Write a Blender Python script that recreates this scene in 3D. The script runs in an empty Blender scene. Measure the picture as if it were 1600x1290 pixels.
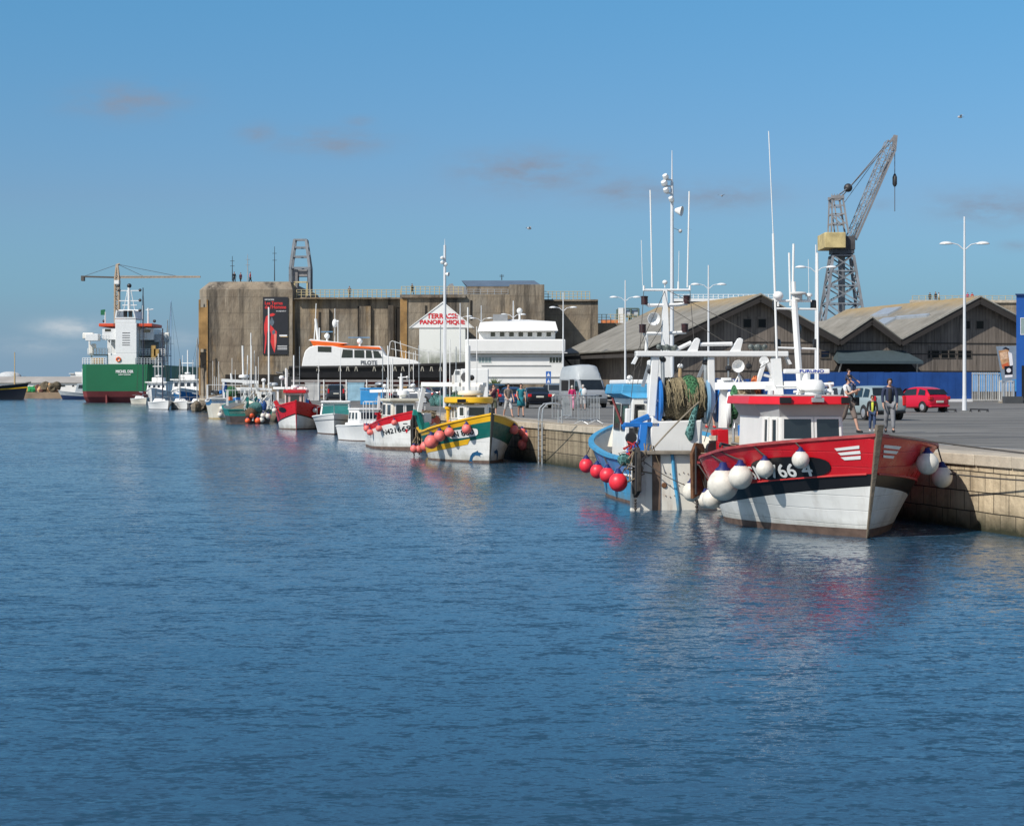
import bpy, math, random
from mathutils import Vector, Matrix
random.seed(7)
R=math.radians; PI=math.pi
SC=bpy.context.scene; COL=SC.collection
# ---------------------------------------------------------------- camera, sky, sun, exposure
F=3000.; H=3.; HY=606.
cam=bpy.data.cameras.new('camera'); CAM=bpy.data.objects.new('camera',cam); COL.objects.link(CAM)
CAM.location=(0,0,H); CAM.rotation_euler=(R(90),0,0)
cam.sensor_width=36; cam.lens=36*F/1600; cam.shift_y=-39/1600; cam.clip_start=.5; cam.clip_end=20000
SC.camera=CAM
SUN_EL=R(42); SUN_AZ=math.atan2(-.73,-.68)          # clockwise from +Y
w=bpy.data.worlds.new("World"); SC.world=w; w.use_nodes=True
nt=w.node_tree; nt.nodes.clear()
def N(t,**k):
    n=nt.nodes.new(t)
    for a,b in k.items(): setattr(n,a,b)
    return n
sky=N('ShaderNodeTexSky',sky_type='NISHITA',sun_disc=False,sun_elevation=SUN_EL,sun_rotation=SUN_AZ,altitude=0,air_density=1.0,dust_density=.55,ozone_density=2.6)
tint=N('ShaderNodeMix',data_type='RGBA',blend_type='MULTIPLY'); tint.inputs[0].default_value=1; tint.inputs[7].default_value=(.80,.93,1.06,1)
nt.links.new(sky.outputs[0],tint.inputs[6])
tc=N('ShaderNodeTexCoord'); sep=N('ShaderNodeSeparateXYZ'); nt.links.new(tc.outputs['Generated'],sep.inputs[0])
def mth(op,a,b=None,c=None):
    n=N('ShaderNodeMath',operation=op)
    for i,x in enumerate((a,b,c)):
        if x is None: continue
        if isinstance(x,(int,float)): n.inputs[i].default_value=x
        else: nt.links.new(x,n.inputs[i])
    return n.outputs[0]
ax=mth('DIVIDE',sep.outputs[0],mth('MAXIMUM',sep.outputs[1],.05)); az=mth('DIVIDE',sep.outputs[2],mth('MAXIMUM',sep.outputs[1],.05))
tr_=N('ShaderNodeValToRGB'); nt.links.new(mth('MULTIPLY',az,2.),tr_.inputs[0]); cr=tr_.color_ramp
for p_,c_ in ((0.,(.36,.52,.82,1)),(.1,(.43,.57,.83,1)),(.2,(.47,.645,.84,1)),(.4,(.44,.80,.97,1)),(1.,(.36,.68,.94,1))):
    el=cr.elements[0] if p_==0 else (cr.elements[1] if p_==1. else cr.elements.new(p_)); el.color=c_
nt.links.new(tr_.outputs[0],tint.inputs[7])
lowf=N('ShaderNodeMapRange',clamp=True,interpolation_type='SMOOTHSTEP'); nt.links.new(az,lowf.inputs[0])
for i_,v_ in ((1,.0),(2,.12),(3,.88),(4,0.)): lowf.inputs[i_].default_value=v_
low=N('ShaderNodeMix',data_type='RGBA'); nt.links.new(lowf.outputs[0],low.inputs[0]); nt.links.new(tint.outputs[2],low.inputs[6]); low.inputs[7].default_value=(2.0,3.12,4.3,1)
cmb=N('ShaderNodeCombineXYZ'); nt.links.new(ax,cmb.inputs[0]); nt.links.new(mth('MULTIPLY',az,2.6),cmb.inputs[1])
nz=N('ShaderNodeTexNoise'); nz.inputs['Scale'].default_value=42; nz.inputs['Detail'].default_value=6; nz.inputs['Roughness'].default_value=.6; nt.links.new(cmb.outputs[0],nz.inputs['Vector'])
clouds=[(200,160,78,24,.8),(520,222,75,18,.85),(405,210,26,14,.75),(830,268,95,28,.95),(985,300,80,20,.8),(1130,306,75,20,.75),(1550,325,80,24,.85),(1380,320,22,8,.4),(1590,385,26,8,.5),(560,190,22,8,.5)]
whites=[(110,512,45,13,1.),(250,530,60,12,.5),(60,540,70,12,.35)]
def blob(L):
    acc=None
    for (px,py,rx,ry,s) in L:
        cx=(px-800)/F; cz=(HY-py)/F
        dx=mth('DIVIDE',mth('SUBTRACT',ax,cx),rx/F); dz=mth('DIVIDE',mth('SUBTRACT',az,cz),ry/F)
        d=mth('ADD',mth('MULTIPLY',dx,dx),mth('MULTIPLY',dz,dz))
        g=mth('MULTIPLY',mth('POWER',2.718,mth('MULTIPLY',d,-.9)),s)
        acc=g if acc is None else mth('MAXIMUM',acc,g)
    v=mth('MULTIPLY',acc,mth('MULTIPLY_ADD',nz.outputs[0],3.6,-1.0))
    front=mth('GREATER_THAN',sep.outputs[1],.1)
    n=N('ShaderNodeMath',operation='MULTIPLY',use_clamp=True); nt.links.new(v,n.inputs[0]); nt.links.new(front,n.inputs[1]); return n.outputs[0]
m1=N('ShaderNodeMix',data_type='RGBA'); nt.links.new(mth('MULTIPLY',blob(clouds),.8),m1.inputs[0]); nt.links.new(low.outputs[2],m1.inputs[6]); m1.inputs[7].default_value=(2.15,2.65,3.5,1)
m2=N('ShaderNodeMix',data_type='RGBA'); nt.links.new(mth('MULTIPLY',blob(whites),.85),m2.inputs[0]); nt.links.new(m1.outputs[2],m2.inputs[6]); m2.inputs[7].default_value=(4.6,5.2,5.7,1)
bg=N('ShaderNodeBackground'); bg.inputs[1].default_value=.115; nt.links.new(m2.outputs[2],bg.inputs[0])
wo=N('ShaderNodeOutputWorld'); nt.links.new(bg.outputs[0],wo.inputs[0])
sl=bpy.data.lights.new('sun','SUN'); sl.energy=4.8; sl.angle=R(.5); sl.color=(1,.945,.86)
so=bpy.data.objects.new('sun',sl); COL.objects.link(so)
SD=Vector((math.sin(SUN_AZ)*math.cos(SUN_EL),math.cos(SUN_AZ)*math.cos(SUN_EL),math.sin(SUN_EL)))
so.rotation_euler=SD.to_track_quat('Z','Y').to_euler(); so.location=SD*200
SC.view_settings.view_transform='Standard'; SC.view_settings.look='None'; SC.view_settings.exposure=0; SC.view_settings.gamma=1
# ---------------------------------------------------------------- helpers
def YG(py): return F*1.4/(py-HY)
def YW(py): return F*3/(py-HY)
def XX(px,Y): return (px-800)/F*Y
def ZZ(py,Y): return H+(HY-py)/F*Y
GZ=1.6
def s2l(c): return c/12.92 if c<=.04045 else ((c+.055)/1.055)**2.4
def hexc(h): h=h.lstrip('#'); return tuple(s2l(int(h[i:i+2],16)/255) for i in (0,2,4))
MATS={}
def base(name):
    m=bpy.data.materials.new(name); m.use_nodes=True; t=m.node_tree; b=t.nodes['Principled BSDF']
    return m,t,b
class T:
    "tiny node builder"
    def __init__(s,t): s.t=t
    def n(s,ty,ins=None,**k):
        n=s.t.nodes.new(ty)
        for a,b in k.items(): setattr(n,a,b)
        for a,b in (ins or {}).items():
            if hasattr(b,'is_output') or isinstance(b,bpy.types.NodeSocket): s.t.links.new(b,n.inputs[a])
            else: n.inputs[a].default_value=b
        return n
    def l(s,a,b): s.t.links.new(a,b)
    def co(s,sc=(1,1,1)):
        c=s.n('ShaderNodeTexCoord'); m=s.n('ShaderNodeMapping',{'Scale':sc}); s.l(c.outputs['Object'],m.inputs[0]); return m.outputs[0]
    def noise(s,sc,scale,detail=4,rough=.55,dist=0): return s.n('ShaderNodeTexNoise',{'Vector':s.co(sc),'Scale':scale,'Detail':detail,'Roughness':rough,'Distortion':dist}).outputs[0]
    def ramp(s,f,a,b,ca=0.,cb=1.): return s.n('ShaderNodeMapRange',{0:f,1:a,2:b,3:ca,4:cb},clamp=True).outputs[0]
    def mix(s,f,a,b,bt='MIX'):
        n=s.n('ShaderNodeMix',data_type='RGBA',blend_type=bt)
        for i,x in ((0,f),(6,a),(7,b)):
            if isinstance(x,bpy.types.NodeSocket): s.l(x,n.inputs[i])
            elif isinstance(x,(int,float)): n.inputs[i].default_value=x
            else: n.inputs[i].default_value=(*x[:3],1)
        return n.outputs[2]
    def m(s,op,a,b=0,c=0): return s.n('ShaderNodeMath',{0:a,1:b,2:c},operation=op).outputs[0]
def mul(c,k): return tuple(min(1,x*k) for x in c[:3])
def M(name,col,rough=.5,metal=0,var=.12,vs=1.5,bump=0,bs=20,streak=0,scol=(.16,.09,.045),strx=5,spec=None,alpha=None):
    if name in MATS: return MATS[name]
    if isinstance(col,str): col=hexc(col)
    m,t,b=base(name); q=T(t)
    f=q.ramp(q.noise((1,1,1),vs,5),.3,.7)
    c=q.mix(f,mul(col,1-var),mul(col,1+var))
    if streak:
        g=q.ramp(q.noise((1,1,.16),strx,6,.65),.56,.78); g2=q.ramp(q.noise((1,1,1),.9,3),.42,.62)
        c=q.mix(q.m('MULTIPLY',q.m('MULTIPLY',g,g2),streak),c,scol)
    q.l(c,b.inputs['Base Color']); b.inputs['Roughness'].default_value=rough; b.inputs['Metallic'].default_value=metal
    if spec is not None: b.inputs['Specular IOR Level'].default_value=spec
    if bump:
        bn=q.n('ShaderNodeBump',{'Strength':min(1,bump),'Distance':.03,'Height':q.noise((1,1,1),bs,4)}); q.l(bn.outputs[0],b.inputs['Normal'])
    MATS[name]=m; return m
white=M('white_paint',(.74,.74,.71),.38,var=.07,streak=.35)
cleanw=M('clean_white',(.78,.78,.76),.4,var=.04,vs=4)
creamw=M('cream_paint',(.66,.62,.52),.45,var=.1,streak=.4)
def hullpaint(name,col,rough=.35,dirt=.8,scol=(.18,.11,.06)):
    m,t,b=base(name); q=T(t); c=q.mix(q.ramp(q.noise((1,1,1),1.2,5),.3,.7),mul(col,.88),mul(col,1.08))
    sp=q.n('ShaderNodeSeparateXYZ',{0:q.co()}); z=q.m('ADD',sp.outputs[2],q.m('MULTIPLY',q.noise((1,1,.5),2.2,6,.7),.7))
    g=q.m('MULTIPLY',q.ramp(q.noise((1,1,.12),3.2,6,.65),.50,.72),q.ramp(q.noise((1,1,1),.8,4),.38,.6))
    c=q.mix(q.m('MULTIPLY',g,dirt),c,scol)
    c=q.mix(q.ramp(z,.72,.30,0,.65),c,(.17,.15,.09))
    sc=q.m('MULTIPLY',q.ramp(q.noise((.35,.35,3.),6,4,.7),.60,.70),.35*dirt); c=q.mix(sc,c,mul(col,.45))
    pk=q.m('PINGPONG',q.m('ADD',q.m('MULTIPLY',sp.outputs[2],3.4),q.m('MULTIPLY',q.noise((1,1,1),.5,2),.35)),.5); seam=q.ramp(pk,.035,0.)
    c=q.mix(q.m('MULTIPLY',seam,.22),c,mul(col,.3))
    q.l(c,b.inputs['Base Color']); q.l(q.ramp(q.noise((1,1,1),5,4),.3,.7,rough*.8,rough*1.6),b.inputs['Roughness'])
    h=q.m('SUBTRACT',q.m('MULTIPLY',q.noise((1,1,1),1.6,3),.5),seam); bn=q.n('ShaderNodeBump',{'Strength':.35,'Distance':.03,'Height':h}); q.l(bn.outputs[0],b.inputs['Normal']); MATS[name]=m; return m
hullw=hullpaint('hull_white',(.76,.76,.73),.33,.55)
rustw=M('worn_white_steel',(.74,.71,.63),.45,var=.1,streak=.8,scol=(.2,.1,.04),strx=2.5)
red=hullpaint('red_paint',(.56,.012,.022),.27,.5,(.22,.03,.03))
redcar=M('red_car_paint',(.52,.008,.035),.22,var=.03)
black=M('black_paint',(.012,.012,.014),.35,var=.2)
dark=M('dark_metal',(.03,.03,.032),.5,var=.3)
boot=M('boot_brown',(.13,.085,.065),.75,var=.35,vs=4)
green=hullpaint('green_paint',(.004,.125,.105),.35,.5,(.02,.06,.05))
teal=M('teal_paint',(.01,.2,.17),.45,var=.15)
yellow=M('yellow_paint',(.75,.42,.015),.4,var=.12,streak=.3)
blue=M('blue_paint',(.015,.16,.5),.4,var=.15,streak=.2)
ltblue=hullpaint('light_blue_paint',(.06,.31,.54),.45,.7,(.12,.14,.13))
fenceblue=M('hoarding_blue',(.018,.075,.27),.5,var=.22,vs=.5,streak=.35,scol=(.03,.1,.3))
bldblue=M('building_blue',(.012,.09,.36),.5,var=.06)
orange=M('orange_paint',(.8,.13,.012),.4,var=.06)
wood=M('grey_wood',(.16,.13,.095),.8,var=.3,vs=6,bump=.4)
woodd=M('deck_wood',(.2,.16,.11),.8,var=.3,vs=4)
rust=M('rusty_steel',(.12,.055,.025),.85,var=.5,vs=6,bump=.5)
galv=M('galvanised',(.42,.44,.45),.42,metal=.5,var=.15,vs=5)
steelgrey=M('grey_steel',(.2,.22,.24),.6,var=.25,vs=.8)
glass=M('dark_glass',(.012,.016,.018),.06,var=.3,vs=2,spec=.8)
tealglass=M('teal_glass',(.03,.16,.15),.12,var=.2)
rubber=M('tyre_rubber',(.018,.018,.018),.8)
fw=M('fender_white',(.66,.63,.56),.5,var=.16,vs=5,streak=.9,scol=(.25,.2,.13),strx=7)
fr=M('fender_red',(.78,.03,.05),.42,var=.15,vs=6,streak=.35,scol=(.3,.05,.05),strx=6)
fp=M('fender_pink',(.78,.17,.15),.5,var=.22,vs=4,streak=.4,scol=(.5,.3,.25),strx=6)
fo=M('fender_orange',(.85,.12,.04),.4,var=.14,vs=3)
fcap=M('fender_cap_blue',(.01,.02,.12),.5)
rope=M('rope',(.28,.24,.18),.9,var=.2)
roped=M('dark_rope',(.06,.055,.05),.9)
skin=M('skin',(.48,.27,.19),.55,var=.06)
hair=M('dark_hair',(.03,.018,.012),.7)
hairg=M('grey_hair',(.45,.42,.38),.7)
def cloth(n,c): return M('cloth_'+n,c,.85,var=.12,vs=8)
SPLIT={'gantry_leg','stained_strip','parapet_ledge','bridge','gantry_brace','navigation_light','whip_antenna','wing_strut','exhaust_pipe','recess','buttress','life_raft','winch','radome','step','awning_strut','eave_bracket','post','posts','bow_flash','side_mast','roof_vent_panel','gantry_hook','bow_rail','louvre','radar_scanner','deckhouse','orange_bridge_roof','bucket','floodlight','gable_wall','crosstree','side_gallows','printed_caption','roof_rail','rigging_block','topmast'}
class G:
    def __init__(s): s.v=[]; s.f=[]; s.m=[]
    def add(s,vs,fs,m=0):
        o=len(s.v); s.v+= [tuple(x) for x in vs]; s.f+=[tuple(o+i for i in f) for f in fs]; s.m+=[m]*len(fs); return s
    def box(s,c,d,m=0,rz=0,rx=0,ry=0,top=None):
        x,y,z=d[0]/2,d[1]/2,d[2]/2; tx,ty=top or (1,1)
        P=[(-x,-y,-z),(x,-y,-z),(x,y,-z),(-x,y,-z),(-x*tx,-y*ty,z),(x*tx,-y*ty,z),(x*tx,y*ty,z),(-x*tx,y*ty,z)]
        if rz or rx or ry:
            A=Matrix.Rotation(rz,3,'Z')@Matrix.Rotation(ry,3,'Y')@Matrix.Rotation(rx,3,'X'); P=[A@Vector(p) for p in P]
        return s.add([(p[0]+c[0],p[1]+c[1],p[2]+c[2]) for p in P],[(0,3,2,1),(4,5,6,7),(0,1,5,4),(1,2,6,5),(2,3,7,6),(3,0,4,7)],m)
    def bb(s,a,b,m=0): return s.box([(a[i]+b[i])/2 for i in range(3)],[abs(b[i]-a[i]) for i in range(3)],m)
    def bar(s,a,b,r,r2=None,n=8,m=0):
        a=Vector(a); b=Vector(b); d=b-a
        if d.length<1e-6: return s
        q=d.to_track_quat('Z','Y'); r2=r if r2 is None else r2; P=[]
        for p,rr in ((a,r),(b,r2)):
            for i in range(n):
                t=2*PI*i/n; P.append(p+q@Vector((math.cos(t)*rr,math.sin(t)*rr,0)))
        return s.add(P,[(i,(i+1)%n,n+(i+1)%n,n+i) for i in range(n)]+[tuple(range(n))[::-1],tuple(range(n,2*n))],m)
    def sq(s,a,b,w,h=None,m=0):
        a=Vector(a); b=Vector(b); d=(b-a); h=h or w; z=d.normalized(); up=Vector((0,0,1)) if abs(z.z)<.95 else Vector((0,1,0))
        x=z.cross(up).normalized(); y=x.cross(z).normalized(); P=[]
        for p in (a,b):
            for i,j in ((-1,-1),(1,-1),(1,1),(-1,1)): P.append(p+x*w/2*i+y*h/2*j)
        return s.add(P,[(0,1,5,4),(1,2,6,5),(2,3,7,6),(3,0,4,7),(3,2,1,0),(4,5,6,7)],m)
    def tube(s,pts,r,n=6,m=0):
        pts=[Vector(p) for p in pts]; rows=[]
        for i,p in enumerate(pts):
            d=(pts[min(i+1,len(pts)-1)]-pts[max(i-1,0)]).normalized(); up=Vector((0,0,1)) if abs(d.z)<.9 else Vector((0,1,0))
            x=d.cross(up).normalized(); y=x.cross(d); rr=r[i] if isinstance(r,(list,tuple)) else r
            rows.append([p+x*math.cos(2*PI*k/n)*rr+y*math.sin(2*PI*k/n)*rr for k in range(n)])
        return s.loft(rows,True,m,caps=True)
    def loft(s,rows,closed=False,m=0,caps=False):
        n=len(rows[0]); V=[p for r in rows for p in r]; Fs=[]
        for i in range(len(rows)-1):
            for k in range(n if closed else n-1):
                a=i*n+k; b=i*n+(k+1)%n; Fs.append((a,b,b+n,a+n))
        if caps: Fs.append(tuple(range(n))[::-1]); Fs.append(tuple((len(rows)-1)*n+k for k in range(n)))
        return s.add(V,Fs,m)
    def ball(s,c,r,sc=(1,1,1),n=12,k=8,m=0,z0=-1,jit=0):
        rows=[]
        for i in range(k+1):
            a=math.asin(z0)+(PI/2-math.asin(z0))*i/k
            rows.append([(c[0]+math.cos(a)*math.cos(2*PI*j/n)*r*sc[0]*(1+random.uniform(-jit,jit)),c[1]+math.cos(a)*math.sin(2*PI*j/n)*r*sc[1]*(1+random.uniform(-jit,jit)),c[2]+math.sin(a)*r*sc[2]) for j in range(n)])
        return s.loft(rows,True,m,caps=z0>-1)
    def lathe(s,prof,a,axis,n=16,m=0):
        a=Vector(a); q=Vector(axis).normalized().to_track_quat('Z','Y')
        return s.loft([[a+q@Vector((math.cos(2*PI*j/n)*r,math.sin(2*PI*j/n)*r,h)) for j in range(n)] for r,h in prof],True,m,caps=True)
    def prism(s,poly,ax,a,b,m=0):
        n=len(poly)
        def P(p,t): return {0:(t,p[0],p[1]),1:(p[0],t,p[1]),2:(p[0],p[1],t)}[ax]
        V=[P(p,a) for p in poly]+[P(p,b) for p in poly]
        ar=sum(poly[i][0]*poly[(i+1)%n][1]-poly[(i+1)%n][0]*poly[i][1] for i in range(n))
        fl=(ar>0)==(b>a)
        if ax==1: fl=not fl
        Fs=[(i,(i+1)%n,n+(i+1)%n,n+i) for i in range(n)]+[tuple(range(n))[::-1],tuple(range(n,2*n))]
        if not fl: Fs=[f[::-1] for f in Fs]
        return s.add(V,Fs,m)
    def build(s,name,mats,parent=None,smooth=30,bev=0,loc=None,rz=0):
        if name in SPLIT and parent:
            par=list(range(len(s.v)))
            def fd(i):
                while par[i]!=i: par[i]=par[par[i]]; i=par[i]
                return i
            for f in s.f:
                for k in f[1:]: par[fd(k)]=fd(f[0])
            grp={}
            for f,m_ in zip(s.f,s.m): grp.setdefault(fd(f[0]),[]).append((f,m_))
            if len(grp)>1:
                for L_ in grp.values():
                    ids=sorted({i for f,_ in L_ for i in f}); mp={i:k for k,i in enumerate(ids)}; g=G(); g.v=[s.v[i] for i in ids]; g.f=[tuple(mp[i] for i in f) for f,_ in L_]; g.m=[m_ for _,m_ in L_]
                    o=g.build_(name,mats,parent,smooth,bev,loc,rz)
                return o
        return s.build_(name,mats,parent,smooth,bev,loc,rz)
    def build_(s,name,mats,parent=None,smooth=30,bev=0,loc=None,rz=0):
        me=bpy.data.meshes.new(name); me.from_pydata(s.v,[],s.f)
        if not isinstance(mats,(list,tuple)): mats=[mats]
        for x in mats: me.materials.append(x)
        if len(mats)>1: me.polygons.foreach_set('material_index',s.m)
        me.update()
        if smooth:
            me.polygons.foreach_set('use_smooth',[True]*len(me.polygons)); me.set_sharp_from_angle(angle=R(smooth))
        o=bpy.data.objects.new(name,me); COL.objects.link(o)
        if parent: o.parent=parent
        if loc: o.location=loc
        if rz: o.rotation_euler.z=rz
        if bev:
            b=o.modifiers.new('bevel','BEVEL'); b.width=bev; b.segments=2; b.limit_method='ANGLE'
        return o
def tag(o,label=None,cat=None,group=None,kind=None):
    for k,v in (('label',label),('category',cat),('group',group),('kind',kind)):
        if v: o[k]=v
    return o
def thing(name,label,cat,loc=(0,0,0),rz=0,group=None):
    o=bpy.data.objects.new(name,None); COL.objects.link(o); o.empty_display_size=.3
    o.location=loc; o.rotation_euler=(0,0,rz); return tag(o,label,cat,group)
def dup(root,loc,rz,label,group=None):
    r=root.copy(); COL.objects.link(r); r.location=loc; r.rotation_euler=(0,0,rz); r['label']=label
    if group: r['group']=group
    for ch in list(root.children):
        c=ch.copy(); COL.objects.link(c); c.parent=r
        for g in ch.children:
            d=g.copy(); COL.objects.link(d); d.parent=c
    return r
def textdata(s):
    cu=bpy.data.curves.new('t','FONT'); cu.body=s; cu.size=1; cu.resolution_u=3
    o=bpy.data.objects.new('t',cu); COL.objects.link(o); bpy.context.view_layer.update()
    me=o.to_mesh(); V=[(v.co.x,v.co.y) for v in me.vertices]; Fs=[tuple(p.vertices) for p in me.polygons]
    o.to_mesh_clear(); bpy.data.objects.remove(o); bpy.data.curves.remove(cu)
    x0=min(v[0] for v in V); x1=max(v[0] for v in V); y0=min(v[1] for v in V); y1=max(v[1] for v in V)
    return [((x-x0)/(x1-x0),(y-y0)/(y1-y0)) for x,y in V],Fs
def text(s,org,ux,uz,wd,ht,mat,parent,name='lettering',bold=0):
    "flat lettering: lower-left corner org, width vector dir ux, up dir uz"
    V,Fs=textdata(s); org=Vector(org); ux=Vector(ux).normalized(); uz=Vector(uz).normalized(); nn=ux.cross(uz)
    g=G(); offs=[(0,0)] if not bold else [(0,0),(bold,0),(0,bold),(bold,bold)]
    for i,(dx,dy) in enumerate(offs): g.add([org+ux*(x*wd+dx)+uz*(y*ht+dy)+nn*(.0015*i) for x,y in V],Fs)
    return g.build(name,mat,parent,smooth=0)
def window(parent,o,ux,uz,wd,ht,fm,gm=None,fr_=.05,dp=.04,name='window',mull=0):
    "frame on a wall plane with a pane sub-part; n = ux x uz points outwards"
    o=Vector(o); ux=Vector(ux).normalized(); uz=Vector(uz).normalized(); n=ux.cross(uz).normalized()
    g=G()
    def slab(a,b,c,d,t0,t1):
        P=[o+ux*x+uz*z+n*t for t in (t0,t1) for x,z in ((a,c),(b,c),(b,d),(a,d))]
        g.add(P,[(3,2,1,0),(4,5,6,7),(0,1,5,4),(1,2,6,5),(2,3,7,6),(3,0,4,7)])
    slab(0,wd,0,fr_,.002,dp); slab(0,wd,ht-fr_,ht,.002,dp); slab(0,fr_,fr_,ht-fr_,.002,dp); slab(wd-fr_,wd,fr_,ht-fr_,.002,dp)
    for k in range(mull):
        x=wd*(k+1)/(mull+1); slab(x-fr_/2,x+fr_/2,fr_,ht-fr_,.002,dp)
    f=g.build(name,fm,parent,smooth=0)
    p=G(); P=[o+ux*x+uz*z+n*(.012) for x,z in ((fr_*.5,fr_*.5),(wd-fr_*.5,fr_*.5),(wd-fr_*.5,ht-fr_*.5),(fr_*.5,ht-fr_*.5))]
    p.add(P,[(0,1,2,3)]); p.build('pane',gm or glass,f,smooth=0)
    return f
def skinmesh(V,E,rad,sub=1):
    me=bpy.data.meshes.new('s'); me.from_pydata(V,E,[]); o=bpy.data.objects.new('s',me); COL.objects.link(o)
    o.modifiers.new('k','SKIN')
    sv=me.skin_vertices[0].data
    for i,r in enumerate(rad): sv[i].radius=(r,r) if isinstance(r,(int,float)) else r
    for i in range(len(V)): sv[i].use_root=(i==0)
    if sub: x=o.modifiers.new('u','SUBSURF'); x.levels=sub; x.render_levels=sub
    bpy.context.view_layer.update(); dg=bpy.context.evaluated_depsgraph_get()
    out=bpy.data.meshes.new_from_object(o.evaluated_get(dg)); bpy.data.objects.remove(o); bpy.data.meshes.remove(me)
    out.polygons.foreach_set('use_smooth',[True]*len(out.polygons)); return out
def meshobj(name,me,mat,parent):
    me.materials.clear(); me.materials.append(mat); me.name=name
    o=bpy.data.objects.new(name,me); COL.objects.link(o); o.parent=parent; return o
#PART2
# ---------------------------------------------------------------- setting: water, ground, quay
WK=(.46,1.05,.95)
m,t,b=base('harbour_water'); q=T(t)
b.inputs['Base Color'].default_value=(.016,.058,.102,1); b.inputs['Roughness'].default_value=.035; b.inputs['IOR'].default_value=1.333
def slopes(sc,scale,det,rough,k):
    n=q.n('ShaderNodeTexNoise',{'Vector':q.co(sc),'Scale':scale,'Detail':det,'Roughness':rough,'Distortion':.3})
    v=q.n('ShaderNodeVectorMath',{0:n.outputs[1],1:(.5,.5,.5)},operation='SUBTRACT'); return q.n('ShaderNodeVectorMath',{0:v.outputs[0],1:(k*.6,k,0)},operation='MULTIPLY').outputs[0]
n4=q.noise((.35,1,1),.045,3)
calm=q.ramp(n4,.35,.65,.55,1.15)
va=q.n('ShaderNodeVectorMath',{0:slopes((.45,1,1),1.7,2,.5,WK[0]),1:slopes((.5,1,1),7.,3,.6,WK[1])},operation='ADD')
vb_=q.n('ShaderNodeVectorMath',{0:va.outputs[0],1:slopes((.6,1,1),21.,2,.6,WK[2])},operation='ADD')
vs_=q.n('ShaderNodeVectorMath',{0:vb_.outputs[0]},operation='SCALE'); q.l(calm,vs_.inputs[3])
# wind waves lean one way: their steep faces look down the harbour towards the open side
sv=q.n('ShaderNodeSeparateXYZ',{0:vs_.outputs[0]}); yy_=q.m('SUBTRACT',q.m('MULTIPLY',sv.outputs[1],.50),q.m('MULTIPLY',q.m('ABSOLUTE',sv.outputs[1]),.74))
cv_=q.n('ShaderNodeCombineXYZ',{0:sv.outputs[0],1:yy_,2:1.}); vc=q.n('ShaderNodeVectorMath',{0:cv_.outputs[0],1:(0,0,0)},operation='ADD'); vn=q.n('ShaderNodeVectorMath',{0:vc.outputs[0]},operation='NORMALIZE'); q.l(vn.outputs[0],b.inputs['Normal'])
water=m
g=G(); g.add([(-3000,-60,0),(60,-60,0),(60,600,0),(-3000,600,0)],[(0,1,2,3)]); tag(g.build('water',water,smooth=0),kind='structure')
QS=.238; QX=19.46
def quayx(Y): return QX-QS*Y
qang=math.atan2(1,-QS); ql=math.hypot(1,QS)
m,t,b=base('gravelly_ground'); q=T(t)
c=q.mix(q.noise((1,1,1),.05,5),(.13,.12,.10),(.2,.185,.15)); q.l(c,b.inputs['Base Color']); b.inputs['Roughness'].default_value=.95; groundm=m
g=G(); P=[(quayx(-60),-60),(quayx(262),262),(quayx(262)+1,566),(-4000,566),(-4000,9000),(6000,9000),(6000,-60)]
g.add([(x+ (.9 if i<2 else 0),y,GZ-.03) for i,(x,y) in enumerate(P)],[tuple(range(7))[::-1]]); 
g.add([(quayx(262)+1,262,-1),(quayx(262)+1,566,-1),(-4000,566,-1),(-4000,566,GZ-.03),(quayx(262)+1,566,GZ-.03),(quayx(262)+1,262,GZ-.03)],[(0,1,4,5),(1,2,3,4)])
tag(g.build('ground',groundm,smooth=0),kind='structure')
# asphalt
m,t,b=base('asphalt'); q=T(t)
c=q.mix(q.ramp(q.noise((1,1,1),.09,5),.3,.7),(.128,.122,.108),(.19,.182,.162))
c=q.mix(q.m('MULTIPLY',q.ramp(q.noise((.22,1,1),.45,5,.7),.46,.60),.85),c,(.07,.07,.067))
c=q.mix(q.m('MULTIPLY',q.ramp(q.noise((.3,1,1),.8,5,.7),.52,.66),.8),c,(.235,.225,.205))
c=q.mix(q.m('MULTIPLY',q.ramp(q.noise((1,1,1),14,4),.5,.75),.3),c,(.26,.25,.24))
q.l(c,b.inputs['Base Color']); b.inputs['Roughness'].default_value=.85; asphalt=m
g=G(); g.add([(quayx(-60)+2.6,-60,GZ-.012),(240,-60,GZ-.012),(240,330,GZ-.012),(quayx(262)+2.6,330,GZ-.012),(quayx(262)+2.6,262,GZ-.012)],[(0,1,2,3,4)]); tag(g.build('quay_road',asphalt,smooth=0),kind='structure')
# pavement strip in concrete behind the coping
conc=M('quay_concrete',(.31,.275,.225),.85,var=.2,vs=.8,bump=.3)
g=G(); g.add([(quayx(-60)+.55,-60,GZ-.006),(quayx(-60)+2.62,-60,GZ-.006),(quayx(262)+2.62,262,GZ-.006),(quayx(262)+.55,262,GZ-.006)],[(0,1,2,3)]); tag(g.build('quay_pavement',conc,smooth=0),kind='structure')
for i_,(xa,ya,xb,yb) in enumerate(((13.,48,34,50.2),(12.5,56,30,55.2),(17,40,30,41.5),(9,78,36,80.5),(6,98,30,99))):
    g=G(); n_=14; P=[]
    for k in range(n_+1): t=k/n_; x_=xa+(xb-xa)*t; y_=ya+(yb-ya)*t+math.sin(t*9+i_)*.25; P.append([(x_,y_-.06-.05*math.sin(t*23+i_),GZ-.008+.0003*i_),(x_,y_+.06+.05*math.cos(t*17),GZ-.008+.0003*i_)])
    g.loft(P); tag(g.build('road_tar_seam',M('tar_seam',(.035,.035,.035),.8,var=.2),smooth=0),kind='structure')
linem=M('worn_line_paint',(.5,.5,.48),.7,var=.25,vs=3)
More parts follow.
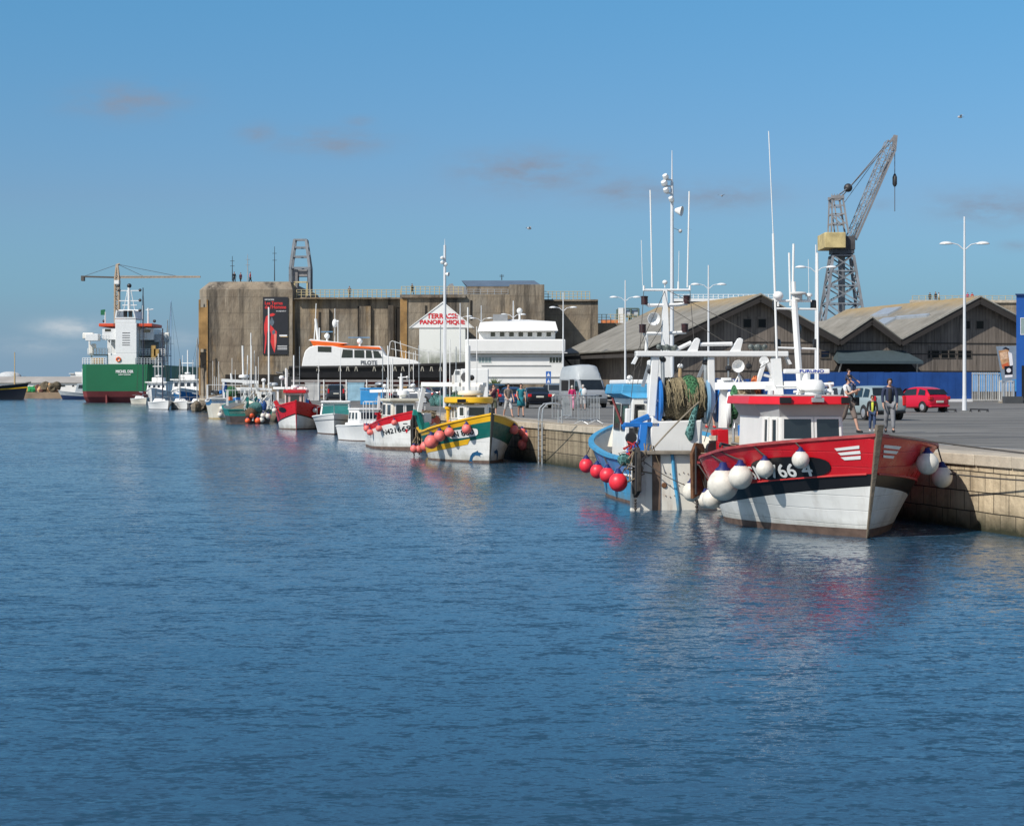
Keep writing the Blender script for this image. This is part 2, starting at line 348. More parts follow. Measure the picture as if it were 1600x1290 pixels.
for k,(a,bb_) in enumerate(((2.5,2.62),)):
    g=G(); g.add([(quayx(-20)+a,-20,GZ-.002),(quayx(-20)+bb_,-20,GZ-.002),(quayx(260)+bb_,260,GZ-.002),(quayx(260)+a,260,GZ-.002)],[(0,1,2,3)]); tag(g.build('painted_line',linem,smooth=0),kind='structure')
# quay wall
m,t,b=base('quay_stone'); q=T(t)
cmbn=q.n('ShaderNodeCombineXYZ'); sp=q.n('ShaderNodeSeparateXYZ',{0:q.co()}); q.l(sp.outputs[0],cmbn.inputs[0]); 
wob=q.m('MULTIPLY',q.noise((1,1,1),.8,2),.06)
q.l(q.m('ADD',sp.outputs[2],wob),cmbn.inputs[1])
br=q.n('ShaderNodeTexBrick',{'Vector':cmbn.outputs[0],'Scale':1.,'Mortar Size':.014,'Mortar Smooth':.3,'Bias':-.2,'Brick Width':.66,'Row Height':.42,'Color1':(.62,.49,.31,1),'Color2':(.44,.37,.26,1),'Mortar':(.06,.045,.03,1)},offset=.43)
c=br.outputs[0]
c=q.mix(.55,c,q.mix(q.ramp(q.noise((1,1,1),1.3,6,.65),.3,.7),(.30,.24,.16),(.70,.59,.42)),'MIX')
c=q.mix(br.outputs[1],c,(.05,.04,.028))
drip=q.m('MULTIPLY',q.ramp(q.noise((2.2,1,.18),1.2,5,.6),.52,.68),.7)
c=q.mix(drip,c,(.09,.06,.035))
alg=q.ramp(q.m('ADD',sp.outputs[2],q.m('MULTIPLY',q.noise((1,1,1),2.2,4),.35)),.75,.22)
c=q.mix(alg,c,(.028,.03,.014))
# further along the quay the stone gives way to streaked concrete
far=q.ramp(sp.outputs[0],62,64)
c2=q.mix(q.ramp(q.noise((2.5,1,.12),1.0,6,.6),.35,.65),(.14,.105,.065),(.40,.33,.22)); c2=q.mix(alg,c2,(.03,.032,.015))
lin=q.n('ShaderNodeTexBrick',{'Vector':cmbn.outputs[0],'Scale':1.,'Mortar Size':.018,'Brick Width':1.9,'Row Height':.52,'Color1':(1,1,1,1),'Color2':(.85,.85,.85,1),'Mortar':(.25,.25,.25,1)})
c2=q.mix(1.,c2,lin.outputs[0],'MULTIPLY')
c=q.mix(far,c,c2)
q.l(c,b.inputs['Base Color']); b.inputs['Roughness'].default_value=.85
hh=q.m('SUBTRACT',q.noise((1,1,1),5,4),q.m('MULTIPLY',br.outputs[1],1.5)); bn=q.n('ShaderNodeBump',{'Strength':.8,'Distance':.05,'Height':hh}); q.l(bn.outputs[0],b.inputs['Normal'])
quaystone=m
qr=thing('quay_wall','long weathered stone quay wall running from the right edge back to the concrete bunker','quay wall',(QX,0,0),qang)
g=G(); g.bb((-62,-.9,-2),(262*ql,0,GZ-.24)); g.build('wall',quaystone,qr,smooth=0)
g=G(); x=-62
cop=M('coping_stone',(.46,.40,.31),.8,var=.2,vs=2.5,bump=.4,streak=.5,scol=(.1,.08,.05))
while x<262*ql:
    l=random.uniform(1.1,1.7); g.bb((x+.012,-.9,GZ-.24),(x+l-.012,.06+random.uniform(-.01,.015),GZ+random.uniform(-.004,.004))); x+=l
g.build('coping',cop,qr,smooth=0,bev=.02)
# ladders on quay
def ladder(px,py,label):
    Y=YG(py); 
    for _ in range(3): pass
    x0=quayx(Y)
    s=Y*ql
    root=thing('quay_ladder',label,'ladder',(QX-QS*Y,Y,GZ),qang)
    g=G(); h=G()
    for o in (-.28,.28):
        g.tube([(o,-.65,0),(o,-.65,.55),(o,-.55,.72),(o,-.35,.8),(o,-.05,.76),(o,.12,.6),(o,.16,.3),(o,.16,-1.9)],.035,8)
    for k in range(9): h.bar((-.28,.16,-.1-k*.2),(.28,.16,-.1-k*.2),.018,n=6)
    g.build('handrail',galv,root); h.build('rungs',rust,root)
# ---------------------------------------------------------------- bunker
m,t,b=base('bunker_concrete'); q=T(t)
c=q.mix(q.ramp(q.noise((1,1,1),.35,6,.6),.3,.7),(.145,.112,.08),(.30,.245,.175))
c=q.mix(q.ramp(q.noise((1,1,1),.12,4,.6),.45,.7,0,.8),c,(.25,.235,.20))
c=q.mix(q.m('MULTIPLY',q.ramp(q.noise((1,1,.07),.55,6,.65),.50,.66),.95),c,(.04,.034,.028))
c=q.mix(q.m('MULTIPLY',q.ramp(q.noise((1.3,1,.12),.9,5,.7),.58,.72),.7),c,(.46,.40,.31))
c=q.mix(q.m('MULTIPLY',q.ramp(q.noise((1,1,.3),.28,4,.7),.58,.72),.6),c,(.33,.21,.09))
sp=q.n('ShaderNodeSeparateXYZ',{0:q.co()})
ln=q.m('PINGPONG',sp.outputs[2],1.1); c=q.mix(q.ramp(ln,.06,0.,0,.45),c,(.04,.03,.02))
q.l(c,b.inputs['Base Color']); b.inputs['Roughness'].default_value=.92
bn=q.n('ShaderNodeBump',{'Strength':.9,'Distance':.25,'Height':q.noise((1,1,.4),1.2,6,.6)}); q.l(bn.outputs[0],b.inputs['Normal'])
bconc=m
ochre=M('ochre_stained_concrete',(.30,.175,.065),.9,var=.45,vs=.5,streak=1.,scol=(.13,.11,.085),strx=1.1)
BY=262.
bk=thing('concrete_bunker','huge weathered brown concrete submarine bunker rising behind the boats','bunker',(0,BY,0))
def bx(px,Y=BY): return XX(px,Y)
def bz(py,Y=BY): return ZZ(py,Y)
g=G()
zt=bz(439)
# left block with chamfered corner and sloping top edge
x0,x1=bx(309),bx(457)
g.prism([(x0+1.3,0),(x1,0),(x1,40),(x0,40),(x0,1.5)],2,.2,bz(452),0)
g.loft([[(x0,1.5,bz(452)),(x0+1.3,0,bz(452)),(x1,0,bz(452)),(x1,40,bz(452)),(x0,40,bz(452))],[(x0+1.2,2.6,zt),(x0+2.2,1.6,zt),(x1-.5,1.6,zt),(x1-.5,39,zt),(x0+1.2,39,zt)]],True,0,caps=True)
g.bb((bx(457)+.003,.9,.2),(bx(626),40,bz(464)))
g.bb((bx(626)+.003,-1.6,.2),(bx(800),40,bz(461)))
g.bb((bx(796),-2.6,.2),(bx(850),38,bz(446)-.01))
g.bb((bx(728),3,bz(461)+.003),(bx(850)-.02,37,bz(446)))
g.bb((bx(850)+.003,5,.2),(bx(937),40,bz(465)))
g.bb((bx(937)+.003,9,.2),(bx(1004),40,bz(501)))
g.build('wall',bconc,bk,smooth=0)
g=G()
g.bb((bx(457)+.2,-.1,bz(467)),(bx(626)-.2,.88,bz(464)-.2)); g.bb((bx(626)+.2,-2.1,bz(466)),(bx(728),-1.62,bz(461)-.1)); g.bb((bx(850)+.3,4.6,bz(468)),(bx(937),4.98,bz(465)-.2))
g.build('parapet_ledge',bconc,bk,smooth=0)
g=G()
for a,bb_,y0,zt_ in ((310.5,313,-.06,480),(323,325,-.12,600),(626.5,637,-1.72,560)): g.bb((bx(a),y0-.05,2 if a<400 else 3),(bx(bb_),y0+.3,bz(468)))
for a,bb_,z0,z1,y in ((312,323,545,480,-.1),(457.3,459,600,470,.75)): g.bb((bx(a),y,bz(z0)),(bx(bb_),y+.2,bz(z1)))
g.build('stained_strip',ochre,bk,smooth=0)
# buttress ribs / recesses in the central wall
g=G()
for a in (505,561,606): g.bb((bx(a),.35+random.random()*.3,1.7),(bx(a)+random.uniform(.5,1.6),.9,bz(random.uniform(470,486))))
g.build('buttress',bconc,bk,smooth=0)
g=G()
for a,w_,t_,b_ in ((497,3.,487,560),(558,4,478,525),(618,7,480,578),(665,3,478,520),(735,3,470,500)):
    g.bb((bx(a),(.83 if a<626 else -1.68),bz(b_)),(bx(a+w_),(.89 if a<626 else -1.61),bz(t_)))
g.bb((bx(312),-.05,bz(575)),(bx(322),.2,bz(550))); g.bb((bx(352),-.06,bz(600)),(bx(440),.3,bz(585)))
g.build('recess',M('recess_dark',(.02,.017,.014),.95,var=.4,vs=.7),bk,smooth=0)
# slate roof house on top
g=G()
xr=[bx(725),bx(717),bx(837),bx(849)]
g.add([(bx(729),4,bz(445)+.01),(bx(849),4,bz(445)+.01),(bx(849),14,bz(445)+.01),(bx(729),14,bz(445)+.01),(bx(718),9,bz(432.5)),(bx(836),9,bz(432.5))],[(0,1,5,4),(2,3,4,5),(1,2,5),(3,0,4)])
g.build('roof',M('slate_blue_roof',(.11,.15,.2),.5,var=.1,vs=.7),bk,smooth=0)
g=G(); g.prism([(bx(687),bz(461)),(bx(712),bz(461)),(bx(712),bz(451)),(bx(705),bz(439)),(bx(700),bz(440)),(bx(690),bz(452))],1,6,14); g.build('roof_house',M('grey_render',(.25,.26,.27),.8),bk,smooth=0)
g=G(); g.bb((bx(708),2.95,bz(463)),(bx(728),3.2,bz(446))); g.build('gable_wall',M('grey_render',(.25,.26,.27)),bk,smooth=0)
yel=M('yellow_rail',(.48,.40,.22),.6)
def rail(parent,p0,p1,n,h,mat,name='railing',r=.05,bars=3):
    g=G(); p0=Vector(p0); p1=Vector(p1)
    for i in range(n+1):
        p=p0.lerp(p1,i/n); g.bar(p,p+Vector((0,0,h)),r,n=6)
    for k in range(bars): z=h*(k+1)/bars; g.bar(p0+Vector((0,0,z)),p1+Vector((0,0,z)),r*.8,n=6)
    return g.build(name,mat,parent,smooth=0)
rail(bk,(bx(462),1.2,bz(464)),(bx(625),1.2,bz(464)),22,1.05,yel)
rail(bk,(bx(628),-1.2,bz(461)),(bx(724),-1.2,bz(461)),13,1.1,yel)
rail(bk,(bx(851),5.3,bz(465)),(bx(924),5.3,bz(465)),11,1.1,yel)
rail(bk,(bx(729),2.6,bz(461)),(bx(794),2.6,bz(461)),6,.9,galv)
rail(bk,(bx(938),9.2,bz(501)),(bx(1003),9.2,bz(501)),9,1.2,yel)
# right wing of bunker
for (a,b_,tp,lab) in ((1050,1213,471,'low pale bunker roof edge showing behind the first shed ridge'),(1425,1640,473,'brown bunker wall with yellow railing behind the right shed and blue building')):
    rt=thing('bunker_wing',lab,'bunker',(0,300,0)); g=G(); g.bb((bx(a,300),0,1.5),(bx(b_,300),20,bz(tp,300))); g.build('wall',bconc,rt,smooth=0)
    g=G(); g.bb((bx(a,300)-.2,-.3,bz(tp,300)+.003),(bx(b_,300)+.2,.8,bz(tp,300)+.45)); g.build('coping',cleanw if a<1200 else cop,rt,smooth=0)
    rail(rt,(bx(a+3,300),1.2,bz(tp,300)),(bx(b_-3,300),1.2,bz(tp,300)),20,1.15,cleanw if a<1200 else yel)
# concrete crane stump tower on the bunker
tw=thing('steel_crane_tower','grey tapering open steel tower standing on the bunker roof','tower',(bx(470,268),268,bz(463,268)))
g=G(); s=268/F; hw=15*s; zt_=(463-375)*s; zb=(463-419)*s; hw2=9*s
for sx in (-1,1):
    for sy in (-1,1):
        g.sq((sx*hw,sy*hw,0),(sx*hw,sy*hw,zb),.34); g.sq((sx*hw,sy*hw,zb),(sx*hw2,sy*hw2,zt_),.34)
for z in (zb,zt_,(zb+zt_)/2-.4,zt_-.9*1.2):
    f=max(0,(z-zb)/(zt_-zb)); h_=hw+(hw2-hw)*f
    for sy in (-1,1): g.sq((-h_,sy*h_,z),(h_,sy*h_,z),.2); g.sq((sy*h_,-h_,z),(sy*h_,h_,z),.2)
g.build('frame',steelgrey,tw,smooth=0)
g=G(); g.bb((-hw+.25,-hw+.3,0),(-hw*.25,hw-.3,zb-.25)); g.bb((hw*.75,-hw+.3,0),(hw-.3,hw-.3,zb-.25)); g.bb((-hw*.25,-hw+.5,zb*.7),(hw*.75,hw-.3,zb-.25)); g.build('cladding',M('grey_cladding',(.24,.23,.23),.7,var=.3,streak=.6),tw,smooth=0)
g=G(); g.bb((-.8,-hw-.3,0),(-.6,-hw-.1,1.9)); g.bb((-.8,-hw-.3,1.8),(1.1,-hw-.1,2.0)); g.bb((.95,-hw-.3,0),(1.15,-hw-.1,1.9)); g.build('gate',yel,tw,smooth=0)
for i,(px,ty,by,lab) in enumerate(((363,400,439,'short thin aerial at left end of the bunker roof'),(387,397,439,'stout white flagpole on the bunker roof'),(429,385,439,'dark leaning aerial mast on the bunker roof nearest the steel tower'),(784,425,434,'thin dark aerial above the slate roof'))):
    Y=265; g=G(); g.bar((0,0,0),(0,0,(by-ty)*Y/F),.11 if i==1 else .07,.03,6)
    for k in range(2): g.bar((-.3,0,(by-ty)*Y/F*(.6+.2*k)),(.3,0,(by-ty)*Y/F*(.6+.2*k)),.03,n=4)
    tag(g.build('aerial_mast',galv if i==1 else dark,loc=(bx(px,Y),Y,bz(by,Y)+(-.3 if i==3 else 0))),lab,'aerial')
# exhibition banner
bn_=thing('exhibition_banner','tall black hanging banner with red lettering and a red draped figure on the bunker wall','banner',(bx(411),BY-.15,bz(554)))
s=BY/F; W_=39*s; H_=90*s
g=G(); g.bb((0,0,0),(W_,.08,H_)); g.build('sheet',M('banner_black',(.012,.014,.02),.6),bn_,smooth=0)
redl=M('banner_red',(.62,.03,.03),.6); whl=M('banner_white',(.7,.7,.7),.6)
text('Les Terres',(.28,-.02,H_*.865),(1,0,0),(0,0,1),W_*.70,H_*.055,redl,bn_,bold=.03); text("de l'Homme",(.28,-.02,H_*.795),(1,0,0),(0,0,1),W_*.84,H_*.06,redl,bn_,bold=.03)
text('EXPOSITION',(.28,-.02,H_*.943),(1,0,0),(0,0,1),W_*.36,H_*.02,whl,bn_,bold=.015); text('sculpteur',(.28+W_*.45,-.02,H_*.74),(1,0,0),(0,0,1),W_*.4,H_*.025,whl,bn_,bold=.015)
g=G()
def flat(pts,y=-.02,mm=0): g.add([(p[0]*W_,y,p[1]*H_) for p in pts],[tuple(range(len(pts)))],mm)
flat([(.05,.52),(.12,.66),(.26,.70),(.24,.5),(.16,.36),(.14,.2),(.08,.02),(.05,.02),(.09,.3),(.05,.42)]); flat([(.30,.52),(.45,.44),(.56,.40),(.54,.2),(.47,.03),(.38,.12),(.31,.22),(.33,.36),(.28,.42)]); flat([(.26,.70),(.40,.72),(.50,.70),(.42,.67),(.30,.66)])
flat([(.20,.5),(.27,.45),(.26,.1),(.22,.02),(.2,.02)],-.018,1); flat([(.44,.36),(.55,.36),(.52,.16),(.48,.06),(.46,.2)],-.028,1); flat([(.26,.56),(.36,.66),(.46,.56),(.40,.5),(.33,.5)],-.03,2); flat([(.36,.40),(.46,.44),(.5,.38),(.4,.34)],-.03,2)
g.build('printed_figure',[redl,M('banner_salmon',(.7,.2,.16),.6),M('banner_grey',(.1,.13,.16),.6)],bn_,smooth=0)
g=G(); g.bb((W_*.66,-.02,H_*.315),(W_*.97,0,H_*.345)); g.bb((W_*.7,-.02,H_*.305),(W_*1.,0,H_*.31),1)
for k in range(3): g.bb((W_*.58,-.02,H_*(.145-.028*k)),(W_*.97,0,H_*(.155-.028*k)))
g.build('printed_caption',[whl,yellow],bn_,smooth=0)
# terrace building with sign
Y=250; s=Y/F
tb=thing('gabled_terrace_building','small white gabled building lettered TERRASSE PANORAMIQUE in red','building',(XX(692,Y),Y,GZ))
z=lambda py: ZZ(py,Y)-GZ
wm=M('terrace_white',(.78,.78,.75),.7,var=.12,vs=.5)
m,t,b=base('terrace_wall'); q=T(t); sp=q.n('ShaderNodeSeparateXYZ',{0:q.co()})
f=q.ramp(q.m('ADD',sp.outputs[2],q.m('MULTIPLY',q.noise((1,1,.6),.9,6,.7),5)),z(545)+2.6,z(552)+1.0)
c=q.mix(f,(.76,.77,.72),q.mix(q.noise((1,1,1),1.6,5,.7),(.05,.055,.04),(.42,.45,.36))); q.l(c,b.inputs['Base Color']); b.inputs['Roughness'].default_value=.8; tw_=m
g=G(); g.bb((-37*s,0,0),(35*s,8,z(512))); g.prism([(-37*s,z(512)),(35*s,z(512)),(0,z(474))],1,.0,8); g.build('wall',tw_,tb,smooth=0)
g=G(); g.prism([(-52*s,z(512)),(47*s,z(512)),(0,z(472))],1,-.12,-.02); g.build('gable_panel',wm,tb,smooth=0)
g=G(); g.prism([(-53*s,z(513)),(-52*s,z(511)),(0,z(471)),(48*s,z(511)),(49*s,z(513)),(0,z(473.5))],1,-.2,8.2); g.build('roof',wm,tb,smooth=0)
rl=M('sign_red',(.6,.02,.03),.6)
text('TERRASSE',(-25*s,-.14,z(498)),(1,0,0),(0,0,1),48*s,7.5*s,rl,tb,bold=.07); text('PANORAMIQUE',(-36*s,-.14,z(508)),(1,0,0),(0,0,1),70*s,7.5*s,rl,tb,bold=.07)
g=G()
for k in range(12): g.bb((-36*s+k*.5,-.05,z(556)),(-36*s+k*.5+.12,-.02,z(random.uniform(540,550))))
# white art-deco building
Y=226; s=Y/F
z=lambda py: ZZ(py,Y)-GZ
wb=thing('white_harbour_building','long white flat fronted harbour building with a row of seven small dark windows','building',(XX(806,Y),Y,GZ))
x=lambda px: (px-806)*s
bw=M('building_white',(.74,.74,.72),.6,var=.05,vs=.4,streak=.12)
g=G(); g.prism([(x(730),z(600)),(x(881),z(600)),(x(881),z(552)),(x(730),z(552))],1,0,14,0)
g.bb((x(731)-.3,-.6,z(550)),(x(880)+.25,14.2,z(530))); g.bb((x(748),1.2,z(530)+.003),(x(868),13,z(517))); 
g.build('wall',bw,wb,smooth=0,bev=.15)
g=G(); g.bb((x(730)-.3,-.7,z(552)),(x(881)+.4,-.3,z(550.5))); g.bb((x(752),-.12,z(571)),(x(860),0,z(570))); g.bb((x(738),-.15,z(589)),(x(881),0,z(587.6))); g.bb((x(738),-.12,z(558)),(x(881),0,z(556.5))); g.build('shadow_course',M('shadow_grey',(.5,.5,.5),.7),wb,smooth=0)  # thin wall strips with the ledge shadow put into their grey colour
g=G(); g.loft([[(x(746),.2,z(517.5)),(x(872),.2,z(516.5)),(x(872),14,z(516.5)),(x(746),14,z(517.5))],[(x(750),.7,z(503)),(x(868),.7,z(502)),(x(868),13,z(502)),(x(750),13,z(503))]],True,0,True)
g.loft([[(x(750),.72,z(503)+.003),(x(868),.72,z(502)),(x(868),13,z(502)),(x(750),13,z(503))],[(x(800),4,z(497)),(x(818),4,z(497)),(x(818),9,z(497)),(x(800),9,z(497))]],True,0,True)
g.build('roof',bw,wb,smooth=0)
for k in range(7): window(wb,(x(765.5+14.6*k),1.2,z(526)),(1,0,0),(0,0,1),9*s,8.5*s,bw,glass,fr_=.06)
window(wb,(x(747),0,z(567)),(1,0,0),(0,0,1),21*s,9.5*s,bw,M('pale_glass',(.25,.33,.33),.1),mull=3); window(wb,(x(858),0,z(567)),(1,0,0),(0,0,1),20*s,9.5*s,bw,glass,mull=3)
g=G(); g.bb((x(770),2,z(501)),(x(793),4,z(490))); g.build('roof_plant_unit',M('grey_render',(.2,.2,.2)),wb,smooth=0)
g=G(); g.bar((x(812),3,z(498)),(x(812),3,z(484)),.12); g.ball((x(812),3,z(484)),.35); g.build('roof_vent',cleanw,wb)
# sheds
ang=math.atan2(QS,1); P0=Vector((XX(1040,205),205,GZ)); fl=math.hypot(1,QS)
def ft(px): r=(px-800)/F; return (r*P0.y-P0.x)/(1-QS*r)*fl
m,t,b=base('weathered_planks'); q=T(t); sp=q.n('ShaderNodeSeparateXYZ',{0:q.co()})
u=q.m('FLOOR',q.m('MULTIPLY',q.m('ADD',sp.outputs[0],sp.outputs[1]),2.6)); zf=q.m('FLOOR',q.m('MULTIPLY',sp.outputs[2],.33))
wn=q.n('ShaderNodeTexWhiteNoise',{'W':q.m('ADD',u,q.m('MULTIPLY',zf,37.3))},noise_dimensions='1D')
c=q.mix(wn.outputs[0],(.08,.066,.055),(.20,.165,.135)); c=q.mix(q.ramp(q.noise((3,3,.25),1.6,6,.7),.4,.7),c,(.25,.21,.175)); c=q.mix(q.ramp(q.noise((1,1,1),.2,3),.45,.7,0,.5),c,(.11,.095,.085))
gap=q.m('PINGPONG',q.m('MULTIPLY',q.m('ADD',sp.outputs[0],sp.outputs[1]),2.6),.5); c=q.mix(q.ramp(gap,.1,0.,0,.7),c,(.02,.016,.012))
q.l(c,b.inputs['Base Color']); b.inputs['Roughness'].default_value=.9; planks=m
m,t,b=base('lichen_roof'); q=T(t); sp=q.n('ShaderNodeSeparateXYZ',{0:q.co()})
c=q.mix(q.ramp(q.noise((1,1,1),.35,6,.7),.35,.7),(.17,.16,.135),(.285,.27,.235)); c=q.mix(q.ramp(q.noise((.3,1,1),.8,5,.7),.55,.75,0,.6),c,(.12,.11,.08)); 
c=q.mix(q.ramp(q.m('ADD',sp.outputs[2],q.m('MULTIPLY',q.noise((1,1,1),.5,5,.7),2.2)),11.2,12.6,0,.6),c,(.38,.25,.08))
wv=q.m('PINGPONG',q.m('MULTIPLY',sp.outputs[1],3.),.5)
q.l(c,b.inputs['Base Color']); b.inputs['Roughness'].default_value=.9; bn=q.n('ShaderNodeBump',{'Strength':.6,'Distance':.12,'Height':wv}); q.l(bn.outputs[0],b.inputs['Normal']); lroof=m
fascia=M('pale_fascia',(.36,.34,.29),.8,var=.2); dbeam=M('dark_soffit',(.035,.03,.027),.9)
DEP=35.5; EZ=8.2-GZ+.2
def shed(a,b_,pk,zp,label,oL=0,oR=0):
    root=thing('wooden_shed',label,'shed',P0+Vector((0,0,0)),ang)
    mid=pk; zl=EZ; g=G()
    g.prism([(a,0),(b_,0),(b_,zl),(mid,zp-.3),(a,zl)],1,0,DEP-1); g.build('wall',planks,root,smooth=0)
    dl=(mid-a)/1; k=(zp-zl)/(mid-a); k2=(zp-zl)/(b_-mid)
    aL=a-oL; bR=b_+oR; zL=zl-k*oL; zR=zl-k2*oR
    g=G(); g.add([(aL,-1.3,zL),(mid,-1.3,zp),(mid,DEP,zp),(aL,DEP,zL)],[(0,1,2,3)]); g.add([(mid,-1.3,zp),(bR,-1.3,zR),(bR,DEP,zR),(mid,DEP,zp)],[(0,1,2,3)])
    e=g.build('roof',[lroof],root,smooth=0); so_=e.modifiers.new('thick','SOLIDIFY'); so_.thickness=.16; so_.offset=-1
    g=G(); g.sq((aL,-1.36,zL-.02),(mid,-1.36,zp),.1,.2); g.sq((mid,-1.36,zp),(bR,-1.36,zR-.02),.1,.12); g.build('fascia_board',fascia,e,smooth=0)
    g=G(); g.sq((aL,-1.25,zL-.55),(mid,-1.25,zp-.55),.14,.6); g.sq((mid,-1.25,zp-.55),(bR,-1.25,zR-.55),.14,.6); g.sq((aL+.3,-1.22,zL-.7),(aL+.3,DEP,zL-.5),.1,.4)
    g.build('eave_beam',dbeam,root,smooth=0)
    g=G()
    for z_ in (zl-.5,zl-1.7,zl-3.6): g.bb((a+.02,-.06,z_),(b_-.02,0,z_+.1))
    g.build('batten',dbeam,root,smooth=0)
    return root
t1,t2,t3=ft(1305),ft(1401),ft(1401)+ft(1305)+.2
S1=shed(0,t1,ft(1182),ZZ(461,P0.y+4.2)-GZ,'large weathered plank shed with a wide grey roof behind the blue trawler',oL=2.6)
S2=shed(t1+.01,t2-.01,ft(1355),ZZ(497,P0.y+9)-GZ,'narrow middle plank shed with the low dark awning between two larger sheds')
S3=shed(t2,t3,ft(1523),ZZ(467,P0.y+14)-GZ,'right hand weathered plank shed with roof skylights behind the red hatchback')
def fz(py,px): return ZZ(py,P0.y+QS*ft(px)/fl)-GZ
dw=M('dark_window_frame',(.1,.085,.07),.8)
for S,L in ((S1,((1161,13,498,512),(1184,13,498,512),(1106,6,546,556))),(S3,((1505,11,501,514),(1525,12,501,514),(1449,5,547,560),(1455,13,547,560),(1470,12,547,560),(1482,11,547,560),(1496,22,547,560)))):
    for px,w_,yt,yb in L: window(S,(ft(px),-.01,fz(yb,px)),(1,0,0),(0,0,1),ft(px+w_)-ft(px),fz(yt,px)-fz(yb,px),dw,M('shed_glass_black',(.006,.007,.008),.25,spec=.2),fr_=.06,dp=.05)
window(S2,(ft(1281),-.01,fz(560,1281)),(1,0,0),(0,0,1),1.2,.9,dw,glass,fr_=.12,dp=.1).parent=S1
g=G(); xa,xb=ft(1314),ft(1403)
# dark dock opening with splayed sides
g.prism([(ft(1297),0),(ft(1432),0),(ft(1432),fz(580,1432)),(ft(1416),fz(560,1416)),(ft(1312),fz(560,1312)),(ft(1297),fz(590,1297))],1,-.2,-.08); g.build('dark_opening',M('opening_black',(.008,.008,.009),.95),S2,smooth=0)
g=G(); A=[ft(1293),-1.9,fz(562,1293)];B_=[ft(1424),-1.9,fz(558,1424)]
g.loft([[(A[0],-3.,A[2]-.15),(A[0],-3,A[2]-.45),(A[0]+.6,-.1,A[2]+.1),(A[0]+1,-.1,A[2]+1.05)],[(B_[0],-3.,A[2]-.15),(B_[0],-3,A[2]-.45),(B_[0]-.6,-.1,A[2]+.1),(B_[0]-1,-.1,A[2]+1.05)]],True,0,True)
g.build('awning',M('awning_blue_grey',(.06,.085,.095),.5,var=.1),S2,smooth=0)
g=G(); g.bar((ft(1301),-2.5,A[2]-.3),(ft(1297)+.3,-.1,0.9),.09); g.bar((ft(1418),-2.5,A[2]-.3),(ft(1430),-.1,.9),.09); g.build('awning_strut',galv,S2)
g=G()
for px,w_,py in ((1380,26,470+7),(1432,30,485)): pass
# skylights on shed 3 left slope
mid3=ft(1523); zp3=ZZ(467,P0.y+14)-GZ; k3=(zp3-EZ)/(mid3-t2)
for (u0,u1,y0,y1) in ((3.6,5.2,11,15),(6.2,8.0,16,21),(5.0,5.4,3,12)):
    g=G(); g.add([(t2+u0,y0,EZ+k3*u0+.25),(t2+u1,y0,EZ+k3*u1+.25),(t2+u1,y1,EZ+k3*u1+.25),(t2+u0,y1,EZ+k3*u0+.25),(t2+u0,y0,EZ+k3*u0),(t2+u1,y0,EZ+k3*u1),(t2+u1,y1,EZ+k3*u1),(t2+u0,y1,EZ+k3*u0)],[(3,2,1,0)[::-1],(0,4,5,1),(1,5,6,2),(2,6,7,3),(3,7,4,0)])
    g.build('skylight',M('skylight',(.3,.33,.36),.3),S3,smooth=0)
g=G(); g.bar((-2.2,DEP-.4,EZ-1.2),(-.1,DEP-.6,EZ-3.6),.12); g.bar((-2.2,1,EZ-1.2),(-.1,1,EZ-3.6),.12); g.build('eave_bracket',dbeam,S1)
# tan plank fence left of shed, blue hoarding
Yf=196
def fence(px0,px1,Y0,Y1,zt,mat,name,label,cat,n,foot=None,gap=0,th=.08):
    a=Vector((XX(px0,Y0),Y0,0)); b_=Vector((XX(px1,Y1),Y1,0)); root=thing(name,label,cat,(a.x,a.y,GZ),math.atan2(b_.y-a.y,b_.x-a.x)); L=(b_-a).length
    g=G()
    if gap:
        k=int(L/gap)
        for i in range(k): g.bb((i*gap,-.02,.12),(i*gap+.06,.02,zt))
        g.bb((0,-.04,.1),(L,.04,.2)); g.bb((0,-.04,zt-.2),(L,.04,zt-.1)); g.build('bars',mat,root,smooth=0)
    else:
        w_=L/n
        for i in range(n): g.bb((i*w_+.01,-.03+.015*(i%2),.02),((i+1)*w_-.01,.03+.015*(i%2),zt+random.uniform(-.02,.02)))
        g.build('panel',mat,root,smooth=0)
    g=G()
    for i in range(0,(n if not gap else 4)+1,1 if n<30 else 3): g.bb((L/(n if not gap else 4)*i-.05,.05,0),(L/(n if not gap else 4)*i+.05,.16,zt-.1))
    g.build('posts',galv if not gap else mat,root,smooth=0)
    if foot: g=G(); g.bb((-.2,-.25,0),(L,-.06,.28)); g.build('kerb_foot',foot,root,smooth=0)
    return root
fence(1188,1518,190,196,3.0,fenceblue,'blue_hoarding','long bright blue panel hoarding in front of the sheds','fence',26,cleanw)
fence(1030,1186,188.6,190,2.3,fenceblue,'blue_hoarding','lower blue hoarding seen through the trawler gantry','fence',14)
fence(928,1028,200,196,1.4,M('tan_planks',(.42,.28,.14),.8,var=.25,vs=.9),'plank_fence','low tan plank fence beside the camper van','fence',40)
fence(1519,1562,196,197,3.0,M('gate_white',(.55,.55,.52),.5),'barred_gate','tall white barred gate right of the blue hoarding','gate',8,gap=.21)
fence(1562,1583,190,190,2.2,M('gate_white',(.55,.55,.52)),'barred_gate','short white barred gate under the poster panel','gate',4,gap=.16)
# things behind gate
g=G(); g.bb((-3.2,0,1.0),(3.2,2.4,3.0)); g.bb((-3.,0.1,.3),(3,2.3,.98),1); tag(g.build('blue_container',[M('skip_blue',(.06,.28,.6),.5),dark],loc=(XX(1550,205),202.5,GZ),bev=.05),'blue skip seen through the barred gate','skip')
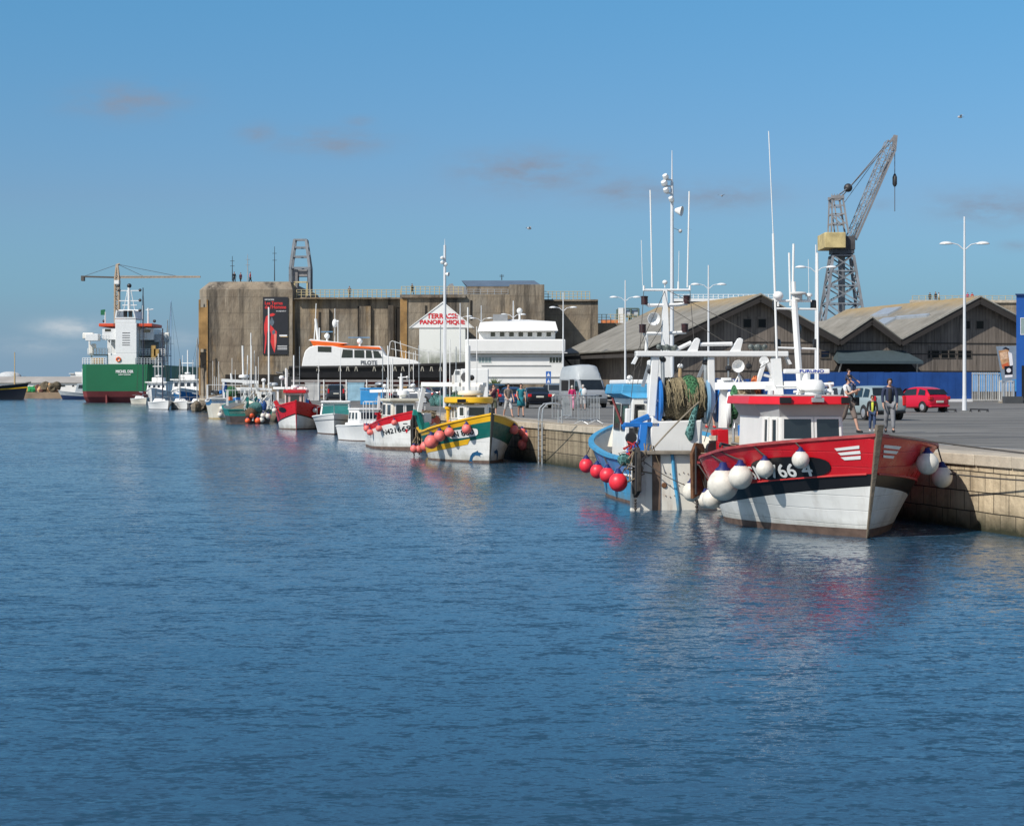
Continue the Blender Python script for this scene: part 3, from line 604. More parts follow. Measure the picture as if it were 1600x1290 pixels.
# blue building
Y=180; bb2=thing('blue_building','bright blue building with a flat roof cut by the right edge','building',(XX(1588,Y),Y,GZ))
z=lambda py: ZZ(py,Y)-GZ
g=G(); g.prism([(0,0),(14,0),(14,12),(4.5,12)],2,0,z(461)); g.build('wall',bldblue,bb2,smooth=0)
g=G(); g.prism([(-.15,-.2),(14,-.2),(14,12),(4.4,12)],2,z(461)+.003,z(459)); g.build('roof_edge',M('roof_edge_dark',(.02,.05,.15),.5),bb2,smooth=0)
window(bb2,(.38,0,z(523)),(1,0,0),(0,0,1),2.5,1.6,cleanw,M('pale_glass',(.3,.4,.42)))
g=G(); g.bb((.5,-.03,0),(3,.0,z(571))); g.build('doorway',black,bb2,smooth=0)
g=G(); g.bb((-1.4,-1.2,.003),(3,-.03,.35)); g.bb((-2,-1.8,0.002),(3,-1.22,.18)); g.build('step',conc,bb2,smooth=0)
g=G(); g.bb((0,0,0),(1.6,1.2,.62)); g.bb((1.62,.1,0),(2.1,1.1,.35)); tag(g.build('dark_block',M('charcoal_block',(.05,.055,.06),.8),loc=(XX(1565,178),176.5,GZ)),'dark grey kerb block below the white gate','block')
# poster panel
Y=186; pp=thing('poster_panel','tall grey display panel with a tilted orange food poster beside the blue building','poster panel',(XX(1557,Y),Y,GZ)); s=Y/F
z=lambda py: ZZ(py,Y)-GZ
g=G(); g.prism([(0,z(541)),(31*s,z(540)),(31*s,z(592)),(10*s,z(597))],1,0,.2); g.bar((12*s,.1,0),(12*s,.1,z(596)),.08); g.bar((28*s,.1,0),(28*s,.1,z(594)),.08); g.build('backing_board',M('panel_grey',(.19,.24,.29),.6),pp,smooth=0)
g=G(); 
def fl2(pts,mm,y): g.add([((px-1557)*s,y,z(py)) for px,py in pts],[tuple(range(len(pts)))],mm)
fl2([(1560,548),(1576,545),(1579,575),(1566,577)],0,-.01); fl2([(1562,551),(1573,549),(1575,560),(1564,562)],1,-.015); fl2([(1575,549),(1581,552),(1583,570),(1578,572)],2,-.017); fl2([(1565,570),(1575,566),(1577,573),(1567,575)],3,-.02); fl2([(1569,572),(1582,571),(1582,585),(1570,585)],4,-.024); fl2([(1570,586),(1582,585),(1582,589),(1570,590)],2,-.026); fl2([(1566,545),(1571,542),(1577,545),(1576,547),(1571,545)],4,-.03)
g.add([((1576-1557)*s+.22*math.cos(2*PI*k/14),-.03,z(578.5)+.22*math.sin(2*PI*k/14)) for k in range(14)],[tuple(range(14))],2)
g.build('poster',[M('poster_orange',(.45,.25,.12),.6,var=.5,vs=3),M('poster_tan',(.6,.4,.25),.6,var=.3,vs=4),whl,M('poster_red',(.5,.1,.03),.6),black],pp,smooth=0)
#PART3
# ---------------------------------------------------------------- cranes
def lattice(g,a,b,wa,wb,n,r=.12,axis=(0,1,0),m=0):
    "square lattice girder from a to b, widths wa->wb"
    a=Vector(a); b=Vector(b); z=(b-a).normalized(); y=Vector(axis).normalized(); x=y.cross(z).normalized(); y=z.cross(x)
    P=[]
    for i in range(n+1):
        f=i/n; c=a.lerp(b,f); w_=(wa[0]+(wb[0]-wa[0])*f)/2; d_=(wa[1]+(wb[1]-wa[1])*f)/2
        P.append([c-x*w_-y*d_,c+x*w_-y*d_,c+x*w_+y*d_,c-x*w_+y*d_])
    for k in range(4): g.sq(P[0][k],P[n][k],r*1.6,m=m)
    for i in range(n):
        for k in range(4):
            j=(k+1)%4; g.sq(P[i+1][k],P[i+1][j],r*.8,m=m)
            g.sq(P[i][k],P[i+1][j],r*.7,m=m) if i%2 else g.sq(P[i][j],P[i+1][k],r*.7,m=m)
Y=330.; s=Y/F
pc=thing('harbour_crane','tall harbour crane with yellow machinery house and raised lattice jib behind the sheds','crane',(XX(1315,Y),Y,GZ),R(0))
x=lambda px:(px-1315)*s
z=lambda py:ZZ(py,Y)-GZ
cst=M('crane_steel',(.19,.205,.225),.6,var=.35,vs=.6,streak=.6); cjib=M('jib_steel',(.24,.235,.24),.6,var=.3,vs=.5)
g=G(); tw0=39*s; tw1=16*s; zt_=z(400); zb=z(560)
lev=[0,z(520),z(475),z(447),z(424),zt_]
def hwz(zz): 
    f=(zz-z(505))/(zt_-z(505)); return (31+(16-31)*f)*s
Q=[]
for l in lev: h_=hwz(l); Q.append([Vector((sx*h_,sy*h_,l)) for sx,sy in ((-1,-1),(1,-1),(1,1),(-1,1))])
for k in range(4):
    g.sq(Q[0][k],Q[-1][k],.42)
    for i in range(len(lev)-1):
        j=(k+1)%4; g.sq(Q[i][k],Q[i+1][j],.2); g.sq(Q[i][j],Q[i+1][k],.2); g.sq(Q[i+1][k],Q[i+1][j],.2)
g.bar((0,0,0),(0,0,zt_),.6,n=8)
g.build('tower',cst,pc,smooth=0)
g=G(); g.lathe([(17*s,0),(17*s,1.2),(15*s,1.2)],(0,0,zt_),(0,0,1),16); g.box((0,0,zt_+.7),(34*s,34*s,7*s)); g.lathe([(9*s,0),(9*s,8*s)],(1,0,zt_),(0,0,1),14); g.build('slewing_platform',M('platform_dark',(.05,.06,.075),.6,var=.3),pc,smooth=0)
g=G(); g.bb((x(1284.5),-3,z(389)),(x(1317),5,z(365))); g.build('machinery_house',M('crane_yellow',(.52,.42,.2),.65,var=.3,vs=.6,streak=.8),pc,smooth=0,bev=.1)
g=G(); g.bb((x(1317)+.003,-2,z(391)),(x(1333),4,z(370))); g.bb((x(1300),-1,z(396)),(x(1330),3,z(389)-.003)); g.build('winch_housing',M('winch_dark',(.06,.06,.065),.7,var=.4,vs=.7),pc,smooth=0)
g=G()
for sy in (-1.2,2.2):
    g.sq((x(1297),sy,z(365)),(x(1299),sy,z(310)),.24); g.sq((x(1308),sy,z(365)),(x(1301),sy,z(312)),.2); g.sq((x(1324),sy,z(365)),(x(1315),sy,z(310)),.28); g.sq((x(1297),sy,z(309)),(x(1317),sy,z(309)),.55)
    for a in (322,335,350): g.sq((x(1299),sy,z(a)),(x(1318),sy,z(a)),.2)
    g.sq((x(1304),sy,z(336)),(x(1322),sy,z(352)),.16)
for a in (310,335,350): g.sq((x(1299),-1.2,z(a)),(x(1299),2.2,z(a)),.25); g.sq((x(1316),-1.2,z(a)),(x(1316),2.2,z(a)),.25)
rail_=g
for k in range(5): g.bar((x(1298+4*k),-1.2,z(309)),(x(1298+4*k),-1.2,z(304)),.07,n=4)
g.build('mast_frame',cjib,pc,smooth=0)
g=G(); a=Vector((x(1331),.5,z(378))); m_=Vector((x(1398),.5,z(232))); tip=Vector((x(1400),.5,z(211)))
lattice(g,(x(1328),.5,z(374)),(x(1391),.5,z(222)),(9*s,4.),(11*s,3.),17,.085)
g.sq((x(1335),-1.5,z(376)),(x(1397.5),-.6,z(236)),.3); g.sq((x(1335),2.5,z(376)),(x(1397.5),1.6,z(236)),.3); g.sq((x(1397.5),.5,z(236)),tip,.7,.6); g.sq((x(1391),.5,z(222)),tip,.4)
g.build('jib',cjib,pc,smooth=0)
g=G(); g.bar((x(1389),0,z(220)),(x(1327),0,z(293)),.09,n=5); g.bar((x(1391),1,z(224)),(x(1328),1,z(293)),.09,n=5); g.bar((x(1326),0,z(293)),(x(1306),0,z(308)),.12,n=5); g.bar((x(1328),1,z(293)),(x(1315),1,z(308)),.12,n=5)
g.bar((x(1375),.4,z(240)),(x(1320),.4,z(316)),.05,n=4); g.bar((x(1399),.5,z(214)),(x(1399),.5,z(330)),.07,n=5); g.build('cable',M('cable_grey',(.09,.1,.12),.6),pc,smooth=0)
g=G(); g.ball((x(1326),.5,z(293)),.75); g.lathe([(.2,0),(.4,.4),(.4,1.6),(.15,2.2)],(x(1399),.5,z(291)),(0,0,1),8); g.build('pulley_block',dark,pc)
# tower crane on the left
Y=620.; s=Y/F
tcn=thing('tower_crane','slender tan tower crane with a long level jib beyond the green ship','crane',(XX(183,Y),Y,GZ))
x=lambda px:(px-183)*s
z=lambda py:ZZ(py,Y)-GZ
tan=M('crane_tan',(.40,.31,.22),.6,var=.2)
g=G(); lattice(g,(0,0,0),(0,0,z(436)),(7*s,7*s),(6*s,6*s),24,.3); g.build('mast',tan,tcn,smooth=0)
g=G(); lattice(g,(0,0,z(436)),(0,0,z(413)),(6*s,6*s),(1.5*s,1.5*s),4,.28); g.bar((0,0,z(413)),(4*s,0,z(412)),.2); g.build('apex',tan,tcn,smooth=0)
g=G(); lattice(g,(0,0,z(433)),(x(313),0,z(432.5)),(2.6*s,2.4*s),(1.6*s,1.6*s),34,.16); g.build('jib',tan,tcn,smooth=0)
g=G(); g.sq((0,0,z(433.5)),(x(127),0,z(432)),1.1,.5); g.bb((x(127.5),-1,z(439)),(x(132),1,z(432)),0); g.build('counter_jib',M('counter_dark',(.09,.08,.07),.6),tcn,smooth=0)
g=G(); g.bar((x(184),0,z(413)),(x(133),0,z(431)),.07,n=4); g.bar((x(184),0,z(413)),(x(225),0,z(432)),.07,n=4); g.bar((x(184),0,z(413)),(x(280),0,z(432)),.07,n=4); g.build('stay_cable',M('cable_grey',(.09,.1,.12)),tcn,smooth=0)
g=G(); g.bb((x(180),-1.6,z(444)),(x(187),1.6,z(438))); g.build('cab',cleanw,tcn,smooth=0)
# ---------------------------------------------------------------- lamp posts
lampw=M('lamp_post_white',(.62,.64,.66),.4,var=.05); lheadm=M('lamp_head',(.66,.68,.68),.35,var=.04)
def lamppost(px,py,ph,label,first=None):
    Y=9.04*F/(HY-py); loc=(XX(px,Y),Y,GZ)
    if first: return dup(first,loc,0,label)
    root=thing('street_lamp',label,'street lamp',loc,0,'double headed white street lamps on the quay')
    g=G(); g.bar((0,0,0),(0,0,.9),.15,.13,10); g.bar((0,0,.9),(0,0,12.1),.12,.055,10); g.build('pole',lampw,root)
    for sx in (-1,1):
        g=G(); g.tube([(0,0,10.0),(sx*.4,0,10.35),(sx*.8,0,10.45)],.035,6); g.build('arm',lampw,root)
        g=G(); g.ball((sx*1.15,0,10.38),.42,(1,1,.42),14,6,z0=0); g.build('lamp_head',lheadm,root)
    return root
LP=lamppost(1507,380,340,'white double headed street lamp standing in front of the barred gate')
for px,py,lab in ((1275,417,'white double headed street lamp rising beside the tall crane foot'),(1107,444,'white double headed street lamp against the left roof of the large shed'),(977,464,'white double headed street lamp over the left end of the shed roof'),(880,480,'white double headed street lamp beside the camper van'),(802,491,'white double headed street lamp in front of the white harbour building'),(752,497,'white double headed street lamp at left corner of the white harbour building'),(719,494,'white double headed street lamp in front of the gabled terrace building')):
    lamppost(px,py,0,lab,LP)
def mast(px,Y,top,label,horns):
    s=Y/F; root=thing('floodlight_mast',label,'floodlight mast',(XX(px,Y),Y,GZ)); zz=lambda py:ZZ(py,Y)-GZ
    g=G(); g.bar((0,0,0),(0,0,zz(horns[0][1]-45)),.075 if Y<80 else .13,.05 if Y<80 else .09,12); g.bar((0,0,zz(horns[0][1]-45)),(0,0,zz(top)),.03,.012,6); g.build('pole',lampw,root)
    g=G()
    for hx,hy,r in horns[1:]:
        c=Vector(((hx-px)*s,-.08,zz(hy))); g.bar((0,0,zz(hy)),c,.03); g.lathe([(.05,0),(r*s*.6,.02),(r*s,.1),(r*s*.8,.2),(.03,.22)],c,(-.25,-.3,.4),12)
    g.build('lamp_cluster',lheadm,root)
    hx,hy,r=horns[0]; c=Vector(((hx-px)*s*.45,-.1,zz(hy))); g=G(); g.lathe([(.05,-.02),(.07,0),(r*s,.22),(r*s*.94,.22),(.06,.02)],c,(.8,-.35,-.15),16); g.build('horn_speaker',cleanw,root)
    return root
mast(1050,64,235,'tall white floodlight mast with horn loudspeaker behind the blue trawler',[(1062,329,8),(1042,281,5),(1040,291,5.5),(1043,302,5),(1051,316,4.5)])
mast(695,137,373,'tall white floodlight mast standing behind the green fishing boat',[(699,428,3.5),(692,405,3),(692,412,3),(698,415,3)])
# road sign, barriers, bollard bits
Y=150; s=Y/F
sg=thing('parking_sign','pair of small blue square signs on a pole left of the camper van','sign',(XX(857,Y),Y,GZ)); g=G(); g.bar((0,0.04,0),(0,.04,ZZ(580,Y)-GZ),.04); g.build('pole',galv,sg)
for k,(a,b_) in enumerate(((580,589),(590.5,599))):
    g=G(); g.bb((-4*s,-.02,ZZ(b_,Y)-GZ),(4*s,.02,ZZ(a,Y)-GZ)); pl=g.build('sign_plate',M('sign_blue',(.02,.12,.42),.4),sg,smooth=0); 
    zc=(ZZ(a,Y)+ZZ(b_,Y))/2-GZ; g=G(); g.add([(-.13,-.025,zc-.15),(.13,-.025,zc-.15),(0,-.025,zc+.15)],[(0,1,2)]); g.build('symbol',whl,pl,smooth=0)
def barrier(px,py,rz,label,L=2.1):
    Y=YG(py); root=thing('crowd_barrier',label,'barrier',(XX(px,Y),Y,GZ),rz,'steel crowd barriers near the quay edge')
    g=G(); g.tube([(-L/2,0,.15),(-L/2,0,1.05),(-L/2+.05,0,1.1),(L/2-.05,0,1.1),(L/2,0,1.05),(L/2,0,.15),(-L/2,0,.15)],.02,6); g.build('frame',galv,root)
    g=G()
    for k in range(1,14): g.bar((-L/2+L*k/14,0,.15),(-L/2+L*k/14,0,1.1),.009,n=5)
    g.build('bars',galv,root)
    for sx in (-.7,.7): g=G(); g.tube([(sx*L/2,-.3,0),(sx*L/2,-.05,.12),(sx*L/2,.05,.12),(sx*L/2,.3,0)],.02,6); g.build('foot',galv,root)
    return root
b1=barrier(898,659,R(12),'steel crowd barrier standing in front of the woman in a pink jacket',1.9)
b2=dup(b1,(XX(920,YG(662)),YG(662),GZ),R(62),'steel crowd barrier turned end on beside the curved trawler bow')
b3=dup(b1,(XX(886,YG(654)),YG(654),GZ),R(100),'steel crowd barrier turned end on behind the quay ladder')
ladder(872,661,'galvanised quay ladder with curved handrails near the crowd barriers')
ladder(1163,690,'galvanised quay ladder with curved handrails behind the red and white boat')
# low bike-rack style rails near the lamp
for px,py,lab in ((1480,643,'low dark ground rail between the red hatchback and the lamp post'),(1530,643,'low dark ground rail to the right of the lamp post')):
    Y=YG(py); root=thing('ground_rail',lab,'rail',(XX(px,Y),Y,GZ)); g=G(); g.bar((-.55,0,.16),(.55,0,.12),.035); 
    for k in (-.5,0,.5): g.tube([(k,-.2,0),(k,0,.15),(k,.2,0)],.03)
    g.build('bar',dark,root)
# guard rail along far quay
Y=225; gr=thing('guard_rail','long low pale slatted barrier with white posts behind the parked dark cars','railing',(XX(455,Y),Y,GZ)); s=Y/F
g=G(); L=(648-455)*s
for k in range(4): g.bb((0,0,.55+.52*k),(L,.06,.8+.52*k))
g.build('slats',M('slat_grey',(.28,.26,.25),.6,var=.15),gr,smooth=0)
g=G()
for px in (506,541,573,606,640): g.bb(((px-455)*s-.06,-.1,0),((px-455)*s+.06,-.02,ZZ(593,Y)-GZ))
g.build('post',cleanw,gr,smooth=0)
for k,(px,w_,lab) in enumerate(((488,22,'pale grey cabinet by the guard rail left of the dark SUV'),(556,26,'light blue cabinet by the guard rail right of the dark SUV'))):
    Yc=208; g=G(); g.bb((0,0,0),(w_*Yc/F,1,1.9)); g.bb((-.05,-.05,1.903),(w_*Yc/F+.05,1.05,2.0)); tag(g.build('storage_cabinet',M('cabinet_blue' if k else 'cabinet_grey',(.25,.42,.52) if k else (.42,.42,.41),.6,var=.2),loc=(XX(px-w_/2,Yc),Yc,GZ),bev=.03),lab,'cabinet')
Yc=150; g=G(); g.bb((-.9,-.6,.0),(.9,.6,1.15)); g.box((0,0,1.24),(1.9,1.3,.14)); tag(g.build('blue_bin',M('bin_blue',(.03,.25,.55),.5,var=.1),loc=(XX(582,Yc),Yc,GZ+ .1),bev=.05),'big blue lidded bin on the quay behind the small cabin boat','bin')
# net heaps on the quay
def netmat(n,c1,c2,sc=9):
    if n in MATS: return MATS[n]
    m,t,b=base(n); q=T(t); v=q.n('ShaderNodeTexVoronoi',{'Vector':q.co(),'Scale':sc},feature='DISTANCE_TO_EDGE')
    c=q.mix(q.ramp(v.outputs['Distance'],.02,.12),c2,mul(c1,.35)); c=q.mix(q.ramp(q.noise((3,3,.6),2.5,5,.7),.4,.6,0,.8),c,c1)
    q.l(c,b.inputs['Base Color']); b.inputs['Roughness'].default_value=.95
    bn=q.n('ShaderNodeBump',{'Strength':1.,'Distance':.06,'Height':q.noise((2,2,.5),5,5,.7)}); q.l(bn.outputs[0],b.inputs['Normal']); MATS[n]=m; return m
nteal=netmat('net_teal',(.05,.16,.15),(.2,.42,.4)); ngreen=netmat('net_green',(.03,.12,.05),(.1,.3,.13)); ntan=netmat('net_tan',(.22,.17,.10),(.48,.40,.28),7); norange=netmat('net_orange',(.45,.10,.03),(.7,.22,.08)); nblue=netmat('net_blue',(.02,.08,.3),(.06,.2,.5))
def netpile(px,py,w_,h_,mat,label,d=1.):
    Y=YG(py); s=Y/F; g=G(); 
    for i in range(9): 
        a=random.uniform(-1,1); g.ball((a*w_*s*.34,random.uniform(-.5,.5)*d,h_*s*.28*random.uniform(.8,1.2)),h_*s*.42*random.uniform(.8,1.15),(1.25,1,1),10,7,jit=.12)
    for i in range(30):
        a=random.uniform(-.4,.4)*w_*s; z_=random.uniform(.4,.95)*h_*s; g.tube([(a,-.5*d,.05),(a+random.uniform(-.2,.2),-.55*d,z_*.6),(a+random.uniform(-.2,.2),-.3*d,z_),(a+random.uniform(-.4,.4),.2,z_*.9)],.025,5)
    return tag(g.build('fishing_net_heap',mat,loc=(XX(px,Y),Y,GZ),smooth=60),label,'fishing net')
netpile(693,634,42,24,nteal,'teal fishing net heap on the quay behind the green boat')
netpile(718,634,26,26,ngreen,'green fishing net heap on the quay behind the yellow wheelhouse roof')
netpile(668,652,22,12,ntan,'low tan fishing gear heap on the quay edge left of the green boat')
# ---------------------------------------------------------------- palm beside white building
Y=200; pt=thing('palm_plant','small pale green spiky palm in front of the white harbour building','palm',(XX(773,Y),Y,GZ)); g=G(); g.bar((0,0,0),(0,0,1.3),.16,.13); g.build('trunk',wood,pt)
g=G(); lm=M('palm_leaf',(.10,.14,.05),.8,var=.3)
for k in range(46):
    a=random.uniform(0,2*PI); e=random.uniform(.1,1.35); L=random.uniform(.9,1.7); d=Vector((math.cos(a)*math.cos(e),math.sin(a)*math.cos(e),math.sin(e))); p=Vector((0,0,1.3)); sd=Vector((-math.sin(a),math.cos(a),0))*.06
    q_=p+d*L*.6; r_=p+d*L-Vector((0,0,.25)); g.add([p-sd,p+sd,q_+sd,r_,q_-sd],[(0,1,2,3,4)])
g.build('crown',lm,pt,smooth=0)
#PART4
# ---------------------------------------------------------------- vehicles
tail=M('tail_light_red',(.55,.01,.015),.2,var=.05); plate=M('number_plate',(.6,.58,.5),.5); chrome=M('rim_alloy',(.5,.5,.52),.3,metal=.6)
KIND={ # L,W,stations (x fraction from rear 0..1 : z_low,z_belt,z_roof or None, half width factor)
'hatch':(3.45,1.62,.30,[(0,.42,.80,.0,.84),(.035,.30,.92,1.0,.94),(.13,.24,.95,1.33,1),(.30,.22,.95,1.46,1),(.50,.2,.93,1.48,1),(.66,.2,.92,1.36,1),(.80,.22,.92,.93,1),(.94,.24,.76,0,.95),(1.,.34,.62,0,.8)]),
'sedan':(4.6,1.78,.32,[(0,.45,.90,0,.86),(.02,.30,.98,0,.95),(.15,.24,1.0,1.02,1),(.3,.22,.96,1.42,1),(.5,.2,.95,1.46,1),(.6,.2,.94,1.40,1),(.75,.22,.93,.95,1),(.95,.25,.76,0,.95),(1.,.36,.6,0,.8)]),
'suv':(4.5,1.84,.36,[(0,.55,.98,0,.88),(.02,.36,1.04,1.2,.96),(.07,.32,1.06,1.66,1),(.25,.3,1.06,1.76,1),(.5,.3,1.05,1.76,1),(.62,.3,1.04,1.68,1),(.74,.3,1.04,1.06,1),(.95,.34,.94,0,.95),(1.,.45,.75,0,.82)]),
'estate':(4.5,1.76,.31,[(0,.45,.88,0,.88),(.02,.30,.94,1.06,.96),(.08,.24,.96,1.42,1),(.25,.22,.95,1.50,1),(.5,.2,.94,1.50,1),(.6,.2,.93,1.42,1),(.74,.22,.93,.95,1),(.95,.25,.76,0,.95),(1.,.36,.6,0,.8)]),
}
def car(kind,label,px,py,rz,paint,cat='car',group='cars parked on the quay',name='parked_car',Y=None,roofbox=None,bars=False):
    L,W,wr,S=KIND[kind]; Y=Y or YG(py); root=thing(name,label,cat,(XX(px,Y),Y,GZ),rz,group)
    rows=[]
    for f,zl,zb,zr,k in S:
        x=(f-.5)*L; w_=W/2*k; r=[]
        top=max(zr,zb+.02); cw=w_*.80 if zr else w_*.86
        r=[(w_*.86,zl),(w_*.985,zl+.10),(w_,(zl+zb)/2),(w_*.985,zb-.05),(w_*.93,zb)]
        if zr: r+=[(w_*.93+(cw-w_*.93)*.9,zb+(top-zb)*.9-.02),(cw*.9,top-.015),(cw*.5,top+.012)]
        else: r+=[(w_*.88,zb+.012),(w_*.7,zb+.03),(w_*.4,zb+.04)]
        rows.append([(x,y,z) for y,z in r]+[(x,-y,z) for y,z in r[::-1]])
    g=G(); g.loft(rows,True,0,caps=True); 
    bodyo=g.build('body',paint,root,smooth=38); sb=bodyo.modifiers.new('s','SUBSURF'); sb.levels=1; sb.render_levels=2; sb.subdivision_type='CATMULL_CLARK'
    for f in (.02,): pass
    def side(f,t):
        for i in range(len(S)-1):
            if S[i][0]<=f<=S[i+1][0]:
                u=(f-S[i][0])/(S[i+1][0]-S[i][0]); A,B=S[i],S[i+1]; break
        zb=A[2]+(B[2]-A[2])*u; zr=max(A[3] or A[2],A[2])+(max(B[3] or B[2],B[2])-max(A[3] or A[2],A[2]))*u; w_=W/2
        return (f-.5)*L,w_*.93+(w_*.80-w_*.93)*t,zb+(zr-zb)*t
    gi=[i for i,q in enumerate(S) if q[3]]
    f0=S[gi[0]][0]; f1=S[gi[-1]][0]
    frames=[(f0+.07,f0+.20),(f0+.22,f0+.40),(f0+.42,f1-.07)] if kind!='sedan' else [(f0+.08,f0+.2),(f0+.22,f0+.38),(f0+.4,f1-.06)]
    if kind=='hatch': frames=[(f0+.09,f0+.27),(f0+.31,f1-.08)]
    for sg_ in (-1,1):
        for a,b_ in frames:
            ps=[]
            for f,t in ((a,.10),(b_,.10),(b_-.02 if b_<f1-.1 else b_-.10,.84),(a+.015,.84)):
                x,y,z=side(f,t); ps.append((x,sg_*(y+.012),z-.01))
            g=G(); g.add(ps,[(0,1,2,3) if sg_<0 else (3,2,1,0)]); g.build('side_window',glass,root,smooth=0)
    def endglass(i0,i1,nm,t0=.12,t1=.88,o=.03):
        A,B=S[i0],S[i1]; ps=[]
        za,zb_=(max(A[3],A[2])if A[3] else A[2]),B[3]
        d=Vector(((B[0]-A[0])*L,0,zb_-za)); n=Vector((-d.z,0,d.x)).normalized()
        if n.z<0: n=-n
        for t in (t0,t1):
            for sg_ in (-1,1):
                p=Vector(((A[0]-.5)*L,0,za))+d*t+n*o; wv=W/2*(.86-.10*t); ps.append((p.x,sg_*wv,p.z))
        mid=[(( (ps[0][0]+ps[1][0])/2),0,(ps[0][2]+ps[1][2])/2+0.0),((ps[2][0]+ps[3][0])/2,0,(ps[2][2]+ps[3][2])/2+0.02)]
        g=G(); g.add([ps[0],ps[1],ps[3],ps[2]],[(0,1,2,3)] if i0<i1 and d.x>0 else [(3,2,1,0)]); g.build(nm,glass,root,smooth=0)
    endglass(gi[0],gi[0]+1,'rear_window',.05,.92); endglass(gi[-1],gi[-1]-1,'windscreen',.06,.92,.05)
    for fx in (.17,.80):
        for sy in (-1,1):
            x=(fx-.5)*L; g=G(); g.lathe([(wr*.6,-.1),(wr,-.1),(wr,.085),(wr*.92,.1),(wr*.62,.1)],(x,sy*(W/2-.09),wr),(0,sy,0),20); wo_=g.build('wheel',rubber,root)
            g=G(); g.lathe([(.03,.0),(wr*.62,.0),(wr*.62,.02),(wr*.2,.035),(.03,.035)],(x,sy*(W/2+.005),wr),(0,sy,0),10); g.build('rim',chrome,wo_,smooth=20)
            g=G(); pts=[]
            g.add([(x+math.cos(a_)*r_,sy*(W/2+.004)*(1 if a_ else 1),wr+math.sin(a_)*r_) for a_ in [PI*k/10 for k in range(11)] for r_ in (wr*1.02,wr*1.17)],[(2*k,2*k+1,2*k+3,2*k+2) for k in range(10)]); g.build('wheel_arch',black,root,smooth=0)
    zb0=S[1][2]
    for sy in (-1,1):
        g=G(); g.box((-L/2+.07,sy*(W/2*.80),zb0-.10 if kind!='suv' else zb0+.05),(.16,.26 if kind in('hatch','sedan') else .16,.2 if kind in('hatch','sedan') else .42)); g.build('tail_light',tail,root,smooth=0,bev=.03)
        g=G(); g.box((L/2-.12,sy*(W/2*.68),.66),(.16,.3,.15)); g.build('headlight',M('headlight_glass',(.5,.52,.55),.1),root,smooth=0,bev=.03)
        g=G(); g.box(((S[gi[-1]][0]-.5)*L-.35,sy*(W/2+.07),zb0+.08),(.1,.17,.12)); g.build('wing_mirror',paint,root,smooth=0,bev=.03)
    g=G(); g.box((-L/2-.008,0,zb0-.18 if kind!='hatch' else .62),(.03,.52,.12)); g.build('number_plate',plate,root,smooth=0)
    g=G(); g.box((-L/2+.08,0,.36),(.26,W*.86,.12)); g.build('bumper',paint if kind in('hatch','sedan') else black,root,smooth=0,bev=.04)
    if roofbox: g=G(); g.ball((-.1,0,S[3][3]+.28),.5,(1.5,.75,.42),16,8); g.build('roof_box',galv,root)
    return root
P_=lambda n,c,r=.22: M(n,c,r,var=.03,metal=.0)
# rz: heading of the car front (local +x). Rear faces camera when rz ~ +90deg
car('hatch','small bright red hatchback parked by the blue hoarding',1438,643.5,R(118),redcar)
car('estate','silver estate car parked right behind the man and boy, rear facing',1356,655,R(104),P_('silver_car',(.27,.33,.34)))
car('estate','grey blue car half hidden behind the wheelhouse radar',1306,647,R(160),P_('bluegrey_car',(.22,.28,.32)))
car('sedan','black saloon car seen from the rear behind three walking women',836,637,R(98),P_('black_car',(.008,.009,.014),.12))
car('suv','dark SUV parked alone by the guard rail behind the red bow boat',524,628,R(97),P_('dark_suv',(.03,.036,.045)))
car('hatch','dark car carrying a silver roof box beside the blue bin',592,630,R(108),P_('grey_car',(.09,.10,.12)),roofbox=1)
car('suv','dark teal people carrier parked left of the black saloon',776,631,R(75),P_('teal_suv',(.02,.045,.05)))
car('hatch','dark blue hatchback parked between people carrier and black saloon',800,634,R(80),P_('navy_car',(.015,.04,.10)))
car('suv','silver grey people carrier parked between black saloon and camper van',869,633,R(80),P_('greymetal_car',(.14,.16,.18)))
car('estate','dark car behind the camper van with black roof',962,632,R(70),P_('black_car',(.008,.009,.014)))
car('hatch','blue car parked behind the green trawler net drum',1090,640,R(170),P_('navy_car2',(.02,.07,.2)))
car('hatch','dark blue parked car far behind the black saloon roof',846,622,R(60),P_('navy_car',(.015,.04,.10)),Y=180)
car('hatch','dark red car on the quay behind the white red boat mast',664,628,R(80),P_('maroon_car',(.16,.01,.02)))
car('estate','black estate car on the quay behind the green boat gantry',690,627,R(70),P_('black_car',(.008,.009,.014)))
car('sedan','grey saloon car on the quay left of the white box van',645,630,R(160),P_('grey_car',(.09,.10,.12)))
car('suv','white car mostly hidden between camper van and trawler visor',978,631,R(100),P_('white_car',(.6,.6,.6)))
car('hatch','pale blue car far behind the dark teal people carrier',752,621,R(20),P_('paleblue_car',(.25,.33,.4)))
car('estate','dark blue estate car far behind the camper van side door',874,622,R(10),P_('navy_car',(.015,.04,.10)))
# camper van (faces camera, slightly right)
Y=136.; cv=thing('camper_van','tall silver grey high roofed camper van with its side door open','camper van',(XX(911,Y+2.),Y+2.,GZ),R(-73))
vp=P_('van_silver',(.26,.28,.30),.3); vr=M('van_roof_silver',(.42,.45,.46),.4,var=.06)
S_=[(-2.6,.4,2.1,.95),(-2.4,.32,2.15,1.0),(1.2,.32,2.15,1.0),(1.55,.32,2.0,.99),(2.15,.32,1.25,.97),(2.6,.34,1.08,.93),(2.72,.45,.9,.82)]
g=G(); rows=[]
for x,zl,zt2,w_ in S_:
    r=[(w_*.92,zl),(w_,zl+.15),(w_,min(1.15,zt2-.1)),(w_*.96,zt2-.12),(w_*.86,zt2),(w_*.4,zt2+.02)]; rows.append([(x,y,z) for y,z in r]+[(x,-y,z) for y,z in r[::-1]])
g.loft(rows,True,0,True); g.build('body',vp,cv,smooth=35)
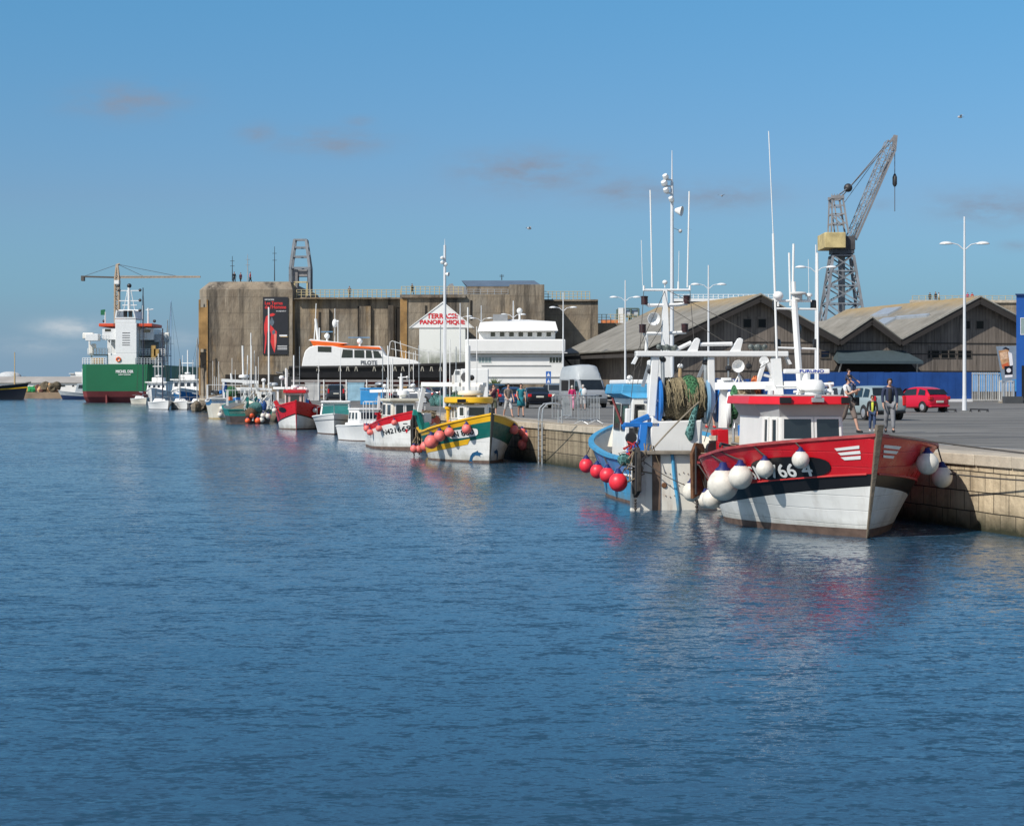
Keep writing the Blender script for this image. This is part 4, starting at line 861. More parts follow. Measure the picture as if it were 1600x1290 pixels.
g=G(); rows=[]
for x,zt2,w_ in ((-2.55,2.75,.8),(-2.4,3.0,.84),(.3,3.08,.84),(.9,2.98,.82),(1.25,2.6,.8),(1.62,2.08,.72)):
    r=[(.95 if x<1.5 else .86,2.02 if x<1.5 else 1.98),(w_+.06,(2.1+zt2)/2),(w_*.9,zt2-.08),(w_*.4,zt2)]; rows.append([(x,y,z) for y,z in r]+[(x,-y,z) for y,z in r[::-1]])
g.loft(rows,True,0,True); g.build('high_roof',vr,cv,smooth=50)
def quad(name,P,mat,par): g=G(); g.add(P,[(0,1,2,3)]); return g.build(name,mat,par,smooth=0)
quad('windscreen',[(2.17,-.80,1.30),(2.17,.80,1.30),(1.61,.76,1.97),(1.61,-.76,1.97)],glass,cv)
for sy in (-1,1):
    quad('side_window',[(1.95,sy*1.0,1.22),(1.05,sy*1.012,1.22),(1.05,sy*.98,1.9),(1.5,sy*.97,1.9)][::sy],glass,cv)
    g=G(); g.box((2.58,sy*.72,.86),(.2,.3,.22)); g.build('headlight',M('headlight_glass',(.5,.52,.55)),cv,smooth=0,bev=.03)
    g=G(); g.box((1.8,sy*1.14,1.35),(.12,.2,.34)); g.build('wing_mirror',black,cv,smooth=0,bev=.03)
    for x in (-1.7,1.9):
        g=G(); g.lathe([(.2,-.12),(.35,-.12),(.35,.1),(.3,.12),(.2,.12)],(x,sy*.9,.35),(0,sy,0),18); w1=g.build('wheel',rubber,cv); g=G(); g.lathe([(.03,0),(.2,0),(.2,.02),(.03,.03)],(x,sy*1.02,.35),(0,sy,0),12); g.build('rim',chrome,w1)
g=G(); g.box((2.66,0,.55),(.2,1.7,.26)); g.build('bumper',M('bumper_grey',(.07,.075,.08),.6),cv,smooth=0,bev=.04)
g=G(); g.bb((.0,-1.016,.5),(.9,-1.008,2.0)); g.bb((-1.9,-1.016,1.2),(-.4,-1.008,1.95)); g.build('open_doorway',M('opening_black',(.008,.008,.009)),cv,smooth=0)
g=G(); g.box((2.7,0,.85),(.06,.9,.12)); g.build('grille',black,cv,smooth=0)
# white van body behind green boat
Y=150; s=Y/F; vn=thing('white_box_van','white box van top with louvred vents behind the green boat wheelhouse','van',(XX(735,Y),Y,GZ),0)
x=lambda px:(px-735)*s
z=lambda py:ZZ(py,Y)-GZ
g=G(); g.bb((x(720),0,.5),(x(763),2.2,z(576))); g.build('box_body',cleanw,vn,smooth=0,bev=.06)
g=G(); g.prism([(x(707),.45),(x(719.8),.45),(x(719.8),z(577)),(x(711),z(577)),(x(707),z(590))],1,.1,2.1); g.build('cab',cleanw,vn,smooth=0,bev=.06)
g=G()
for k in range(4): g.bb((x(710.5),.07,z(580+k*1.6)),(x(718),.1,z(579.3+k*1.6)))
g.build('vent',dark,vn,smooth=0)
for px in (713,755): g=G(); g.lathe([(.15,-.12),(.38,-.12),(.38,.12),(.15,.12)],(x(px),.2,.38),(0,-1,0),16); g.build('wheel',rubber,vn)
# ---------------------------------------------------------------- people
def person(label,px,py,h,face,top,bot,shoe,hairm=hair,skirt=None,stride=.12,arms=((.0,.0),(.0,.0)),Y=None,zbase=GZ,sleeve=.5,legs=1.,longhair=False,name='person',bag=None,armpose=None,sit=False,glasses=False,detail=True,jacket=None,headdown=0,cat='person'):
    """face: direction the person looks (0 = towards camera, radians about z). arms: per side (forward swing, elbow bend)."""
    Y=Y or YG(py); root=thing(name,label,cat,(XX(px,Y),Y,zbase),face); k=h/1.75
    V=[];E=[];Rd=[]
    def v(p,r): V.append((p[0]*k,p[1]*k,p[2]*k)); Rd.append((r[0]*k,r[1]*k) if isinstance(r,tuple) else r*k); return len(V)-1
    def e(a,b): E.append((a,b))
    pel=v((0,0,.93),(.13,.10)); bel=v((0,0,1.07),(.115,.09)); che=v((0,0,1.28),(.15,.105)); nb=v((0,.005,1.45),(.075,.07)); nk=v((0,-.005,1.52),.052)
    dy=-.035*headdown
    chin=v((0,-.03+dy,1.565),(.058,.065)); hd=v((0,-.012+dy,1.645-.01*headdown),(.077,.092)); tp=v((0,.0+dy,1.725-.01*headdown),(.056,.066))
    for a,b in ((pel,bel),(bel,che),(che,nb),(nb,nk),(nk,chin),(chin,hd),(hd,tp)): e(a,b)
    ns=v((0,-.115+dy,1.635),.014); e(hd,ns)
    J={}
    for sg_,i in ((-1,0),(1,1)):
        sh=v((sg_*.185,0,1.415),.058); e(che if 0 else nb,sh)
        sw,el=arms[i]
        if armpose and armpose[i]:
            pe,pw=armpose[i]
        else:
            pe=(sg_*.235,-math.sin(sw)*.29,1.415-math.cos(sw)*.28); pw=(sg_*.235-sg_*.03*math.sin(el),pe[1]-math.sin(sw+el)*.25,pe[2]-math.cos(sw+el)*.25)
        eb=v(pe,.041); wr=v(pw,.027); e(sh,eb); e(eb,wr)
        d=(Vector(pw)-Vector(pe)).normalized(); pm=Vector(pw)+d*.075; pi_=v(pm,(.034,.022)); e(wr,pi_)
        lat=d.cross(Vector((sg_,0.01,0))).normalized() if abs(d.x)<.8 else Vector((0,1,0)); 
        if detail:
            cur=Vector((-sg_,0,0))-d*d.dot(Vector((-sg_,0,0))); cur.normalize()
            for fi in range(4):
                o=(fi-1.5)*.021; L_=(.066,.078,.074,.056)[fi]; f1=v(pm+lat*o+d*.03,.0095); f2=v(pm+lat*o+d*(.03+L_*.5)+cur*.006,.009); f3=v(pm+lat*o+d*(.03+L_*.9)+cur*.03,.0078); e(pi_,f1); e(f1,f2); e(f2,f3)
            t1_=v(pm-d*.03+lat*.035+cur*.01,.011); t2_=v(pm+d*.01+lat*.055+cur*.025,.009); e(wr,t1_); e(t1_,t2_)
        st=stride*(1 if sg_>0 else -1)
        hp=v((sg_*.085,0,.90),.088); e(pel,hp)
        if sit: kn=(sg_*.11,-.34,1.16-.18); an=(sg_*.11,-.38,.62); 
        else: kn=(sg_*.10,-st*.9-.02,.49); an=(sg_*.10,-st*1.9+(.04 if st<0 else 0),.09)
        kv=v(kn,.060); cf=v(((kn[0]+an[0])/2,(kn[1]+an[1])/2+.015,(kn[2]+an[2])/2+.05),.054); av=v(an,.036); to=v((an[0]*1.12,an[1]-.14,an[2]-.055),(.038,.026)); e(hp,kv); e(kv,cf); e(cf,av); e(av,to)
        J[i]=(hp,kv,cf,av,to,sh,eb,wr)
    me=skinmesh(V,E,Rd,1); meshobj('body',me,skin,root)
    def sub(ids,rr,mat,nm,ext=None):
        mp={}; vv=[];ee=[];rd=[]
        for i_,r in zip(ids,rr): mp[i_]=len(vv); vv.append(V[i_] if not isinstance(i_,tuple) else tuple(c*k for c in i_)); rd.append((r[0]*k,r[1]*k) if isinstance(r,tuple) else r*k)
        for a,b in E:
            if a in mp and b in mp: ee.append((mp[a],mp[b]))
        if ext:
            for a,b in ext: ee.append((mp[a],mp[b]))
        return meshobj(nm,skinmesh(vv,ee,rd,1),mat,root)
    def lerpP(a,b,t): A,B=V[a],V[b]; return tuple((A[i]+(B[i]-A[i])*t)/k for i in range(3))
    # shirt
    ids=[pel,bel,che,nb]; rr=[(.155,.125),(.14,.115),(.175,.13),(.085,.08)]; ext=[]
    for i in (0,1):
        sh,eb,wr=J[i][5:]; ids.append(sh); rr.append(.072)
        if sleeve>0:
            p=lerpP(sh,eb,min(1,sleeve*2)); ids.append(p); rr.append(.056); ext.append((sh,p))
            if sleeve>.5: p2=lerpP(eb,wr,(sleeve-.5)*1.9); ids.append(p2); rr.append(.042); ext.append((p,p2))
    so2=sub(ids,rr,jacket or top,'jacket' if jacket else 'shirt',ext)
    if jacket:
        g=G(); g.loft([[( -.055*k,-.118*k,.86*k),(.055*k,-.118*k,.86*k)],[(-.05*k,-.135*k,1.1*k),(.05*k,-.135*k,1.1*k)],[(-.06*k,-.142*k,1.3*k),(.06*k,-.142*k,1.3*k)],[(-.05*k,-.10*k,1.43*k),(.05*k,-.10*k,1.43*k)]]); o=g.build('shirt',top,root,smooth=60); sm=o.modifiers.new('t','SOLIDIFY'); sm.thickness=.015
    # trousers or shorts
    ids=[pel]; rr=[(.15,.12)]; ext=[]
    for i in (0,1):
        hp,kv,cf,av,to,_,_,_=J[i]; ids.append(hp); rr.append(.108)
        if legs>=1: ids+=[kv,cf]; rr+=[.08,.074]; p=lerpP(cf,av,.9); ids.append(p); rr.append(.058); ext.append((cf,p))
        elif legs>=.5: ids.append(kv); rr.append(.088); p=lerpP(kv,cf,.5); ids.append(p); rr.append(.082); ext.append((kv,p))
        else: p=lerpP(hp,kv,.75); ids.append(p); rr.append(.098); ext.append((hp,p))
    sub(ids,rr,bot,'trousers' if legs>=1 else 'shorts',ext)
    if skirt:
        g=G(); g.loft([[(math.cos(2*PI*j/16)*rx*k,math.sin(2*PI*j/16)*ry*k,z_*k) for j in range(16)] for rx,ry,z_ in ((.15,.12,1.05),(.185,.15,.85),(.22,.18,.58))],True); o=g.build('skirt',skirt,root,smooth=60); sm=o.modifiers.new('t','SOLIDIFY'); sm.thickness=.012
    for i in (0,1):
        av,to=J[i][3],J[i][4]; A=Vector(V[av]); B=Vector(V[to]); g=G(); g.tube([A+Vector((0,.045*k,-.03*k)),A+Vector((0,0,-.035*k)),(A+B)/2+Vector((0,0,-.015*k)),B+Vector((0,-.03*k,0))],[.045*k,.052*k,.046*k,.03*k],8); g.build('shoe',shoe,root,smooth=60)
    # hair cap
    cy=(.0+dy)*k; g=G(); rows=[]
    for z_,rx,ry,oy in ((1.60,.083,.06,.05),(1.655,.09,.085,.022),(1.70,.088,.088,.016),(1.745,.07,.075,.012),(1.772,.035,.04,.01)):
        rows.append([(math.cos(2*PI*j/14)*rx*k,(math.sin(2*PI*j/14)*ry+oy+dy)*k,(z_-.01*headdown+(0.035 if math.sin(2*PI*j/14)<-.3 and z_<1.69 else 0))*k) for j in range(14)])
    g.loft(rows,True,0,True)
    if longhair: g.loft([[(math.cos(2*PI*j/12)*rx*k,(math.sin(2*PI*j/12)*ry+.045+dy)*k,z_*k) for j in range(12)] for z_,rx,ry in ((1.42,.07,.035),(1.5,.095,.05),(1.6,.1,.06),(1.68,.09,.06))],True,0,True)
    g.build('hair',hairm,root,smooth=60)
    g=G()
    for sx in (-1,1): g.ball((sx*.03*k,(-.096+dy)*k,(1.66-.01*headdown)*k),(.018 if glasses else .0095)*k,(1.3,.5,.8),8,6)
    g.bar((-.02*k,(-.1+dy)*k,(1.59)*k),(.02*k,(-.1+dy)*k,1.59*k),.005*k,n=5)
    g.build('sunglasses' if glasses else 'face_features',black,root)
    return root,k
cwhite=cloth('white',(.62,.62,.62)); cblack=cloth('black',(.014,.014,.016)); cgrey=cloth('grey',(.20,.205,.22)); cbrown=cloth('brown',(.17,.13,.11)); cjean=cloth('denim',(.035,.06,.13)); cyel=cloth('yellow',(.55,.58,.06)); cteal=cloth('teal',(.01,.17,.21)); cpurp=cloth('plum',(.07,.015,.035)); cpink=cloth('raspberry',(.42,.01,.10)); clb=cloth('lightblue',(.15,.38,.5)); ctaup=cloth('taupe',(.17,.14,.12)); cpale=cloth('palegrey',(.42,.42,.42)); cnavy=cloth('navy',(.02,.03,.07)); cred=cloth('red',(.45,.02,.02)); cpinkp=cloth('pinktrouser',(.5,.22,.3)); cgreen=cloth('olive',(.06,.065,.04))
Ym=60.
ap=[((-.20,-.14,1.17),(-.02,-.30,1.28)),((.20,-.14,1.17),(.06,-.30,1.26))]
man,k=person('bearded man in a white t-shirt and long shorts carrying a child on his shoulders',1326,0,1.78,R(35),cwhite,cbrown,cblack,hair,stride=.16,sleeve=.35,legs=.6,Y=Ym,armpose=ap,glasses=True)
g=G(); g.tube([(-.19,-.02,1.44),(-.12,-.14,1.25),(.0,-.17,1.12),(.14,-.13,1.0)],.03,6); g.box((.2,-.12,.98),(.16,.16,.26)); tag(g.build('shoulder_bag',cblack,loc=(XX(1326,Ym),Ym,GZ),rz=R(35),smooth=0,bev=.02),'small black bag slung across the man in a white t-shirt','bag')
ch,k=person('small child in dark blue riding on the shoulders of the man',1326,0,1.05,R(35),cnavy,cjean,cwhite,hair,Y=Ym+.05,zbase=GZ+1.45-.52,sleeve=.9,legs=1,sit=True,arms=((.9,.2),(.9,.2)))
person('young boy in a dark jacket over a yellow t-shirt beside the silver car',1363,0,1.16,R(-5),cyel,cjean,cwhite,hair,stride=.05,Y=62,sleeve=.9,jacket=cblack,arms=((.05,.2),(.05,.2)),glasses=True)
person('woman in black with loose grey trousers looking down as she walks',1390,0,1.70,R(-4),cblack,cgrey,cblack,hair,stride=.08,Y=60.5,sleeve=.95,longhair=False,jacket=cnavy,headdown=1.6,arms=((.1,.35),(.05,.2)))
person('woman in a white top with long dark hair behind the wheelhouse radar',1297,0,1.62,R(60),cwhite,cjean,cblack,hair,Y=66,sleeve=.3,longhair=True,arms=((.3,.5),(.1,.3)))
person('woman in a plum top and olive shorts raising her hand to her face',771,650,1.58,R(15),cpurp,cgreen,cblack,hair,stride=.1,sleeve=.2,legs=.5,armpose=[((-.22,-.12,1.18),(-.06,-.2,1.45)),None])
person('woman in a grey top and pale shorts with a crossbody bag, middle of three',794,652,1.60,R(25),ctaup,cpale,cblack,hair,stride=.16,sleeve=.4,legs=.5,arms=((.3,.7),(.2,.4)))
person('woman in a bright teal dress, right of the three walking women',814,651,1.60,R(8),cteal,cblack,cblack,hair,stride=.1,sleeve=.2,legs=.4,skirt=cteal,arms=((.2,.8),(.1,.2)))
person('elderly woman in a raspberry jacket walking away past the camper van',894,641,1.55,R(172),cpink,cpinkp,cblack,hairg,stride=.1,sleeve=.9,detail=False)
bp,k=person('person in a light blue shirt and grey shorts wearing a white backpack',911,641,1.6,R(185),clb,cpale,cblack,hairg,stride=.1,sleeve=.4,legs=.5,detail=False)
g=G(); g.ball((0,0,0),.2,(.85,.5,1.25),12,8); Y=YG(641); tag(g.build('white_backpack',cwhite,loc=(XX(913,Y),Y-.22,GZ+1.15)),'pale backpack on the person in light blue','backpack')
person('person in dark blue clothes standing behind the trawler net drum',1110,668.5,1.68,R(10),cnavy,cnavy,cred,hair,stride=.07,legs=.6,sleeve=.4)
person('person crouched at the camper van open side door',886,633,1.5,R(80),ctaup,cgrey,cblack,hair,detail=False)
for i,(px,Y,zb,h,c1,c2,lab,rz) in enumerate(((366,268,bz(439)+0,1.7,cblack,cblack,'tiny dark figure leftmost on the bunker roof',20),(376,268,bz(439),1.6,cpurp,cblack,'tiny figure in plum on the bunker roof left of the flagpole',-30),(391,268,bz(439),1.7,cred,cblack,'tiny figure in red on the bunker roof right of the flagpole',90),(546,263.6,bz(464),1.65,ctaup,cblack,'tiny figure leaning on the yellow bunker railing',0),(644,261.3,bz(461),1.6,cblack,cblack,'tiny dark figure on bunker roof above the terrace building',40),
  (1453,301,ZZ(472.8,300),1.7,cblack,cblack,'tiny dark figure leftmost above the right shed ridge',0),(1462,301,ZZ(472.8,300),1.8,cblack,cjean,'tiny figure in jeans above the right shed ridge',30),(1467,301,ZZ(472.8,300),1.7,cwhite,cblack,'tiny figure in white above the right shed ridge',60),(1512,301,ZZ(472.8,300),1.7,cpink,cblack,'tiny figure in pink above the shed just right of the lamp post',0),(1519,301,ZZ(472.8,300),1.7,cred,cpale,'tiny figure in red above the shed peak',0))):
    person(lab,px,0,h,R(rz),c1,c2,cblack,Y=Y+(1.6 if Y<300 else 1.5),zbase=zb,detail=False,sleeve=.8)
#PART5
# ---------------------------------------------------------------- boats
class Boat:
    def __init__(s,name,label,cat,bow,head,L,B,zb,zm,zs,draft=.7,rake=.6,tr=.75,um=.7,wf=.85,ue=.5,uw=.65,ps=2.,pw=1.6,group=None,trw=None,fl=1.3):
        s.o=Vector((bow[0],bow[1],0)); h=Vector(head).normalized(); s.h=h; s.p=Vector((-h.y,h.x)); s.rz=math.atan2(h.y,h.x)
        s.L,s.B,s.zb,s.zm,s.zs,s.dr,s.rake,s.tr,s.um,s.wf,s.ue,s.uw,s.ps,s.pw,s.fl=L,B,zb,zm,zs,draft,rake,tr,um,wf,ue,uw,ps,pw,fl; s.trw=trw or tr
        s.root=thing(name,label,cat,tuple(s.o),s.rz,group)
    se=2
    def zsh(s,u):
        return s.zm+(s.zb-s.zm)*(1-u/s.um)**s.se if u<s.um else s.zm+(s.zs-s.zm)*((u-s.um)/(1-s.um))**2
    def hp(s,u,v,side):
        sm=lambda t:t*t*(3-2*t)
        tp=sm(max(0,(u-.55)/.45))
        bs=s.B/2*(1-(1-min(u/s.ue,1))**s.ps)*(1-(1-s.tr)*tp); bw=s.B/2*s.wf*(1-(1-min(u/s.uw,1))**s.pw)*(1-(1-s.trw)*tp)
        if v>=0: return Vector((-u*s.L+s.rake*v*(1-u)**3, side*(bw+(bs-bw)*v**s.fl), v*s.zsh(u)))
        return Vector((-u*s.L-(-v)*(1-u)**4*s.rake, side*bw*(1-(-v)**1.8), v*s.dr))
    def world(s,p): return Vector((s.o.x+s.h.x*p[0]+s.p.x*p[1], s.o.y+s.h.y*p[0]+s.p.y*p[1], p[2]))
    def pix(s,p): w=s.world(p); return 800+F*w.x/w.y, HY-F*(w.z-H)/w.y
    def at(s,px,py,d):
        r=(px-800)/F; Y=(-d+s.o.x*s.h.x+s.o.y*s.h.y)/(r*s.h.x+s.h.y); X=r*Y; q=Vector((X-s.o.x,Y-s.o.y)); return Vector((q.dot(s.h),q.dot(s.p),ZZ(py,Y)))
    def nrm(s,u,v,side):
        a=s.hp(min(u+.01,1),v,side)-s.hp(max(u-.01,0),v,side); b=s.hp(u,min(v+.03,1),side)-s.hp(u,max(v-.03,0),side); n=a.cross(b)
        if n.y*side<0: n=-n
        return n.normalized()
    def hull(s,bands,mats,inner,deckm,railm,bul=.55,railr=.05,railw=.1,post=None,nu=26,strake=None):
        us=[(i/nu)**1.35 for i in range(nu+1)]
        def rows(u):
            vs=[(-1,0),(-.55,0),(-.2,0),(0,0)]; lo=0
            for f,mi in bands:
                hi=f(u) if callable(f) else f; n=max(1,int((hi-lo)/.14)) if False else 3
                for k in range(1,n+1): vs.append((lo+(hi-lo)*k/n,mi))
                lo=hi
            return vs
        g=G(); n=len(rows(0))
        for side in (1,-1):
            V=[s.hp(u,v,side) for u in us for v,_ in rows(u)]; Fs=[];mi=[]
            rr=rows(.5)
            for i in range(nu):
                for k in range(n-1):
                    a=i*n+k; f=(a,a+1,a+1+n,a+n); Fs.append(f[::-1] if side<0 else f); mi.append(rr[k+1][1])
            o=len(g.v); g.v+=[tuple(p) for p in V]; g.f+=[tuple(o+i for i in f) for f in Fs]; g.m+=mi
        R1=rows(1.)
        for k in range(n-1):
            P=[s.hp(1,R1[k][0],1),s.hp(1,R1[k+1][0],1),s.hp(1,R1[k+1][0],-1),s.hp(1,R1[k][0],-1)]; g.add(P,[(0,1,2,3)],R1[k+1][1])
        g.build('hull',mats,s.root,smooth=50)
        # inside of the bulwark and deck
        g=G(); 
        def inn(u,side,t):
            top=s.hp(u,1,side); z=s.zsh(u); vd=max(.05,(z-bul)/z); low=s.hp(u,vd,side); p=top.lerp(low,t); p.y-=side*min(.09,abs(p.y)); return p
        for side in (1,-1):
            g.loft([[inn(u,side,0),inn(u,side,1)] for u in us],m=0)
        g.add([inn(1,1,0),inn(1,-1,0),inn(1,-1,1),inn(1,1,1)],[(0,1,2,3)])
        g.build('bulwark',inner,s.root,smooth=50)
        g=G(); g.loft([[inn(u,1,1),Vector((inn(u,1,1).x,0,inn(u,1,1).z+.03)),inn(u,-1,1)] for u in us]); g.build('deck',deckm,s.root)
        g=G()
        for side in (1,-1):
            ps=[s.hp(u,1,side)+Vector((0,-side*.03,.0)) for u in us]
            rows_=[]
            for i,p in enumerate(ps):
                w_=railw/2; 
                if i==0: p=Vector((p.x,side*.02,p.z))
                rows_.append([p+Vector((0,-side*w_,-railr/2)),p+Vector((0,side*w_,-railr/2)),p+Vector((0,side*w_,railr/2+.01)),p+Vector((0,-side*w_,railr/2+.01))])
            g.loft(rows_,True,0,True)
        a=s.hp(1,1,1); b=s.hp(1,1,-1); g.sq(a,b,.12,railr); g.build('rail',railm,s.root,smooth=40)
        if strake:
            for f,mt,r in strake:
                g=G()
                for side in (1,-1): g.tube([s.hp(u,f(u),side)+s.nrm(u,f(u),side)*.01 for u in us[1:]],r,6)
                g.build('rubbing_strake',mt,s.root,smooth=60)
        if post:
            w_,mt,ext=post; g=G(); rows_=[]
            for v in (-.3,.0,.2,.42,.5,.75,1.,1+ext):
                p=s.hp(0,min(v,1),1); p=Vector((p.x,0,p.z)); 
                if v>1: q=s.hp(0,.9,1); d=(p-Vector((q.x,0,q.z)))/(.1); p=p+d*(v-1)
                f=.45+1.05*max(0,v)**1.2; o_=.015+.04*max(0,v); rows_.append([p+Vector((-.12,-w_*f/2,0)),p+Vector((o_,-w_*f/2,0)),p+Vector((o_,w_*f/2,0)),p+Vector((-.12,w_*f/2,0))])
            g.loft(rows_,True,0,True); g.build('stem_post',mt,s.root,smooth=0,bev=.01)
    def nearest(s,px,py,side,r=0,us=(0,1),vs=(.05,1)):
        best=None
        for i in range(61):
            u=us[0]+(us[1]-us[0])*i/60
            for k in range(31):
                v=vs[0]+(vs[1]-vs[0])*k/30; c=s.hp(u,v,side)+s.nrm(u,v,side)*r; x,y=s.pix(c); d=(x-px)**2+(y-py)**2
                if best is None or d<best[0]: best=(d,u,v,c)
        du=(us[1]-us[0])/60; dv=(vs[1]-vs[0])/30
        for it in range(5):
            _,u0,v0,_=best
            for i in range(-3,4):
                for k in range(-3,4):
                    u=min(1,max(0,u0+du*i/3)); v=min(1,max(.02,v0+dv*k/3)); c=s.hp(u,v,side)+s.nrm(u,v,side)*r; x,y=s.pix(c); d=(x-px)**2+(y-py)**2
                    if d<best[0]: best=(d,u,v,c)
            du*=.35; dv*=.35
        return best
    def panel(s,side,px,py,a,b,mat,sl=0,p=1.,off=.02,name='number_panel',n=28):
        _,u0,v0,_=s.nearest(px,py,side); g=G(); rows_=[]
        for r in (.02,.25,.5,.75,1):
            ring=[]
            for k in range(n):
                t=2*PI*k/n; x=math.copysign(abs(math.cos(t))**p,math.cos(t))*a*r; ring.append((x,math.copysign(abs(math.sin(t))**p,math.sin(t))*b*r+sl*x))
            rows_.append(s.onhull(side,u0,v0,ring,off))
        g.loft(rows_,True); return g.build(name,mat,s.root,smooth=0)
    def onhull(s,side,u0,v0,pts,off=.012):
        "pts = (metres towards the reader's right, metres up); mapped round the hull"
        out=[]
        du=-side  # starboard(-1): reading right = towards the bow ; port(+1): right = aft
        for a,b in pts:
            u=u0-(a/s.L)*(1 if side<0 else -1); u=min(1,max(0,u)); z=s.zsh(u0)*v0+b; v=min(1,max(0,z/s.zsh(u))); out.append(s.hp(u,v,side)+s.nrm(u,v,side)*off)
        return out
    def lettering(s,txt,side,px,py,wd,ht,mat,off=.014,slope=0,name='lettering'):
        _,u,v,_=s.nearest(px,py,side); V,Fs=textdata(txt); g=G()
        for k,(dx,dy) in enumerate(((0,0),(.05,0),(.05,.04),(0,.04))): g.add(s.onhull(side,u,v,[(x*wd+dx*ht,y*ht+slope*x*wd+dy*ht) for x,y in V],off+.001*k),[f for f in Fs])
        return g.build(name,mat,s.root,smooth=0)
    def shape(s,side,px,py,polys,mats,off=.01,name='painted_mark'):
        _,u,v,_=s.nearest(px,py,side); g=G()
        for poly,mi in polys:
            P=s.onhull(side,u,v,poly,off); g.add(P,[tuple(range(len(P))) if side<0 else tuple(range(len(P)))],mi)
        return g.build(name,mats,s.root,smooth=0)
    def decal_px(s,side,quads,mats,off=.012,name='painted_mark',n=6):
        "painted marks given by their four corners on the hull; subdivided so they follow the planks"
        g=G()
        for (a,b,c,d),mi in quads:
            A,B_,C,D=[s.nearest(x,y,side,0,(0,.3) if 'flash' in name and 'bow' in name else (0,1)) for x,y in (a,b,c,d)]; rows_=[]
            for i in range(n+1):
                t=i/n; row=[]
                for k in range(3):
                    r=k/2; u=(A[1]*(1-t)+B_[1]*t)*(1-r)+(D[1]*(1-t)+C[1]*t)*r; v=(A[2]*(1-t)+B_[2]*t)*(1-r)+(D[2]*(1-t)+C[2]*t)*r
                    row.append(s.hp(u,v,side)+s.nrm(u,v,side)*off)
                rows_.append(row)
            g.loft(rows_,m=mi)
        return g.build(name,mats,s.root,smooth=0)
    def fender(s,px,py,rpx,side,mat,label,group,cap=None,ropem=None,us=(0,1),kind='ball'):
        _,u,v,c=s.nearest(px,py,side,0,us); S_=s.world(c); r=rpx*S_.y/F
        if not hasattr(s,'_smp'): s._smp={}
        if side not in s._smp: s._smp[side]=[s.world(s.hp(i/50,k/10,side)) for i in range(51) for k in range(11)]
        best=None; Yc=S_.y-2.2
        while Yc<S_.y+1.2:
            C=Vector((XX(px,Yc),Yc,ZZ(py,Yc))); d=min((C-p_).length for p_ in s._smp[side])
            if best is None or abs(d-r)<best[0]: best=(abs(d-r),C)
            if d<=r: break
            Yc+=.03
        W_=best[1]; hang=s.world(s.hp(min(u,1),1,side))
        return fender(W_,rpx*W_.y/F,mat,label,group,hang,cap)
def fender(W_,r,mat,label,group,hang=None,cap=None):
    root=thing('round_fender',label,'fender',tuple(W_),random.uniform(0,6),group)
    g=G(); rows=[]
    prof=[(0,-1.0)]+[(math.cos(a),math.sin(a)) for a in [(-80+i*12)*PI/180 for i in range(12)]]+[(.50,.93),(.33,1.06)]
    sx_=random.uniform(.94,1.03); g.lathe([(p*r*sx_,h*r) for p,h in prof],(0,0,0),(0,0,1),20); g.build('float_ball',mat,root,smooth=70)
    g=G(); g.lathe([(.52*r,.90*r),(.50*r,.98*r),(.30*r,1.12*r),(.2*r,1.38*r),(.1*r,1.42*r)],(0,0,0),(0,0,1),14); g.build('cap',cap or fcap,root,smooth=60)
    if hang is not None:
        ca,sa=math.cos(-root.rotation_euler.z),math.sin(-root.rotation_euler.z); d=hang-Vector(W_); d=Vector((d.x*ca-d.y*sa,d.x*sa+d.y*ca,d.z))
        a=Vector((0,0,r*1.38)); 
        if d.z<r*1.4: d.z=r*1.45
        g=G(); g.tube([a,a.lerp(d,.5)+Vector((0,0,-.01)),d],.016 if r>.15 else .012,6); g.build('rope',roped,root)
    return root
def cabin(parent,base_,top,z0,z1,wall,wins,frame=None,roof=None,name='wheelhouse',gm=None,wbev=.02,fr_=.05):
    """base_/top: matching plan polygons (ccw from above) at z0/z1 (z may be a list per corner). wins: (edge, s0,s1,t0,t1)"""
    n=len(base_); zf=lambda z,i: z[i] if isinstance(z,(list,tuple)) else z
    Pb=[Vector((p[0],p[1],zf(z0,i))) for i,p in enumerate(base_)]; Pt=[Vector((p[0],p[1],zf(z1,i))) for i,p in enumerate(top)]
    g=G(); g.loft([Pb,Pt],True,0,True); w_=g.build(name,wall,parent,smooth=0,bev=wbev)
    for ei,s0,s1,t0,t1 in wins:
        j=(ei+1)%n
        def P(a,t): return Pb[ei].lerp(Pb[j],a).lerp(Pt[ei].lerp(Pt[j],a),t)
        A,B_,C,D=P(s0,t0),P(s1,t0),P(s1,t1),P(s0,t1)
        nn=(B_-A).cross(D-A).normalized(); 
        g=G(); ring_o=[A,B_,C,D]; cen=sum(ring_o,Vector())/4
        def ins(p,k):
            i=ring_o.index(p); a=(ring_o[(i+1)%4]-p).normalized(); b=(ring_o[(i-1)%4]-p).normalized(); return p+(a+b)*k
        ri=[ins(p,fr_) for p in (A,B_,C,D)]
        V=[p+nn*.004 for p in ring_o]+[p+nn*.004 for p in ri]+[p+nn*.03 for p in ring_o]+[p+nn*.03 for p in ri]
        Fs=[]
        for k in range(4):
            m_=(k+1)%4; Fs+= [(8+k,8+m_,12+m_,12+k),(k,m_,8+m_,8+k),(12+k,12+m_,4+m_,4+k)]
        g.add(V,Fs); f=g.build('window',frame or wall,parent,smooth=0)
        g=G(); g.add([p+nn*.012 for p in ri],[(0,1,2,3)]); g.build('pane',gm or glass,f,smooth=0)
    return w_
